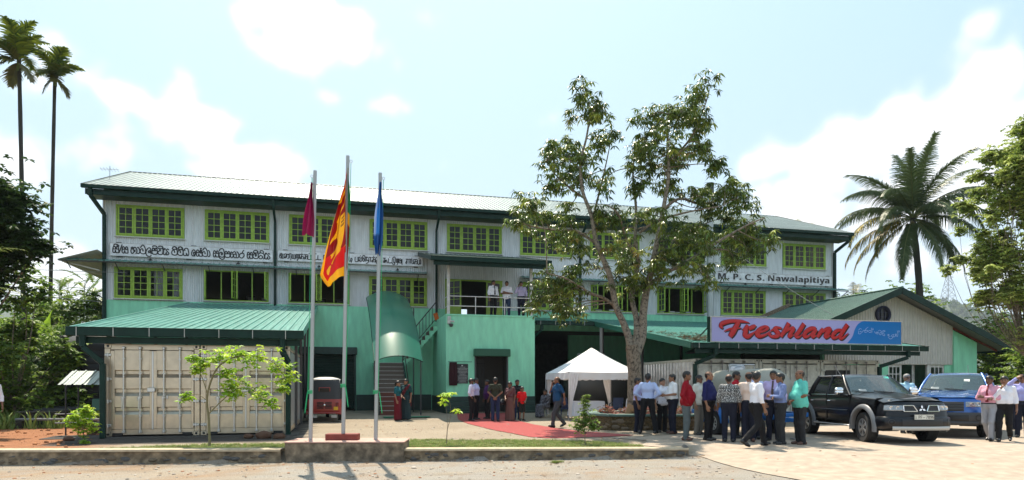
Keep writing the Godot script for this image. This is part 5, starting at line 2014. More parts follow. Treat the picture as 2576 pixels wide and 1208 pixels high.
# ---- low roadside wall and flag base
func roadside_wall() -> void:
	for part in 2:
		var o := thing("roadside_wall", ["low plastered rubble wall along the road left of the flag base", "low plastered rubble wall along the road right of the flag base"][part], "wall")
		var l0: float = [-13.0, -2.42][part]
		var l1: float = [-4.86, 3.92][part]
		var n := 40
		var rows := []
		var cap := []
		for i in n + 1:
			var l := lerpf(l0, l1, float(i) / n)
			var d := wall_line(l)
			var top := 0.095 - 0.006 * (l + 10.0)
			var r := []
			for k in 6:
				var y := lerpf(-0.26, top - 0.045, k / 5.0)
				r.append(spot(l, d - 0.015 + noise.get_noise_3d(l * 5.0, y * 9.0, 0) * 0.045 - (0.03 if k == 0 else 0.0), y))
			rows.append(r)
			cap.append([spot(l, d - 0.05 + noise.get_noise_2d(l * 4.0, 7.0) * 0.012, top - 0.05), spot(l, d - 0.055, top - 0.012), spot(l, d - 0.03, top), spot(l, d + 0.26, top + 0.004), spot(l, d + 0.28, top - 0.03), spot(l, d + 0.28, -0.2)])
		var fb := MB.new()
		for r in rows:
			r.reverse()
		fb.grid(rows)
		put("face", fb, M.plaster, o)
		var cb := MB.new()
		for r in cap:
			r.reverse()
		cb.grid(cap)
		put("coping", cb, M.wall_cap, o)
		if part == 1:
			var e := MB.new()
			var d1 := wall_line(l1)
			e.cbox(spot(l1 - 0.04, d1 + 0.13, -0.08), Vector3(0.1, 0.3, 0.3), 0.04, Basis(Vector3.UP, -0.25))
			put("end_stone", e, M.rubble_grey, o)
		for k in [62, 58][part]:
			var l := rng.randf_range(l0 + 0.1, l1 - 0.12)
			var y := rng.randf_range(-0.23, -0.05 if rng.randf() < 0.7 else 0.02)
			var s := rng.randf_range(0.035, 0.1)
			var st := rock(0.1, k + part * 100)
			var m := put("rubble_stone", st, M.rubble if rng.randf() < 0.5 else M.rubble_grey, o)
			m.transform = Transform3D(Basis(RT * s / 0.1, Vector3.UP * s * rng.randf_range(0.5, 0.85) / 0.1, -FW * 0.45), spot(l, wall_line(l) + 0.005, y - 0.05))
	# flag base
	var b := thing("flag_base", "raised concrete plinth carrying the three flagpoles", "plinth", spot(-3.56, 15.02, 0.0), facing(-FW) + 0.03)
	var pb := MB.new()
	pb.cbox(Vector3(0, -0.03, 0), Vector3(2.5, 0.44, 1.0), 0.02)
	put("body", pb, mat("stained_cement", Color(0.37, 0.29, 0.20), 0.9, 0.0, nt(0.012, 0.35, 1.0, 6, 71), 0.55), b)
	var tp := MB.new()
	tp.cbox(Vector3(0, 0.196, 0), Vector3(2.53, 0.03, 1.03), 0.01)
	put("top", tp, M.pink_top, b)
	var rb := MB.new()
	rb.cbox(Vector3(-0.14, 0.28, -0.02), Vector3(0.7, 0.14, 0.3), 0.012)
	put("red_block", rb, M.red_oxide, b)


func flags() -> void:
	var info := [[-4.42, 15.08, 6.11, 0.2, "left flagpole with the narrow maroon flag"], [-3.69, 15.03, 6.42, 0.34, "tallest middle flagpole with the lion flag"], [-2.99, 15.08, 6.06, 0.2, "right flagpole with the blue flag"]]
	for k in 3:
		var q = info[k]
		var base := spot(q[0], q[1], q[3])
		var o := thing("flagpole", "grey steel " + q[4], "flagpole", base, facing(-FW), "flagpoles on the concrete base")
		var h: float = q[2] - q[3]
		var b := MB.new()
		b.tube([Vector3(0, 0, 0), Vector3(0.05, h * 0.5, 0), Vector3(0.1, h, 0)], [0.043, 0.041, 0.038], 14)
		put("pole", b, M.pole_grey, o)
		var hk := MB.new()
		var sx := -1.0 if k == 0 else 1.0
		var ring := []
		for i in 9:
			ring.append(Vector3(0.1 + sx * (0.07 + 0.03 * cos(TAU * i / 8.0)), h - 0.12 + 0.03 * sin(TAU * i / 8.0), 0.0))
		hk.tube(ring, 0.006, 5)
		put("pulley_ring", hk, M.pole_grey, o)
		var rp := MB.new()
		rp.tube([Vector3(0.1 + sx * 0.07, h - 0.15, 0.0), Vector3(0.05 + sx * 0.065, h * 0.5, 0.01), Vector3(sx * 0.055, 1.05, 0.02)], 0.006, 5)
		rp.tube([Vector3(0.1 + sx * 0.06, h - 0.15, -0.03), Vector3(0.05 + sx * 0.05, h * 0.45, -0.03), Vector3(sx * 0.05, 1.1, -0.03)], 0.005, 5)
		var loop := []
		for i in 13:
			var a := TAU * i / 12.0
			loop.append(Vector3(sx * (0.055 + 0.06 * (1.0 - cos(a)) * 0.5 + (0.03 if k == 2 else 0.0)), 0.85 + 0.24 * cos(a) - 0.02, 0.03 + 0.02 * sin(a)))
		rp.tube(loop, 0.007, 5)
		for i in 4:
			rp.tube([Vector3(-0.05, 1.02 + i * 0.02, 0.045), Vector3(0.055, 1.03 + i * 0.02, 0.045)], 0.008, 5)
		put("rope", rp, M.rope_green, o)
		flag_cloth(k, base, h)


# a hanging flag: rows down the hoist, folded into pleats
func flag_cloth(k: int, base: Vector3, h: float) -> void:
	var label: String = ["narrow maroon flag hanging limp beside its pole", "national flag with golden lion on maroon, hanging from the middle pole", "blue flag hanging limp in folds"][k]
	var o := thing(["maroon_flag", "lion_flag", "blue_flag"][k], label, "flag", base, facing(-FW))
	var b := MB.new()
	b.tinted = true
	if k == 1:
		# front panel seen broadside: hoist corner at the top by the pole, swinging out to the lower left
		var rows := []
		var top := h - 0.3
		for j in 41:
			var v := j / 40.0
			var r := []
			var left := lerpf(0.05, -0.56, pow(v, 0.85))
			if v > 0.88:
				left = lerpf(left, -0.33, (v - 0.88) / 0.12)
			var right := 0.09 - 0.03 * v
			for i in 23:
				var u := i / 22.0
				var x := lerpf(left, right, u)
				var drop := (1.0 - u) * 0.0 + 0.0
				var y := top - 0.42 - v * 2.15 + (0.0 if v < 0.88 else 0.0)
				y += 0.42 * pow(u, 1.4) * (1.0 - v) + 0.28 * u * v + drop
				r.append(Vector3(x, y, 0.075 + 0.05 * sin(u * 7.0 + v * 4.0) * (0.3 + v) + 0.03 * sin(u * 15.0 - v * 3.0)))
			r.reverse()
			rows.append(r)
		# right fold, green and orange stripes
		b.grid(rows)
		for i in b.uv.size():
			b.uv[i] = Vector2.ONE - b.uv[i]
		put("cloth", b, flag_material(), o)
		var g := MB.new()
		var r2 := []
		for j in 21:
			var v := j / 20.0
			var r := []
			for i in 8:
				var u := i / 7.0
				r.append(Vector3(lerpf(0.12, 0.1 + 0.075 * sin(minf(v * 2.2, 1.0) * PI * 0.5) - 0.09 * v * v, u) - 0.02 * v, top + 0.02 - v * 2.18 - 0.18 * u * v, 0.02 + 0.05 * sin(u * 5.0 + v * 2.0)))
			r.reverse()
			r2.append(r)
		g.grid(r2)
		for i in g.uv.size():
			g.uv[i] = Vector2.ONE - g.uv[i]
		put("cloth_fold", g, fold_material(), o)
	else:
		var rows := []
		var top := h - (0.28 if k == 0 else 0.22)
		var len_ := 1.12 if k == 0 else 1.55
		var sx := -1.0 if k == 0 else 1.0
		for j in 25:
			var v := j / 24.0
			var r := []
			var wd := (0.02 + 0.15 * smoothstep(0.0, 0.8, v)) if k == 0 else (0.03 + 0.1 * smoothstep(0.0, 0.5, v) - 0.06 * smoothstep(0.75, 1.0, v))
			for i in 25:
				var u := i / 24.0
				var c := (0.17 if k == 1 else 0.1) + sx * (0.05 + 0.01 * v)
				if k == 2:
					c = 0.1 - 0.06 * v + 0.02
				var x := c + wd * (u - 0.5) * 1.5 + (-0.07 * v if k == 0 else 0.0)
				r.append(Vector3(x, top - v * len_ - (0.12 * absf(u - 0.35) * v), 0.07 + 0.04 * sin(u * 13.0 + v * 2.5)))
				if k == 2:
					pass
			r.reverse()
			rows.append(r)
		b.grid(rows)
		for i in b.v.size():
			var u := b.uv[i].x
			var v := b.uv[i].y
			if k == 0:
				b.c[i] = Color(0.22, 0.004, 0.055)
			else:
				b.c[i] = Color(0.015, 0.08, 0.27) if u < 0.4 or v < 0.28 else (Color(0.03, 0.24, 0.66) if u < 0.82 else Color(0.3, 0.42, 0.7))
		var m := tinted(mat("flag_cloth_%d" % k, Color.WHITE, 0.6))
		m.backlight_enabled = true
		m.backlight = Color(0.7, 0.7, 0.7)
		put("cloth", b, m, o)


func paint_poly(im: Image, poly: PackedVector2Array, c: Color) -> void:
	var lo := poly[0]
	var hi := poly[0]
	for q in poly:
		lo = lo.min(q)
		hi = hi.max(q)
	for y in range(maxi(0, int(lo.y)), mini(im.get_height(), int(hi.y) + 2)):
		for x in range(maxi(0, int(lo.x)), mini(im.get_width(), int(hi.x) + 2)):
			if Geometry2D.is_point_in_polygon(Vector2(x + 0.5, y + 0.5), poly):
				im.set_pixel(x, y, c)


func cloth_tex(called: String, im: Image) -> StandardMaterial3D:
	var m := mat(called, Color.WHITE, 0.55)
	m.albedo_texture = ImageTexture.create_from_image(im)
	m.texture_repeat = false
	m.backlight_enabled = true
	m.backlight = Color(0.75, 0.75, 0.75)
	return m


# what shows of the flag: orange band, yellow bar, maroon field with the lion holding a sword, leaf in the corner, yellow border
func flag_material() -> StandardMaterial3D:
	var w := 200
	var h := 460
	var im := Image.create(w, h, false, Image.FORMAT_RGB8)
	var yel := Color(0.93, 0.66, 0.02)
	im.fill(yel)
	im.fill_rect(Rect2i(0, 0, w, 62), Color(0.90, 0.25, 0.02))
	var red := Color(0.55, 0.02, 0.03)
	paint_poly(im, PackedVector2Array([Vector2(12, 90), Vector2(w, 84), Vector2(w, 330), Vector2(120, 350), Vector2(100, 420), Vector2(w, 380), Vector2(w, 418), Vector2(24, 440), Vector2(14, 330)]), red)
	paint_poly(im, PackedVector2Array([Vector2(14, 330), Vector2(w, 335), Vector2(w, 416), Vector2(24, 440)]), Color(0.80, 0.04, 0.02))
	var li := yel
	# sword and raised paw
	for q in [[[60, 176], [92, 146], [198, 122], [200, 132], [110, 158], [84, 190]], [[86, 138], [98, 134], [112, 166], [98, 170]]]:
		paint_poly(im, poly_of(q), li)
	# body, hind legs, tail
	paint_poly(im, poly_of([[70, 190], [110, 176], [160, 178], [190, 190], [192, 240], [176, 290], [160, 330], [128, 360], [112, 352], [128, 318], [124, 288], [96, 262], [64, 262], [34, 276], [40, 256], [66, 236], [78, 212]]), li)
	paint_poly(im, poly_of([[136, 296], [156, 310], [132, 334], [96, 340], [72, 352], [66, 336], [58, 330], [84, 324], [112, 316]]), li)
	paint_poly(im, poly_of([[140, 340], [160, 330], [152, 352], [110, 366], [92, 384], [84, 376], [100, 358], [120, 352]]), li)
	for k in 9:
		var x := 146.0 + (k % 3) * 13.0
		var y := 190.0 + (k / 3) * 17.0
		paint_poly(im, poly_of([[x, y], [x + 9, y + 3], [x + 3, y + 12], [x - 2, y + 7]]), Color(0.33, 0.13, 0.01))
	paint_poly(im, poly_of([[52, 402], [70, 386], [84, 388], [80, 408], [60, 424], [50, 416]]), li)
	return cloth_tex("flag_print", im)


func poly_of(q: Array) -> PackedVector2Array:
	var p := []
	for a in q:
		p.append(Vector2(a[0], a[1]))
	p.append(p[0])
	p = smooth(p, 3)
	p.pop_back()
	return PackedVector2Array(p)


func fold_material() -> StandardMaterial3D:
	var im := Image.create(32, 256, false, Image.FORMAT_RGB8)
	im.fill(Color(0.0, 0.42, 0.20))
	im.fill_rect(Rect2i(0, 0, 32, 18), Color(0.62, 0.5, 0.03))
	im.fill_rect(Rect2i(0, 112, 32, 30), Color(0.93, 0.66, 0.02))
	im.fill_rect(Rect2i(0, 142, 32, 114), Color(0.6, 0.06, 0.04))
	im.fill_rect(Rect2i(0, 236, 32, 20), Color(0.93, 0.66, 0.02))
	for y in range(172, 214):
		im.set_pixel(16 + int(8.0 * sin((y - 172) * 0.22)), y, Color(0.93, 0.66, 0.02))
		im.set_pixel(17 + int(8.0 * sin((y - 172) * 0.22)), y, Color(0.93, 0.66, 0.02))
	return cloth_tex("flag_fold_print", im)


# ---- white gazebo, table and chairs
func tent() -> void:
	var x0 := 8.75
	var z0 := -25.5
	var s := 3.0
	var o := thing("white_gazebo", "white cloth gazebo tent with scalloped edges beside the tree", "tent", Vector3(x0, 0, z0))
	var rows := [[], []]
	var eave := 1.93
	var peak := Vector3(s / 2, 2.98, -s / 2)
	var cor := [Vector3(0, eave, 0), Vector3(s, eave, 0), Vector3(s, eave, -s), Vector3(0, eave, -s)]
	for k in 4:
		var a: Vector3 = cor[k]
		var b: Vector3 = cor[(k + 1) % 4]
		var g := MB.new()
		var rr := []
		for j in 7:
			var v := j / 6.0
			var r := []
			for i in 9:
				var u := i / 8.0
				var p := a.lerp(b, u).lerp(peak, v)
				p.y -= 0.07 * sin(u * PI) * (1.0 - v) * (v + 0.15) * 2.0 + 0.05 * sin(v * PI)
				r.append(p)
			rr.append(r)
		g.grid(rr)
		put("roof_panel", g, M.tent_cloth, o)
		var vb := MB.new()
		var vr := [[], [], []]
		var out := (b - a).normalized().cross(Vector3.UP)
		for i in 73:
			var u := i / 72.0
			var p := a.lerp(b, u) + out * 0.012
			p.y = a.lerp(b, u).y - 0.14 * sin(u * PI) * 0.15 * 2.0
			var drop := 0.24 + 0.035 * absf(sin(u * PI * 9.0))
			vr[2].append(p + Vector3.UP * 0.005)
			vr[1].append(p + Vector3.DOWN * drop * 0.5 + out * 0.012 * sin(u * 31.0))
			vr[0].append(p + Vector3.DOWN * drop + out * 0.02 * sin(u * 31.0 + 1.0))
		vb.grid(vr)
		put("valance", vb, M.tent_cloth, o)
	for k in 4:
		var p: Vector3 = cor[k]
		var l := MB.new()
		l.bar(Vector3(p.x, 0, p.z), Vector3(p.x, eave, p.z), 0.035, 0.035)
		l.cbox(Vector3(p.x, 0.01, p.z), Vector3(0.1, 0.02, 0.1), 0.005)
		put("leg", l, M.mid_grey, o)
		# tied-back curtain at the corner
		var c := MB.new()
		var cr := []
		var sx := 1.0 if k == 0 or k == 3 else -1.0
		for j in 15:
			var v := j / 14.0
			var r := []
			var wd := lerpf(0.42, 0.14, smoothstep(0.0, 0.85, v))
			for i in 19:
				var u := i / 18.0
				r.append(Vector3(p.x + sx * (u * wd - 0.03), eave - 0.05 - v * 1.72, p.z + (0.03 if k < 2 else -0.03) + 0.035 * sin(u * 22.0 + v)))
			if sx > 0:
				pass
			r.reverse()
			cr.append(r)
		c.grid(cr)
		put("curtain", c, M.tent_cloth, o)
	var tb := thing("covered_table", "table under a white cloth inside the gazebo", "table", Vector3(10.0, 0, -26.9))
	var cl := MB.new()
	cl.cbox(Vector3(0, 0.74, 0), Vector3(1.3, 0.03, 0.7), 0.012)
	var rim := []
	for i in 41:
		var t := i / 10.0
		var q := int(floorf(t)) % 4
		var f := t - floorf(t)
		var c4 := [Vector2(-0.66, 0.36), Vector2(0.66, 0.36), Vector2(0.66, -0.36), Vector2(-0.66, -0.36)]
		rim.append(c4[q].lerp(c4[(q + 1) % 4], f))
	var rws := []
	for j in 6:
		var r := []
		for i in 41:
			var k2 := 1.0 + j * 0.015 + 0.035 * sin(i * 2.3) * j / 5.0
			r.append(Vector3(rim[i].x * k2, 0.75 - j * 0.12, rim[i].y * k2))
		rws.push_front(r)
	cl.grid(rws)
	put("cloth", cl, M.white_cloth, tb)
	for x in [-0.55, 0.55]:
		for z in [-0.28, 0.28]:
			var l := MB.new()
			l.bar(Vector3(x, 0, z), Vector3(x, 0.73, z), 0.03, 0.03)
			put("leg", l, M.mid_grey, tb)
	chair(Vector3(11.2, 0, -26.6), -0.7, "blue plastic chair right of the covered table")
	chair(Vector3(9.4, 0, -27.5), 0.5, "blue plastic chair behind the covered table")
	var dc := thing("draped_chair", "chair under a white cloth beside the blue chair", "chair", Vector3(11.35, 0, -25.75), -0.9)
	var db := MB.new()
	db.cbox(Vector3(0, 0.24, 0), Vector3(0.44, 0.44, 0.44), 0.05)
	db.cbox(Vector3(0, 0.62, -0.2), Vector3(0.42, 0.5, 0.07), 0.03, Basis(Vector3.RIGHT, -0.2))
	put("cover", db, M.white_cloth, dc)


func chair(at: Vector3, turn: float, label: String) -> void:
	var o := thing("plastic_chair", label, "chair", at, turn, "blue plastic chairs in the gazebo")
	var s := MB.new()
	s.cbox(Vector3(0, 0.42, 0), Vector3(0.46, 0.04, 0.44), 0.015)
	put("seat", s, M.blue_plastic, o)
	var bk := MB.new()
	var rows := []
	for j in 6:
		var r := []
		for i in 7:
			var u := i / 6.0 - 0.5
			r.append(Vector3(u * 0.44, 0.44 + j * 0.09, -0.22 - j * 0.02 + 0.12 * u * u * 4.0 * 0.4))
		rows.append(r)
	bk.grid(rows)
	put("backrest", bk, M.blue_plastic, o)
	for x in [-0.2, 0.2]:
		for z in [-0.19, 0.19]:
			var l := MB.new()
			l.bar(Vector3(x * 1.1, 0, z * 1.15), Vector3(x, 0.42, z), 0.035, 0.035)
			put("leg", l, M.blue_plastic, o)
		var ar := MB.new()
		ar.tube(smooth([Vector3(x * 1.15, 0.42, 0.2), Vector3(x * 1.2, 0.62, 0.18), Vector3(x * 1.2, 0.66, 0.0), Vector3(x * 1.1, 0.68, -0.2)], 3), 0.02, 6)
		put("armrest", ar, M.blue_plastic, o)


# ---- plants
var leaf_meshes := {}


# a leaf along +x from the origin, unit length, folded on its midrib and bent down
func leaf_mesh(kind: String) -> Mesh:
	if leaf_meshes.has(kind):
		return leaf_meshes[kind]
	var w: float = {"long": 0.13, "round": 0.3, "feather": 0.2, "blade": 0.05}[kind]
	var b := MB.new()
	var xs := [0.0, 0.35, 0.7, 1.0]
	var ws := [0.02, w, w * 0.75, 0.01]
	var dip := 0.3 if kind == "long" else 0.12
	for k in 3:
		var y0: float = -dip * xs[k] * xs[k]
		var y1: float = -dip * xs[k + 1] * xs[k + 1]
		for s in [1.0, -1.0]:
			var a := Vector3(xs[k], y0, 0)
			var c := Vector3(xs[k + 1], y1, 0)
			var d := Vector3(xs[k + 1], y1 + ws[k + 1] * 0.3, s * ws[k + 1])
			var e := Vector3(xs[k], y0 + ws[k] * 0.3, s * ws[k])
			if s > 0:
				b.quad(a, e, d, c)
			else:
				b.quad(a, c, d, e)
	leaf_meshes[kind] = b.mesh()
	return leaf_meshes[kind]


func add_leaves(at: Array, cs: Array, c: Vector3, r: float, n: int, size: float, pal: Array, whorl := 9, droop := 0.35) -> void:
	var made := 0
	while made < n:
		var p := c + Vector3(rng.randfn(), rng.randfn() * 0.85, rng.randfn()) * r * 0.58
		var tone: Color = pal[rng.randi() % pal.size()] * rng.randf_range(0.75, 1.25)
		var a0 := rng.randf() * TAU
		for k in whorl:
			var a := a0 + TAU * k / whorl + rng.randf_range(-0.3, 0.3)
			var up := rng.randf_range(-0.5, 0.45) - droop
			var x := Vector3(cos(a), up, sin(a)).normalized()
			var z := x.cross(Vector3.UP + Vector3(rng.randf_range(-0.4, 0.4), 0, rng.randf_range(-0.4, 0.4))).normalized()
			var y := z.cross(x)
			var s := size * rng.randf_range(0.65, 1.2)
			at.append(Transform3D(Basis(x * s, y * s, z * s), p + x * s * 0.1))
			var q := tone * rng.randf_range(0.85, 1.15)
			cs.append(Color(q.r, q.g, q.b))
			made += 1


func limb(b: MB, pts: Array, r0: float, r1: float, sides := 10) -> Array:
	var p := smooth(pts, 4)
	var r := []
	for i in p.size():
		r.append(lerpf(r0, r1, float(i) / (p.size() - 1)) * (1.0 + 0.1 * noise.get_noise_2d(i * 3.0, r0 * 90.0)))
	b.tube(p, r, sides)
	return p


# thin wandering branch from a limb point to a leaf cluster
func twig(b: MB, from: Vector3, to: Vector3, r: float) -> void:
	var mid := from.lerp(to, 0.5) + Vector3(rng.randf_range(-1, 1), rng.randf_range(-0.6, 1.0), rng.randf_range(-1, 1)) * (to - from).length() * 0.13
	b.tube(smooth([from, mid, to], 3), [r, r * 0.9, r * 0.8, r * 0.65, r * 0.55, r * 0.45, r * 0.35], 5, 1.0, Vector3.ZERO, false)


func nearest(list: Array, p: Vector3) -> Vector3:
	var best: Vector3 = list[0]
	for q in list:
		if q.distance_squared_to(p) < best.distance_squared_to(p) and q.y < p.y + 0.25:
			best = q
	return best


const MANGO := [Color(0.11, 0.165, 0.03), Color(0.08, 0.13, 0.026), Color(0.055, 0.09, 0.022), Color(0.155, 0.215, 0.035), Color(0.10, 0.155, 0.03), Color(0.25, 0.30, 0.05)]
const LIGHT := [Color(0.30, 0.48, 0.03), Color(0.40, 0.58, 0.045), Color(0.21, 0.37, 0.03), Color(0.50, 0.62, 0.06)]
const MID := [Color(0.12, 0.20, 0.03), Color(0.17, 0.26, 0.04), Color(0.08, 0.145, 0.025), Color(0.22, 0.31, 0.055)]
const DARK := [Color(0.028, 0.055, 0.014), Color(0.04, 0.075, 0.018), Color(0.055, 0.095, 0.025), Color(0.022, 0.042, 0.012)]


func planter_and_mango() -> void:
	var o := thing("tree_planter", "stone-faced planter with green rim around the mango tree", "planter")
	var ring := [Vector2(5.62, 21.4), Vector2(3.05, 21.3), Vector2(2.55, 22.1), Vector2(2.75, 24.4), Vector2(5.9, 24.6), Vector2(6.3, 22.2)]
	var poly := []
	for q in ring:
		poly.append(spot(q.x, q.y))
	var c := Vector3.ZERO
	for p in poly:
		c += p / poly.size()
	var cap := MB.new()
	var face := MB.new()
	for k in poly.size():
		var a: Vector3 = poly[k]
		var b: Vector3 = poly[(k + 1) % poly.size()]
		var out := (b - a).cross(Vector3.UP).normalized()
		if out.dot(a - c) < 0:
			out = -out
		var n := 12
		var rows := []
		for j in 5:
			var r := []
			for i in n + 1:
				r.append(a.lerp(b, float(i) / n) + Vector3.UP * (-0.05 + j * 0.125) + out * noise.get_noise_3dv((a.lerp(b, float(i) / n) + Vector3.UP * j) * 4.0) * 0.035)
			rows.append(r)
		if (b - a).cross(Vector3.UP).dot(out) < 0:
			for r in rows:
				r.reverse()
		face.grid(rows)
		cap.bar(a + Vector3.UP * 0.47 + out * 0.03 - out * 0.15, b + Vector3.UP * 0.47 + out * 0.03 - out * 0.15, 0.36, 0.07)
		for s in 26:
			var u := rng.randf_range(0.03, 0.97)
			var sz := rng.randf_range(0.06, 0.13)
			var st := put("facing_stone", rock(0.1, s * 3 + k), M.planter_stone if rng.randf() < 0.55 else M.rubble, o)
			var ab := (b - a).normalized()
			st.transform = Transform3D(Basis(ab * sz / 0.1, Vector3.UP * sz * 0.75 / 0.1, out * 0.4), a.lerp(b, u) + Vector3.UP * rng.randf_range(0.02, 0.3) - out * 0.015)
	put("stone_face", face, M.planter_stone, o)
	put("rim", cap, M.planter_cap, o)
	var soil := MB.new()
	for k in range(1, poly.size() - 1):
		soil.tri(poly[0] + Vector3.UP * 0.43, poly[k] + Vector3.UP * 0.43, poly[k + 1] + Vector3.UP * 0.43)
	put("soil", soil, mat("soil", Color(0.06, 0.035, 0.022), 0.95), o)
	var at := []
	var cs := []
	for k in 70:
		var p := spot(rng.randf_range(2.9, 5.9), rng.randf_range(21.65, 23.6), 0.5)
		add_leaves(at, cs, p + Vector3.UP * 0.08, 0.14, 26, 0.085, [Color(0.22, 0.05, 0.035), Color(0.27, 0.10, 0.07), Color(0.15, 0.04, 0.025), Color(0.17, 0.10, 0.03)], 6, 0.0)
	tag(stuff("red_groundcover", leaf_mesh("round"), M.leaf, at, cs), "reddish bedding plants filling the planter under the tree", "plants")
	var bd := thing("wooden_board", "small brown board leaning on the mango trunk in the planter", "board", spot(3.75, 21.75, 0.45), facing(-FW))
	var bb := MB.new()
	bb.cbox(Vector3(0, 0.17, 0), Vector3(0.26, 0.34, 0.03), 0.006, Basis(Vector3.RIGHT, -0.25) * Basis(Vector3.BACK, -0.35))
	put("board", bb, mat("plywood", Color(0.28, 0.16, 0.08), 0.8), bd)

	# mango tree; local x to the viewer's right, z towards the viewer; px() turns the outline taken from the photograph into metres at its distance
	var t := thing("mango_tree", "mango tree with mottled forking trunk and open glossy crown in the planter", "tree", spot(3.95, 22.2), facing(-FW))
	var px := func(x: float, y: float, z := 0.0) -> Vector3: return Vector3((x - 1597.0) / 78.0, (970.0 - y) / 78.0 + 1.4, z)
	var trunk := MB.new()
	limb(trunk, [Vector3(0, 0.3, 0), px.call(1598, 990), px.call(1598, 940), px.call(1594, 895), px.call(1592, 868)], 0.235, 0.215, 16)
	trunk.tube([Vector3(0.0, 0.35, 0), Vector3(0, 0.6, 0), Vector3(0.0, 0.95, 0)], [0.33, 0.26, 0.225], 16)
	put("trunk", trunk, M.bark, t)
	var limbs := [
		[[[1588, 890], [1583, 850], [1568, 810], [1550, 772], [1535, 700], [1516, 655], [1496, 609], [1484, 549], [1462, 493], [1457, 424], [1470, 368], [1479, 310]], 0.15, 0.03, 0.5],
		[[[1596, 890], [1603, 845], [1603, 800], [1594, 740], [1612, 660], [1609, 586], [1613, 502], [1607, 419], [1615, 330]], 0.14, 0.025, -0.7],
		[[[1602, 890], [1616, 845], [1619, 790], [1626, 735], [1636, 690], [1652, 610], [1664, 540], [1678, 447], [1674, 380], [1678, 280]], 0.19, 0.03, 0.25],
		[[[1626, 735], [1640, 712], [1670, 692], [1720, 665], [1760, 640], [1830, 600], [1870, 585]], 0.095, 0.02, 1.3],
		[[[1664, 540], [1683, 516], [1720, 493], [1775, 498], [1831, 484], [1877, 479]], 0.07, 0.015, -0.8],
		[[[1676, 440], [1700, 395], [1735, 352], [1758, 290], [1768, 250]], 0.06, 0.012, 0.6],
		[[[1550, 772], [1520, 752], [1480, 745], [1420, 720], [1370, 710]], 0.07, 0.015, 1.2],
		[[[1496, 609], [1450, 580], [1400, 572], [1340, 556], [1305, 535]], 0.06, 0.012, -0.6],
		[[[1462, 493], [1425, 468], [1395, 450], [1372, 425]], 0.045, 0.012, 0.5],
		[[[1457, 424], [1430, 390], [1405, 365]], 0.04, 0.01, -0.5],
		[[[1490, 560], [1510, 480], [1530, 400], [1545, 330]], 0.05, 0.012, -0.3],
		[[[1612, 660], [1575, 610], [1545, 560], [1510, 545]], 0.06, 0.015, 1.0],
		[[[1609, 586], [1650, 560], [1720, 550], [1790, 545]], 0.06, 0.015, 0.9],
		[[[1636, 690], [1690, 640], [1740, 600], [1790, 560], [1805, 470]], 0.06, 0.012, -1.2]
	]
	var pts := []
	for q in limbs:
		var b := MB.new()
		var lp := []
		var n: int = q[0].size()
		for i in n:
			lp.append(px.call(q[0][i][0], q[0][i][1], q[3] * smoothstep(0.1, 1.0, float(i) / (n - 1)) * 1.5))
		pts.append_array(limb(b, lp, q[1] * 0.85, q[2] * 0.8, 10))
		put("limb", b, M.bark if q[1] < 0.08 else M.bark_pale, t)
	var cl := "1455 285 28,1480 290 25,1440 320 20,1500 310 20,1410 365 28,1395 395 20,1440 360 22,1480 370 22,1520 345 24,1545 325 15,1375 430 22,1400 470 20,1455 455 25,1500 470 25,1540 400 20,1480 420 18,1430 500 16,1610 300 18,1660 280 26,1690 310 30,1650 330 28,1720 300 26,1745 265 22,1765 250 14,1770 300 18,1750 330 18,1620 360 24,1670 370 30,1710 390 26,1600 400 20,1640 410 24,1690 430 22,1740 400 18,1760 380 10,1620 450 18"
	cl += ",1790 430 16,1810 450 16,1730 460 22,1770 480 22,1810 490 22,1850 480 24,1880 490 20,1840 510 24,1795 520 22,1870 525 20,1540 560 28,1500 555 20,1580 590 34,1630 570 30,1670 560 28,1720 560 30,1760 550 28,1800 560 24,1620 620 36,1670 610 34,1720 610 36,1770 600 30,1560 640 36,1600 670 40,1650 660 36,1700 650 34,1740 640 26,1560 690 28,1600 710 28,1650 700 22,1735 690 30,1760 665 20"
	cl += ",1830 590 30,1870 580 26,1860 620 26,1880 630 20,1840 650 20,1885 600 18,1310 530 24,1340 555 24,1300 560 16,1370 545 18,1400 580 24,1440 570 22,1470 590 22,1430 610 16,1370 690 24,1400 715 28,1430 700 24,1360 745 26,1400 755 26,1440 740 22,1470 760 18,1420 775 18,1385 720 20"
	var tw := MB.new()
	var la := []
	var lc := []
	for s in cl.split(","):
		var f := s.split(" ")
		var r := float(f[2]) / 78.0 * 1.08
		for rep in 2:
			var p: Vector3 = px.call(float(f[0]), float(f[1]), rng.randfn() * 1.0)
			if rep == 1:
				p += Vector3(rng.randfn(), rng.randfn(), 0) * r * 0.5
				if rng.randf() < 0.35:
					continue
			twig(tw, nearest(pts, p), p, 0.022)
			for k in 4:
				var e := p + Vector3(rng.randf_range(-1, 1), rng.randf_range(-1, 1), rng.randf_range(-1, 1)) * r * 0.9
				twig(tw, p, e, 0.01)
				add_leaves(la, lc, e, 0.2, 30, 0.2, MANGO, 8, 0.4)
			add_leaves(la, lc, p, r, int(60.0 * r / 0.35), 0.2, MANGO if rng.randf() < 0.93 else [Color(0.30, 0.22, 0.06), Color(0.24, 0.26, 0.05)], 9, 0.45)
	put("twigs", tw, M.bark, t).set_meta("kind", "stuff")
	var crown := stuff("crown", leaf_mesh("long"), M.leaf_gloss, la, lc, t)
	crown.name = "crown"


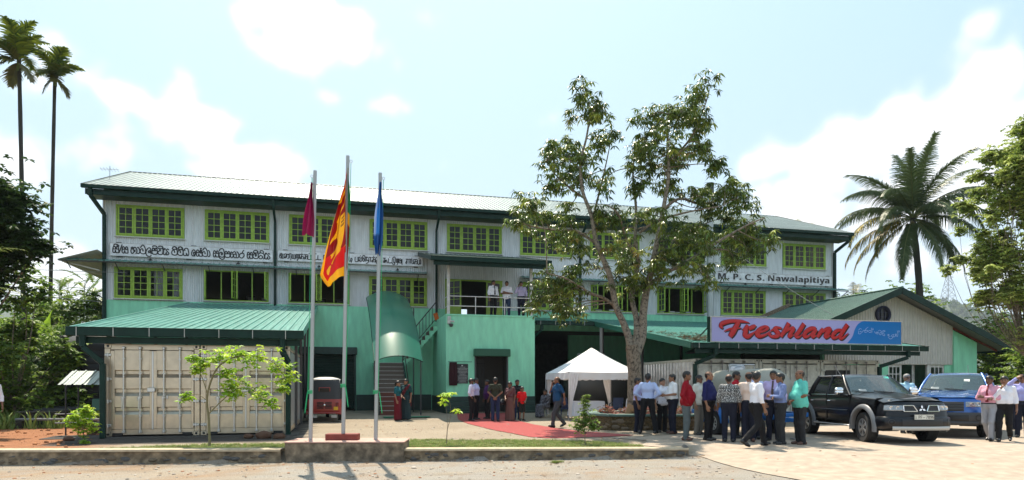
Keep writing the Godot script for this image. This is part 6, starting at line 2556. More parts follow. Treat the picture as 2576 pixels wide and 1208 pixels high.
# ---- palms
func frond(length: float, leaflets: int, leaf_len: float, lift: float, bend: float, droop: float, col: Color, tip: Color, wide := 0.035) -> MB:
	var b := MB.new()
	b.tinted = true
	var n := 14
	var p := Vector3.ZERO
	var a := lift
	var pts := [p]
	for k in n:
		p += Vector3(cos(a), sin(a), 0) * length / n
		a -= bend / n * (0.4 + 1.2 * float(k) / n)
		pts.append(p)
	var rr := []
	for k in n + 1:
		rr.append(lerpf(0.035, 0.006, float(k) / n) * length / 4.5)
	b.col = col.lerp(Color(0.2, 0.2, 0.06), 0.5)
	b.tube(pts, rr, 6)
	for i in leaflets:
		var t := lerpf(0.12, 0.99, float(i) / (leaflets - 1))
		var f := t * n
		var k := mini(int(f), n - 1)
		var c: Vector3 = pts[k].lerp(pts[k + 1], f - k)
		var dir: Vector3 = (pts[k + 1] - pts[k]).normalized()
		var nrm := Vector3(-dir.y, dir.x, 0)
		var ln := leaf_len * (0.35 + 0.65 * sin(clampf(t * 1.12, 0.0, 1.0) * PI)) * rng.randf_range(0.85, 1.1)
		for s in [-1.0, 1.0]:
			var out := (Vector3(0, 0, s) * 0.85 + dir * (0.45 + 0.4 * t) + nrm * (0.3 - droop * 0.3) + Vector3(rng.randf_range(-0.1, 0.1), rng.randf_range(-0.12, 0.08), 0)).normalized()
			b.col = col.lerp(tip, clampf(rng.randf_range(-0.3, 1.0), 0.0, 1.0)) * rng.randf_range(0.8, 1.2)
			b.col.a = 1.0
			var q := c
			var d := out
			var w := dir * wide
			var seg := 3
			for m in seg:
				var e := q + d * ln / seg
				d = (d + Vector3.DOWN * droop * 0.55).normalized()
				var w2 := dir * wide * (1.0 - (m + 1.0) / seg * 0.85)
				if s > 0:
					b.quad(q - w, e - w2, e + w2, q + w)
				else:
					b.quad(q - w, q + w, e + w2, e - w2)
				q = e
				w = w2
	return b


func palm(called: String, label: String, at: Vector3, lean: Array, r0: float, r1: float, fr: Array, group := "") -> Node3D:
	var o := thing(called, label, "palm tree", at, facing(-FW), group)
	var b := MB.new()
	var pts := smooth(lean, 10)
	var rr := []
	for i in pts.size():
		rr.append(lerpf(r0, r1, float(i) / (pts.size() - 1)) * (1.0 + 0.05 * sin(i * 2.1)))
	b.tube(pts, rr, 12)
	put("trunk", b, M.palm_bark, o)
	for q in fr:
		var m := put("frond", q[0], M.frond, o, pts[-1] + Vector3(0, q[2], 0))
		m.rotation.y = q[1]
	return o


func palms() -> void:
	var green := Color(0.055, 0.085, 0.03)
	var grey := Color(0.085, 0.115, 0.045)
	var fr := []
	# azimuth 0 points to the viewer's right, elevation and bend in radians
	var spec := [[0.15, 0.55, 1.75, 5.2], [0.0, 0.2, 1.4, 5.0], [0.5, 0.0, 1.3, 4.6], [-0.6, 0.45, 1.7, 4.8], [3.0, 0.5, 1.6, 5.0], [3.3, 0.15, 1.35, 5.0], [2.6, -0.1, 1.2, 4.6], [3.7, 0.35, 1.6, 4.8], [1.6, 0.3, 1.8, 4.4], [4.7, 0.4, 1.7, 4.6], [1.0, 1.0, 1.5, 4.6], [2.2, 1.05, 1.4, 4.6], [3.1, 0.95, 0.9, 4.7], [0.1, 1.0, 0.75, 4.7], [4.2, 1.15, 0.8, 4.5], [5.4, 1.15, 0.8, 4.6], [1.6, 1.45, 0.5, 4.4], [4.9, 1.38, 0.35, 4.6], [5.9, -0.55, 0.8, 4.2], [2.9, -0.6, 0.8, 4.3], [4.0, -0.75, 0.6, 3.9], [5.0, -0.7, 0.7, 3.9], [1.2, -0.6, 0.8, 4.0], [3.35, 0.75, 1.3, 4.8], [-0.2, 0.78, 1.25, 5.0], [0.75, 0.55, 1.6, 4.8], [2.35, 0.6, 1.6, 4.8], [3.9, 0.7, 1.4, 4.7], [5.5, 0.6, 1.5, 4.7], [0.3, -0.3, 1.1, 4.4], [2.8, -0.35, 1.0, 4.5]]
	for q in spec:
		var yel: bool = q[0] > 2.5 and q[0] < 3.4 and q[1] < 0.3
		fr.append([frond(q[3] * 1.13, 100, 1.15, q[1], q[2] * 1.15 + 0.1, 0.75 if q[1] > 0.9 else 1.25, green, Color(0.45, 0.30, 0.02) if yel else grey, 0.042), q[0] + rng.randf_range(-0.1, 0.1), 0.0])
	var c := palm("coconut_palm", "tall coconut palm with drooping fronds behind the shop roof", spot(25.8, 44.0), [Vector3(0.2, 0, 0), Vector3(0.35, 4.0, 0), Vector3(0.25, 8.0, 0), Vector3(-0.15, 12.1, 0)], 0.26, 0.17, fr)
	for k in 9:
		var n := MB.new()
		n.lathe([Vector2(0.001, -0.14), Vector2(0.1, -0.08), Vector2(0.12, 0.02), Vector2(0.07, 0.12), Vector2(0.001, 0.15)], 10)
		put("coconut", n, mat("coconut", Color(0.10, 0.075, 0.02), 0.6) if k == 0 else M.coconut, c, Vector3(-0.15 + 0.35 * cos(k * 0.7), 11.7 - 0.12 * (k % 3), 0.35 * sin(k * 0.7)))
	# two slender areca palms
	for k in 2:
		var f2 := []
		for i in 16:
			var e: float = [1.5, 1.35, 1.25, 1.1, 0.95, 0.75, 0.5, -0.5, 1.4, -0.9, 0.85, 1.15, 0.2, -0.75, 1.45, 0.6][i]
			var dead: bool = e < -0.2 or (k == 1 and e < 0.2)
			f2.append([frond((1.5 if k == 0 else 1.3) * (1.0 if e > 0.0 else 0.75), 22, 0.62, e, 1.2 if e > 0.0 else 0.5, 0.45, Color(0.06, 0.10, 0.02) if not dead else Color(0.10, 0.085, 0.03), Color(0.24, 0.28, 0.03) if e > 0.7 else Color(0.14, 0.13, 0.035), 0.075), i * 2.4 + k, -0.05 * minf(i, 10)])
		var base := spot([-21.3, -22.9][k], [30.0, 34.0][k], 0.0)
		var h: float = [16.0, 17.1][k]
		var p := palm("areca_palm", ["taller areca palm with bushy crown, left of the two", "areca palm with drooping dry fronds, right of the two"][k], base, [Vector3(0.0, 0, 0), Vector3(-0.06 if k == 0 else 0.12, h * 0.5, 0), Vector3(-0.22 if k == 0 else 0.3, h, 0)], 0.10, 0.075, f2, "areca palms on the left")
		var cs := MB.new()
		cs.tube([Vector3(-0.22 if k == 0 else 0.3, h - 0.9, 0), Vector3(-0.22 if k == 0 else 0.3, h - 0.1, 0)], [0.09, 0.075], 10)
		put("crownshaft", cs, mat("crownshaft", Color(0.10, 0.14, 0.03), 0.6) if k == 0 else M.crownshaft, p)


# ---- other greenery. clusters: [x, y, z, radius] in metres from the foot; x to the viewer's right
func bush(called: String, label: String, cat: String, at: Vector3, clusters: Array, n: int, size: float, kind: String, pal: Array, whorl := 7, stem := 0.05, group := "", droop := 0.25) -> Node3D:
	var o := thing(called, label, cat, at, facing(-FW), group)
	var b := MB.new()
	var la := []
	var lc := []
	var top := Vector3.ZERO
	for c in clusters:
		top += Vector3(c[0], c[1], c[2]) / clusters.size()
	var fork := Vector3(top.x * 0.3, maxf(0.25, top.y * 0.35), top.z * 0.3)
	b.tube(smooth([Vector3(0, -0.1, 0), fork * Vector3(0.3, 0.5, 0.3), fork], 3), [stem, stem, stem * 0.95, stem * 0.9, stem * 0.88, stem * 0.85, stem * 0.8], 8)
	for c in clusters:
		var p := Vector3(c[0], c[1], c[2])
		twig(b, fork, p, stem * 0.55)
		for k in 3:
			twig(b, p, p + Vector3(rng.randf_range(-1, 1), rng.randf_range(-0.7, 1), rng.randf_range(-1, 1)) * c[3] * 0.85, stem * 0.25)
		add_leaves(la, lc, p, c[3], int(n * c[3] * c[3]), size, pal, whorl, droop)
	put("stems", b, M.bark, o)
	stuff("foliage", leaf_mesh(kind), M.leaf, la, lc, o)
	return o


func blob(w: float, h: float, y0: float, n: int, r: float) -> Array:
	var q := []
	for k in n:
		var x := rng.randf_range(-0.5, 0.5) * w
		var lim := h * sqrt(maxf(0.05, 1.0 - pow(absf(x) / w * 1.9, 2.0)))
		q.append([x, y0 + rng.randf() * lim, rng.randf_range(-0.3, 0.3) * w, r * rng.randf_range(0.6, 1.15)])
	return q


func greenery() -> void:
	# young trees along the yard
	var at_px := func(list: Array, x0: float, d: float) -> Array:
		var r := []
		for q in list:
			r.append([(q[0] - x0) * d / 1730.0, (970.0 - q[1]) * d / 1730.0 + 1.4, rng.randf_range(-0.25, 0.25), q[2] * d / 1730.0])
		return r
	var s1 := thing("arching_sapling", "slender sapling arching to the right before the silver containers", "sapling", spot(-6.86, 15.6), facing(-FW))
	var cl: Array = at_px.call([[480, 905, 13], [505, 930, 11], [545, 900, 24], [590, 890, 30], [560, 940, 20], [640, 900, 28], [690, 920, 26], [715, 950, 20], [600, 960, 26], [640, 985, 26], [670, 1010, 16], [590, 985, 18], [460, 1000, 14], [718, 975, 12], [520, 915, 12]], 527.0, 15.6)
	var sb := MB.new()
	var sp := limb(sb, [Vector3(0, -0.05, 0), Vector3(-0.02, 0.6, 0), Vector3(-0.06, 1.1, 0), Vector3(0.05, 1.55, 0), Vector3(0.3, 1.9, 0.05), Vector3(0.8, 2.08, 0.05), Vector3(1.4, 1.95, 0), Vector3(1.7, 1.6, 0)], 0.032, 0.008, 8)
	sp.append_array(limb(sb, [Vector3(-0.03, 0.75, 0), Vector3(0.35, 1.1, 0.05), Vector3(0.75, 1.35, 0.1), Vector3(1.2, 1.15, 0.1)], 0.015, 0.006, 6))
	sp.append_array(limb(sb, [Vector3(-0.05, 1.2, 0), Vector3(-0.2, 1.65, 0), Vector3(-0.4, 1.95, 0)], 0.014, 0.005, 6))
	sp.append_array(limb(sb, [Vector3(-0.05, 1.05, 0), Vector3(-0.3, 1.2, 0), Vector3(-0.6, 1.1, 0)], 0.01, 0.004, 6))
	put("stem", sb, mat("sapling_bark", Color(0.20, 0.17, 0.09), 0.9), s1)
	var la := []
	var lc := []
	var tb := MB.new()
	for c in cl:
		var p := Vector3(c[0], c[1], c[2])
		twig(tb, nearest(sp, p), p, 0.008)
		add_leaves(la, lc, p, c[3], 40 + int(c[3] * 600.0), 0.11, LIGHT, 6, 0.15)
	put("twigs", tb, M.sapling_bark, s1)
	stuff("foliage", leaf_mesh("round"), M.leaf, la, lc, s1)
	bush("garden_shrub", "small yellow-green shrub left of the containers", "shrub", spot(-10.35, 16.6), [[0, 0.28, 0, 0.12], [-0.12, 0.5, 0, 0.15], [0.1, 0.55, 0, 0.16], [-0.2, 0.62, 0.05, 0.12], [0.0, 0.78, 0, 0.15], [0.15, 0.8, 0, 0.12], [0.08, 0.05, 0.1, 0.1], [0.2, 0.38, 0, 0.1]], 8000, 0.085, "round", LIGHT, 6, 0.012)
	bush("thin_seedling", "thin seedling with one feathery tuft right of the flag base", "sapling", spot(-1.52, 15.95), [[-0.05, 1.12, 0, 0.12], [0.03, 1.2, 0, 0.1], [0.22, 0.85, 0, 0.07]], 2200, 0.14, "feather", LIGHT, 7, 0.011)
	bush("young_tree", "young leafy tree with upright crown in front of the red carpet", "sapling", spot(1.72, 16.2), [[0, 0.5, 0, 0.17], [-0.15, 0.55, 0, 0.12], [0.15, 0.52, 0, 0.13], [0.02, 0.75, 0, 0.14], [-0.02, 0.95, 0, 0.12], [0.03, 1.1, 0, 0.11], [0.22, 0.42, 0, 0.1], [-0.2, 0.42, 0.05, 0.1]], 9000, 0.075, "round", [Color(0.17, 0.25, 0.045), Color(0.12, 0.19, 0.035), Color(0.24, 0.32, 0.07)], 6, 0.012)
	# thick growth on the left
	bush("dark_tree", "dark dense tree hanging in from the left edge", "tree", spot(-16.6, 20.5), [[1.0, 7.1, 0, 0.8], [1.4, 6.6, 0, 0.8], [0.6, 6.3, 0.3, 0.9], [1.5, 5.9, 0, 0.7], [2.1, 5.7, 0.2, 0.65], [2.5, 5.55, 0, 0.4], [0.5, 5.4, 0, 0.9], [1.3, 5.1, 0, 0.7], [0.9, 4.5, 0, 0.6], [0.2, 4.4, 0, 0.8], [0.0, 7.2, 0.4, 0.9], [1.9, 6.9, 0, 0.4], [-0.8, 6.0, 0, 1.2], [-0.6, 7.5, 0, 1.0]], 3000, 0.17, "round", DARK, 7, 0.08)
	for q in [[35, 24.0, 4.2, 5.0, 26, "MID", 0.2, "round", "tall leafy thicket behind the taller areca palm", 0.65], [105, 30.0, 4.5, 4.6, 24, "MID", 0.24, "long", "leafy growth between the two areca palms", 0.75], [185, 33.0, 5.0, 5.2, 24, "LIGHT", 0.26, "feather", "pale feathery growth beside the water tank", 0.75], [115, 28.5, 2.2, 2.8, 18, "DARK", 0.28, "long", "dark drooping shrub close to the water tank", 0.55], [60, 39.0, 8.0, 6.0, 28, "MID", 0.3, "round", "green trees behind the areca palms", 1.1], [235, 38.0, 6.0, 6.0, 26, "LIGHT", 0.28, "feather", "light feathery tree behind the water tank", 0.9], [95, 25.0, 2.6, 1.6, 16, "LIGHT", 0.2, "blade", "bright leafy weeds at the foot of the palms", 0.45]]:
		var pal: Array = {"DARK": DARK, "MID": MID, "LIGHT": [Color(0.13, 0.21, 0.035), Color(0.19, 0.28, 0.05), Color(0.10, 0.17, 0.03)]}[q[5]]
		bush("thicket", q[8], "bushes", spot((q[0] - 1288.0) * q[1] / 1730.0, q[1]), blob(q[2], q[3], 0.35, q[4], q[9]), 1500 if q[6] < 0.25 else 1000, q[6], q[7], pal, 7, 0.05)
	# tall feathery stems rising above the thicket
	for k in 7:
		var dd := 36.0 + (k % 3) * 1.4
		var base := spot((118.0 + k * 21.0 - 1288.0) * dd / 1730.0, dd)
		var o := thing("feathery_plant", "tall feathery-leaved stem rising above the bushes on the left", "plant", base, facing(-FW), "feathery stems above the left bushes")
		var h := 5.6 + 1.7 * absf(sin(k * 2.1))
		var st := MB.new()
		st.tube([Vector3(0, 0, 0), Vector3(0.1, h * 0.6, 0), Vector3(0.25, h, 0)], [0.04, 0.03, 0.015], 6)
		put("stem", st, M.bark, o)
		for i in 6:
			var f := put("frond", frond(1.5, 16, 0.3, rng.randf_range(0.2, 1.2), 1.0, 0.3, Color(0.12, 0.19, 0.04), Color(0.22, 0.31, 0.08), 0.05), M.frond, o, Vector3(0.25, h - i * 0.22, 0))
			f.rotation.y = i * 2.4 + k
	var ban := thing("banana_leaf_plant", "banana plant with one bright upright leaf between the areca palms", "banana plant", spot(-21.0, 31.0), facing(-FW))
	for k in 4:
		var rows := []
		for j in 9:
			var v := j / 8.0
			var wd := 0.32 * sin(clampf(v * 1.05 + 0.05, 0.0, 1.0) * PI) + 0.02
			var c := Vector3(0.15 * k - 0.2 + (0.5 + 0.2 * k) * v * v, 2.6 + v * (2.2 - 0.35 * k), -0.2 * k)
			rows.append([c + Vector3(wd, -0.05, 0.1), c, c + Vector3(-wd, -0.05, 0.1)])
		var bl := MB.new()
		bl.tinted = true
		bl.col = [Color(0.28, 0.44, 0.04), Color(0.12, 0.22, 0.03), Color(0.1, 0.2, 0.03), Color(0.14, 0.22, 0.05)][k]
		bl.grid(rows)
		put("leaf", bl, M.leaf, ban)
	var bs := MB.new()
	bs.tube([Vector3(-0.2, 0, 0), Vector3(-0.1, 2.8, -0.2)], [0.14, 0.07], 10)
	put("stem", bs, M.crownshaft, ban)
	# palm fronds reaching in at the left edge
	var lp := thing("low_palm", "low palm whose fronds reach in at the left edge", "palm", spot(-14.2, 17.5), facing(-FW))
	for q in [[0.2, 0.6, 2.2, 3.4], [0.1, -0.1, 1.9, 2.2], [-0.4, 0.3, 2.0, 2.8], [0.3, 0.9, 2.4, 3.9]]:
		var f := put("frond", frond(q[2], 26, 0.5, q[1], 1.2, 0.5, Color(0.10, 0.16, 0.04), Color(0.25, 0.30, 0.09), 0.025), M.frond, lp, Vector3(-0.6, q[3], 0))
		f.rotation.y = q[0]
	var lpt := MB.new()
	lpt.tube([Vector3(-0.6, 0, 0), Vector3(-0.6, 3.9, 0)], [0.12, 0.09], 8)
	put("trunk", lpt, M.palm_bark, lp)
	# rough grass bank on the left
	var bl2 := MB.new()
	for k in 7:
		var a := k * 0.9
		var d := Vector3(cos(a), 0, sin(a))
		var s := Vector3(-sin(a), 0, cos(a)) * 0.05
		bl2.quad(d * 0.1 - s, d * 0.1 + s, d * 0.28 + Vector3.UP * 0.6 + s * 0.7, d * 0.28 + Vector3.UP * 0.6 - s * 0.7)
		bl2.tri(d * 0.28 + Vector3.UP * 0.6 - s * 0.7, d * 0.28 + Vector3.UP * 0.6 + s * 0.7, d * 0.65 + Vector3.UP * 0.85)
	var ga := []
	var gc := []
	for k in 2600:
		var q := spot(rng.randf_range(-22.0, -13.2), rng.randf_range(20.5, 34.0))
		if q.x > -10.8 and q.z > -25.0:
			continue
		var s := rng.randf_range(0.15, 0.5) * (1.0 if rng.randf() < 0.8 else 1.7)
		ga.append(Transform3D(Basis(Vector3.UP, rng.randf() * TAU).scaled(Vector3(s, s, s)), Vector3(q.x, -0.02, q.z)))
		gc.append(Color(0.13, 0.20, 0.04).lerp(Color(0.26, 0.34, 0.08), rng.randf()))
	tag(stuff("rough_grass", bl2.mesh(), M.blade, ga, gc), "tall rough grass under the areca palms on the left", "grass")
	# right-hand side
	var rt := []
	for q in [[2500, 420, 46], [2550, 390, 50], [2570, 450, 60], [2520, 480, 44], [2470, 450, 26], [2490, 530, 40], [2540, 540, 50], [2575, 560, 50], [2460, 570, 26], [2440, 640, 26], [2480, 640, 40], [2530, 620, 46], [2570, 640, 50], [2450, 690, 22], [2500, 690, 36], [2550, 700, 46], [2540, 760, 40], [2575, 760, 50], [2500, 740, 24], [2575, 380, 40], [2620, 480, 90], [2630, 640, 90], [2620, 330, 60], [2640, 790, 80]]:
		for e in 3:
			rt.append([(q[0] - 2600.0 + rng.randf_range(-0.8, 0.8) * q[2]) * 24.0 / 1730.0, (970.0 - q[1] + rng.randf_range(-0.9, 0.7) * q[2]) * 24.0 / 1730.0 + 1.4, rng.randf_range(-1.2, 1.2), q[2] * 13.0 / 1730.0])
	bush("roadside_tree", "tall light green tree hanging in from the right edge", "tree", spot(18.2, 24.0), rt, 8200, 0.12, "round", [Color(0.27, 0.34, 0.07), Color(0.34, 0.41, 0.10), Color(0.18, 0.25, 0.05), Color(0.40, 0.46, 0.15)], 7, 0.028)
	for q in [[28.6, 38.0, 5.0, 4.6, 24, "BRIGHT", 0.2, "sunlit bright green shrubs beyond the mint wall", 0.8], [21.3, 26.5, 4.0, 3.6, 20, "DARKER", 0.16, "darker leafy hedge at the right edge behind the walkers", 0.65], [29.5, 40.0, 6.0, 5.0, 20, "DARKER", 0.22, "green trees behind the shop's right eaves", 0.9], [24.3, 29.0, 4.5, 3.0, 18, "BRIGHT", 0.18, "low bright bushes at the right edge", 0.7]]:
		bush("thicket", q[7], "bushes", spot(q[0], q[1]), blob(q[2], q[3], 0.4, q[4], q[8]), 1600, q[6], "round", [Color(0.20, 0.28, 0.03), Color(0.27, 0.33, 0.04), Color(0.13, 0.20, 0.03)] if q[5] == "BRIGHT" else MID, 7, 0.07)
	bush("background_tree", "round dark tree just behind the ridge of the shop", "tree", spot(27.6, 49.0), [[-1.0, 7.2, 0, 1.0], [0.4, 7.5, 0, 1.1], [1.5, 7.0, 0, 1.0], [0.4, 6.2, 0, 1.3], [-1.5, 6.2, 0, 1.2], [2.4, 6.2, 0, 0.9], [-2.6, 7.4, 0, 0.8], [-3.4, 6.4, 0, 1.0]], 1100, 0.25, "round", MID, 7, 0.18)
	bush("background_tree", "tree showing between the long building and the shop roof", "tree", spot(23.4, 52.0), [[-1.5, 7.2, 0, 1.1], [0.0, 7.6, 0, 1.0], [0.6, 6.5, 0, 1.2], [-2.4, 6.4, 0, 1.2], [1.7, 7.4, 0, 0.8], [2.6, 6.6, 0, 1.0], [-0.8, 5.4, 0, 1.2]], 1100, 0.25, "round", DARK, 7, 0.18)
	var f3 := []
	for i in 9:
		f3.append([frond(3.4, 26, 0.6, [0.9, 0.6, 0.3, 1.2, 0.7, 0.4, 0.1, 1.0, 0.5][i], 1.2, 0.7, Color(0.12, 0.13, 0.06), Color(0.32, 0.25, 0.05), 0.04), i * 2.4, 0.0])
	palm("short_palm", "short palm with pale fronds behind the end of the long building", spot(25.5, 51.5), [Vector3(0, 0, 0), Vector3(0, 3.5, 0), Vector3(0.1, 7.0, 0)], 0.2, 0.15, f3)
	var f4 := []
	for i in 7:
		f4.append([frond(2.6, 22, 0.5, [0.9, 0.6, 0.3, 1.2, 0.7, 0.4, 1.0][i], 1.0, 0.6, Color(0.12, 0.16, 0.05), Color(0.30, 0.26, 0.06), 0.04), i * 2.4 + 0.5, 0.0])
	palm("distant_palm", "palm tips showing above the right end of the long roof", spot(28.5, 68.0), [Vector3(0, 0, 0), Vector3(0, 8.0, 0), Vector3(0.1, 16.4, 0)], 0.2, 0.15, f4)


# ---- people: clothes and bodies are smooth unions of tapered capsules, meshed with surface nets; ten floats a capsule: a, b, radius a, radius b, blend, sign
static func cap(p: PackedFloat32Array, a: Vector3, b: Vector3, ra: float, rb: float, k := 0.03, sg := 1.0) -> void:
	p.append_array([a.x, a.y, a.z, b.x, b.y, b.z, ra, rb, k, sg])


static func net(job: Dictionary) -> void:
	var pr: PackedFloat32Array = job.p
	var cell: float = job.cell
	var lo := Vector3(9, 9, 9)
	var hi := -lo
	for q in range(0, pr.size(), 10):
		if pr[q + 9] < 0:
			continue
		var r := maxf(pr[q + 6], pr[q + 7])
		var a := Vector3(pr[q], pr[q + 1], pr[q + 2])
		var b := Vector3(pr[q + 3], pr[q + 4], pr[q + 5])
		lo = lo.min(a - Vector3.ONE * r).min(b - Vector3.ONE * r)
		hi = hi.max(a + Vector3.ONE * r).max(b + Vector3.ONE * r)
	lo -= Vector3.ONE * cell * 2.5
	hi += Vector3.ONE * cell * 2.5
	var nx := int((hi.x - lo.x) / cell) + 1
	var ny := int((hi.y - lo.y) / cell) + 1
	var nz := int((hi.z - lo.z) / cell) + 1
	var sy := nx
	var sz := nx * ny
	var f := PackedFloat32Array()
	f.resize(nx * ny * nz)
	f.fill(0.2)
	for q in range(0, pr.size(), 10):
		var ax := pr[q]
		var ay := pr[q + 1]
		var az := pr[q + 2]
		var bx := pr[q + 3] - ax
		var by := pr[q + 4] - ay
		var bz := pr[q + 5] - az
		var ra := pr[q + 6]
		var dr := pr[q + 7] - ra
		var k := pr[q + 8]
		var sg := pr[q + 9]
		var bb := maxf(bx * bx + by * by + bz * bz, 1e-9)
		var m := maxf(ra, ra + dr) + k + cell * 2.0
		var x0 := maxi(0, int((minf(ax, ax + bx) - m - lo.x) / cell))
		var x1 := mini(nx - 1, int((maxf(ax, ax + bx) + m - lo.x) / cell) + 1)
		var y0 := maxi(0, int((minf(ay, ay + by) - m - lo.y) / cell))
		var y1 := mini(ny - 1, int((maxf(ay, ay + by) + m - lo.y) / cell) + 1)
		var z0 := maxi(0, int((minf(az, az + bz) - m - lo.z) / cell))
		var z1 := mini(nz - 1, int((maxf(az, az + bz) + m - lo.z) / cell) + 1)
		for z in range(z0, z1 + 1):
			var pz := lo.z + z * cell - az
			for y in range(y0, y1 + 1):
				var py := lo.y + y * cell - ay
				var base := py * by + pz * bz
				var i := z * sz + y * sy + x0
				for x in range(x0, x1 + 1):
					var px := lo.x + x * cell - ax
					var t := clampf((px * bx + base) / bb, 0.0, 1.0)
					var ex := px - bx * t
					var ey := py - by * t
					var ez := pz - bz * t
					var d := sqrt(ex * ex + ey * ey + ez * ez) - ra - dr * t
					var o := f[i]
					if sg > 0.0:
						var h := k - absf(d - o)
						f[i] = minf(d, o) - (h * h / k * 0.25 if h > 0.0 else 0.0)
					else:
						f[i] = maxf(o, -d)
					i += 1
	for c in job.get("clip", []):
		# keep what lies on the positive side of the plane (normal, distance)
		for z in nz:
			for y in ny:
				var i := z * sz + y * sy
				for x in nx:
					var d: float = c.w - (c.x * (lo.x + x * cell) + c.y * (lo.y + y * cell) + c.z * (lo.z + z * cell))
					if d > f[i]:
						f[i] = d
					i += 1
	var out := MB.new()
	var id := PackedInt32Array()
	id.resize(f.size())
	id.fill(-1)
	for z in nz - 1:
		for y in ny - 1:
			var i := z * sz + y * sy
			for x in nx - 1:
				var v0 := f[i]
				var v1 := f[i + 1]
				var v2 := f[i + sy]
				var v3 := f[i + sy + 1]
				var v4 := f[i + sz]
				var v5 := f[i + sz + 1]
				var v6 := f[i + sz + sy]
				var v7 := f[i + sz + sy + 1]
				var ins := int(v0 < 0) + int(v1 < 0) + int(v2 < 0) + int(v3 < 0) + int(v4 < 0) + int(v5 < 0) + int(v6 < 0) + int(v7 < 0)
				if ins > 0 and ins < 8:
					var s := Vector3.ZERO
					var n := 0
					for e in [[v0, v1, 0, 0, 0, 0], [v2, v3, 0, 0, 1, 0], [v4, v5, 0, 0, 0, 1], [v6, v7, 0, 0, 1, 1], [v0, v2, 1, 0, 0, 0], [v1, v3, 1, 1, 0, 0], [v4, v6, 1, 0, 0, 1], [v5, v7, 1, 1, 0, 1], [v0, v4, 2, 0, 0, 0], [v1, v5, 2, 1, 0, 0], [v2, v6, 2, 0, 1, 0], [v3, v7, 2, 1, 1, 0]]:
						var a: float = e[0]
						var b: float = e[1]
						if (a < 0) != (b < 0):
							var w := Vector3(e[3], e[4], e[5])
							w[e[2]] = a / (a - b)
							s += w
							n += 1
					var g := Vector3(v1 - v0 + v3 - v2 + v5 - v4 + v7 - v6, v2 - v0 + v3 - v1 + v6 - v4 + v7 - v5, v4 - v0 + v5 - v1 + v6 - v2 + v7 - v3)
					id[i] = out.v.size()
					out.v.append(lo + (Vector3(x, y, z) + s / n) * cell)
					out.n.append(g.normalized())
				i += 1
	for z in range(1, nz - 1):
		for y in range(1, ny - 1):
			var i := z * sz + y * sy + 1
			for x in range(1, nx - 1):
				var a := f[i] < 0
				if a != (f[i + 1] < 0):
					out_quad(out, id[i - sy - sz], id[i - sz], id[i], id[i - sy], a)
				if a != (f[i + sy] < 0):
					out_quad(out, id[i - sz - 1], id[i - 1], id[i], id[i - sz], a)
				if a != (f[i + sz] < 0):
					out_quad(out, id[i - 1 - sy], id[i - sy], id[i], id[i - 1], a)
				i += 1
	out.uv.resize(out.v.size())
	out.c.resize(out.v.size())
	out.c.fill(Color.WHITE)
	var am: float = job.get("fold", 0.0)
	if am > 0.0:
		var nz2 := FastNoiseLite.new()
		nz2.seed = job.get("seed", 1)
		nz2.frequency = 9.0
		nz2.fractal_octaves = 2
		var st: Vector3 = job.get("stretch", Vector3(1.0, 0.45, 1.0))
		for i in out.v.size():
			var p := out.v[i] * st
			var e := 0.01
			var h0 := nz2.get_noise_3dv(p)
			var gr := Vector3(nz2.get_noise_3dv(p + Vector3(e, 0, 0)) - h0, nz2.get_noise_3dv(p + Vector3(0, e, 0)) - h0, nz2.get_noise_3dv(p + Vector3(0, 0, e)) - h0) / e * st
			out.v[i] += out.n[i] * h0 * am
			gr -= out.n[i] * gr.dot(out.n[i])
			out.n[i] = (out.n[i] - gr * am).normalized()
	job.out = out


static func out_quad(o: MB, a: int, b: int, c: int, d: int, inside: bool) -> void:
	if a < 0 or b < 0 or c < 0 or d < 0:
		return
	if inside:
		o.ix.append_array([a, b, c, a, c, d])
	else:
		o.ix.append_array([a, c, b, a, d, c])


var jobs: Array = []


func ask(p: PackedFloat32Array, cell: float, clip := [], fold := 0.0, sd := 1) -> Dictionary:
	var j := {"p": p, "cell": cell, "clip": clip, "fold": fold, "seed": sd}
	jobs.append(j)
	return j


func run_job(i: int) -> void:
	net(jobs[i])


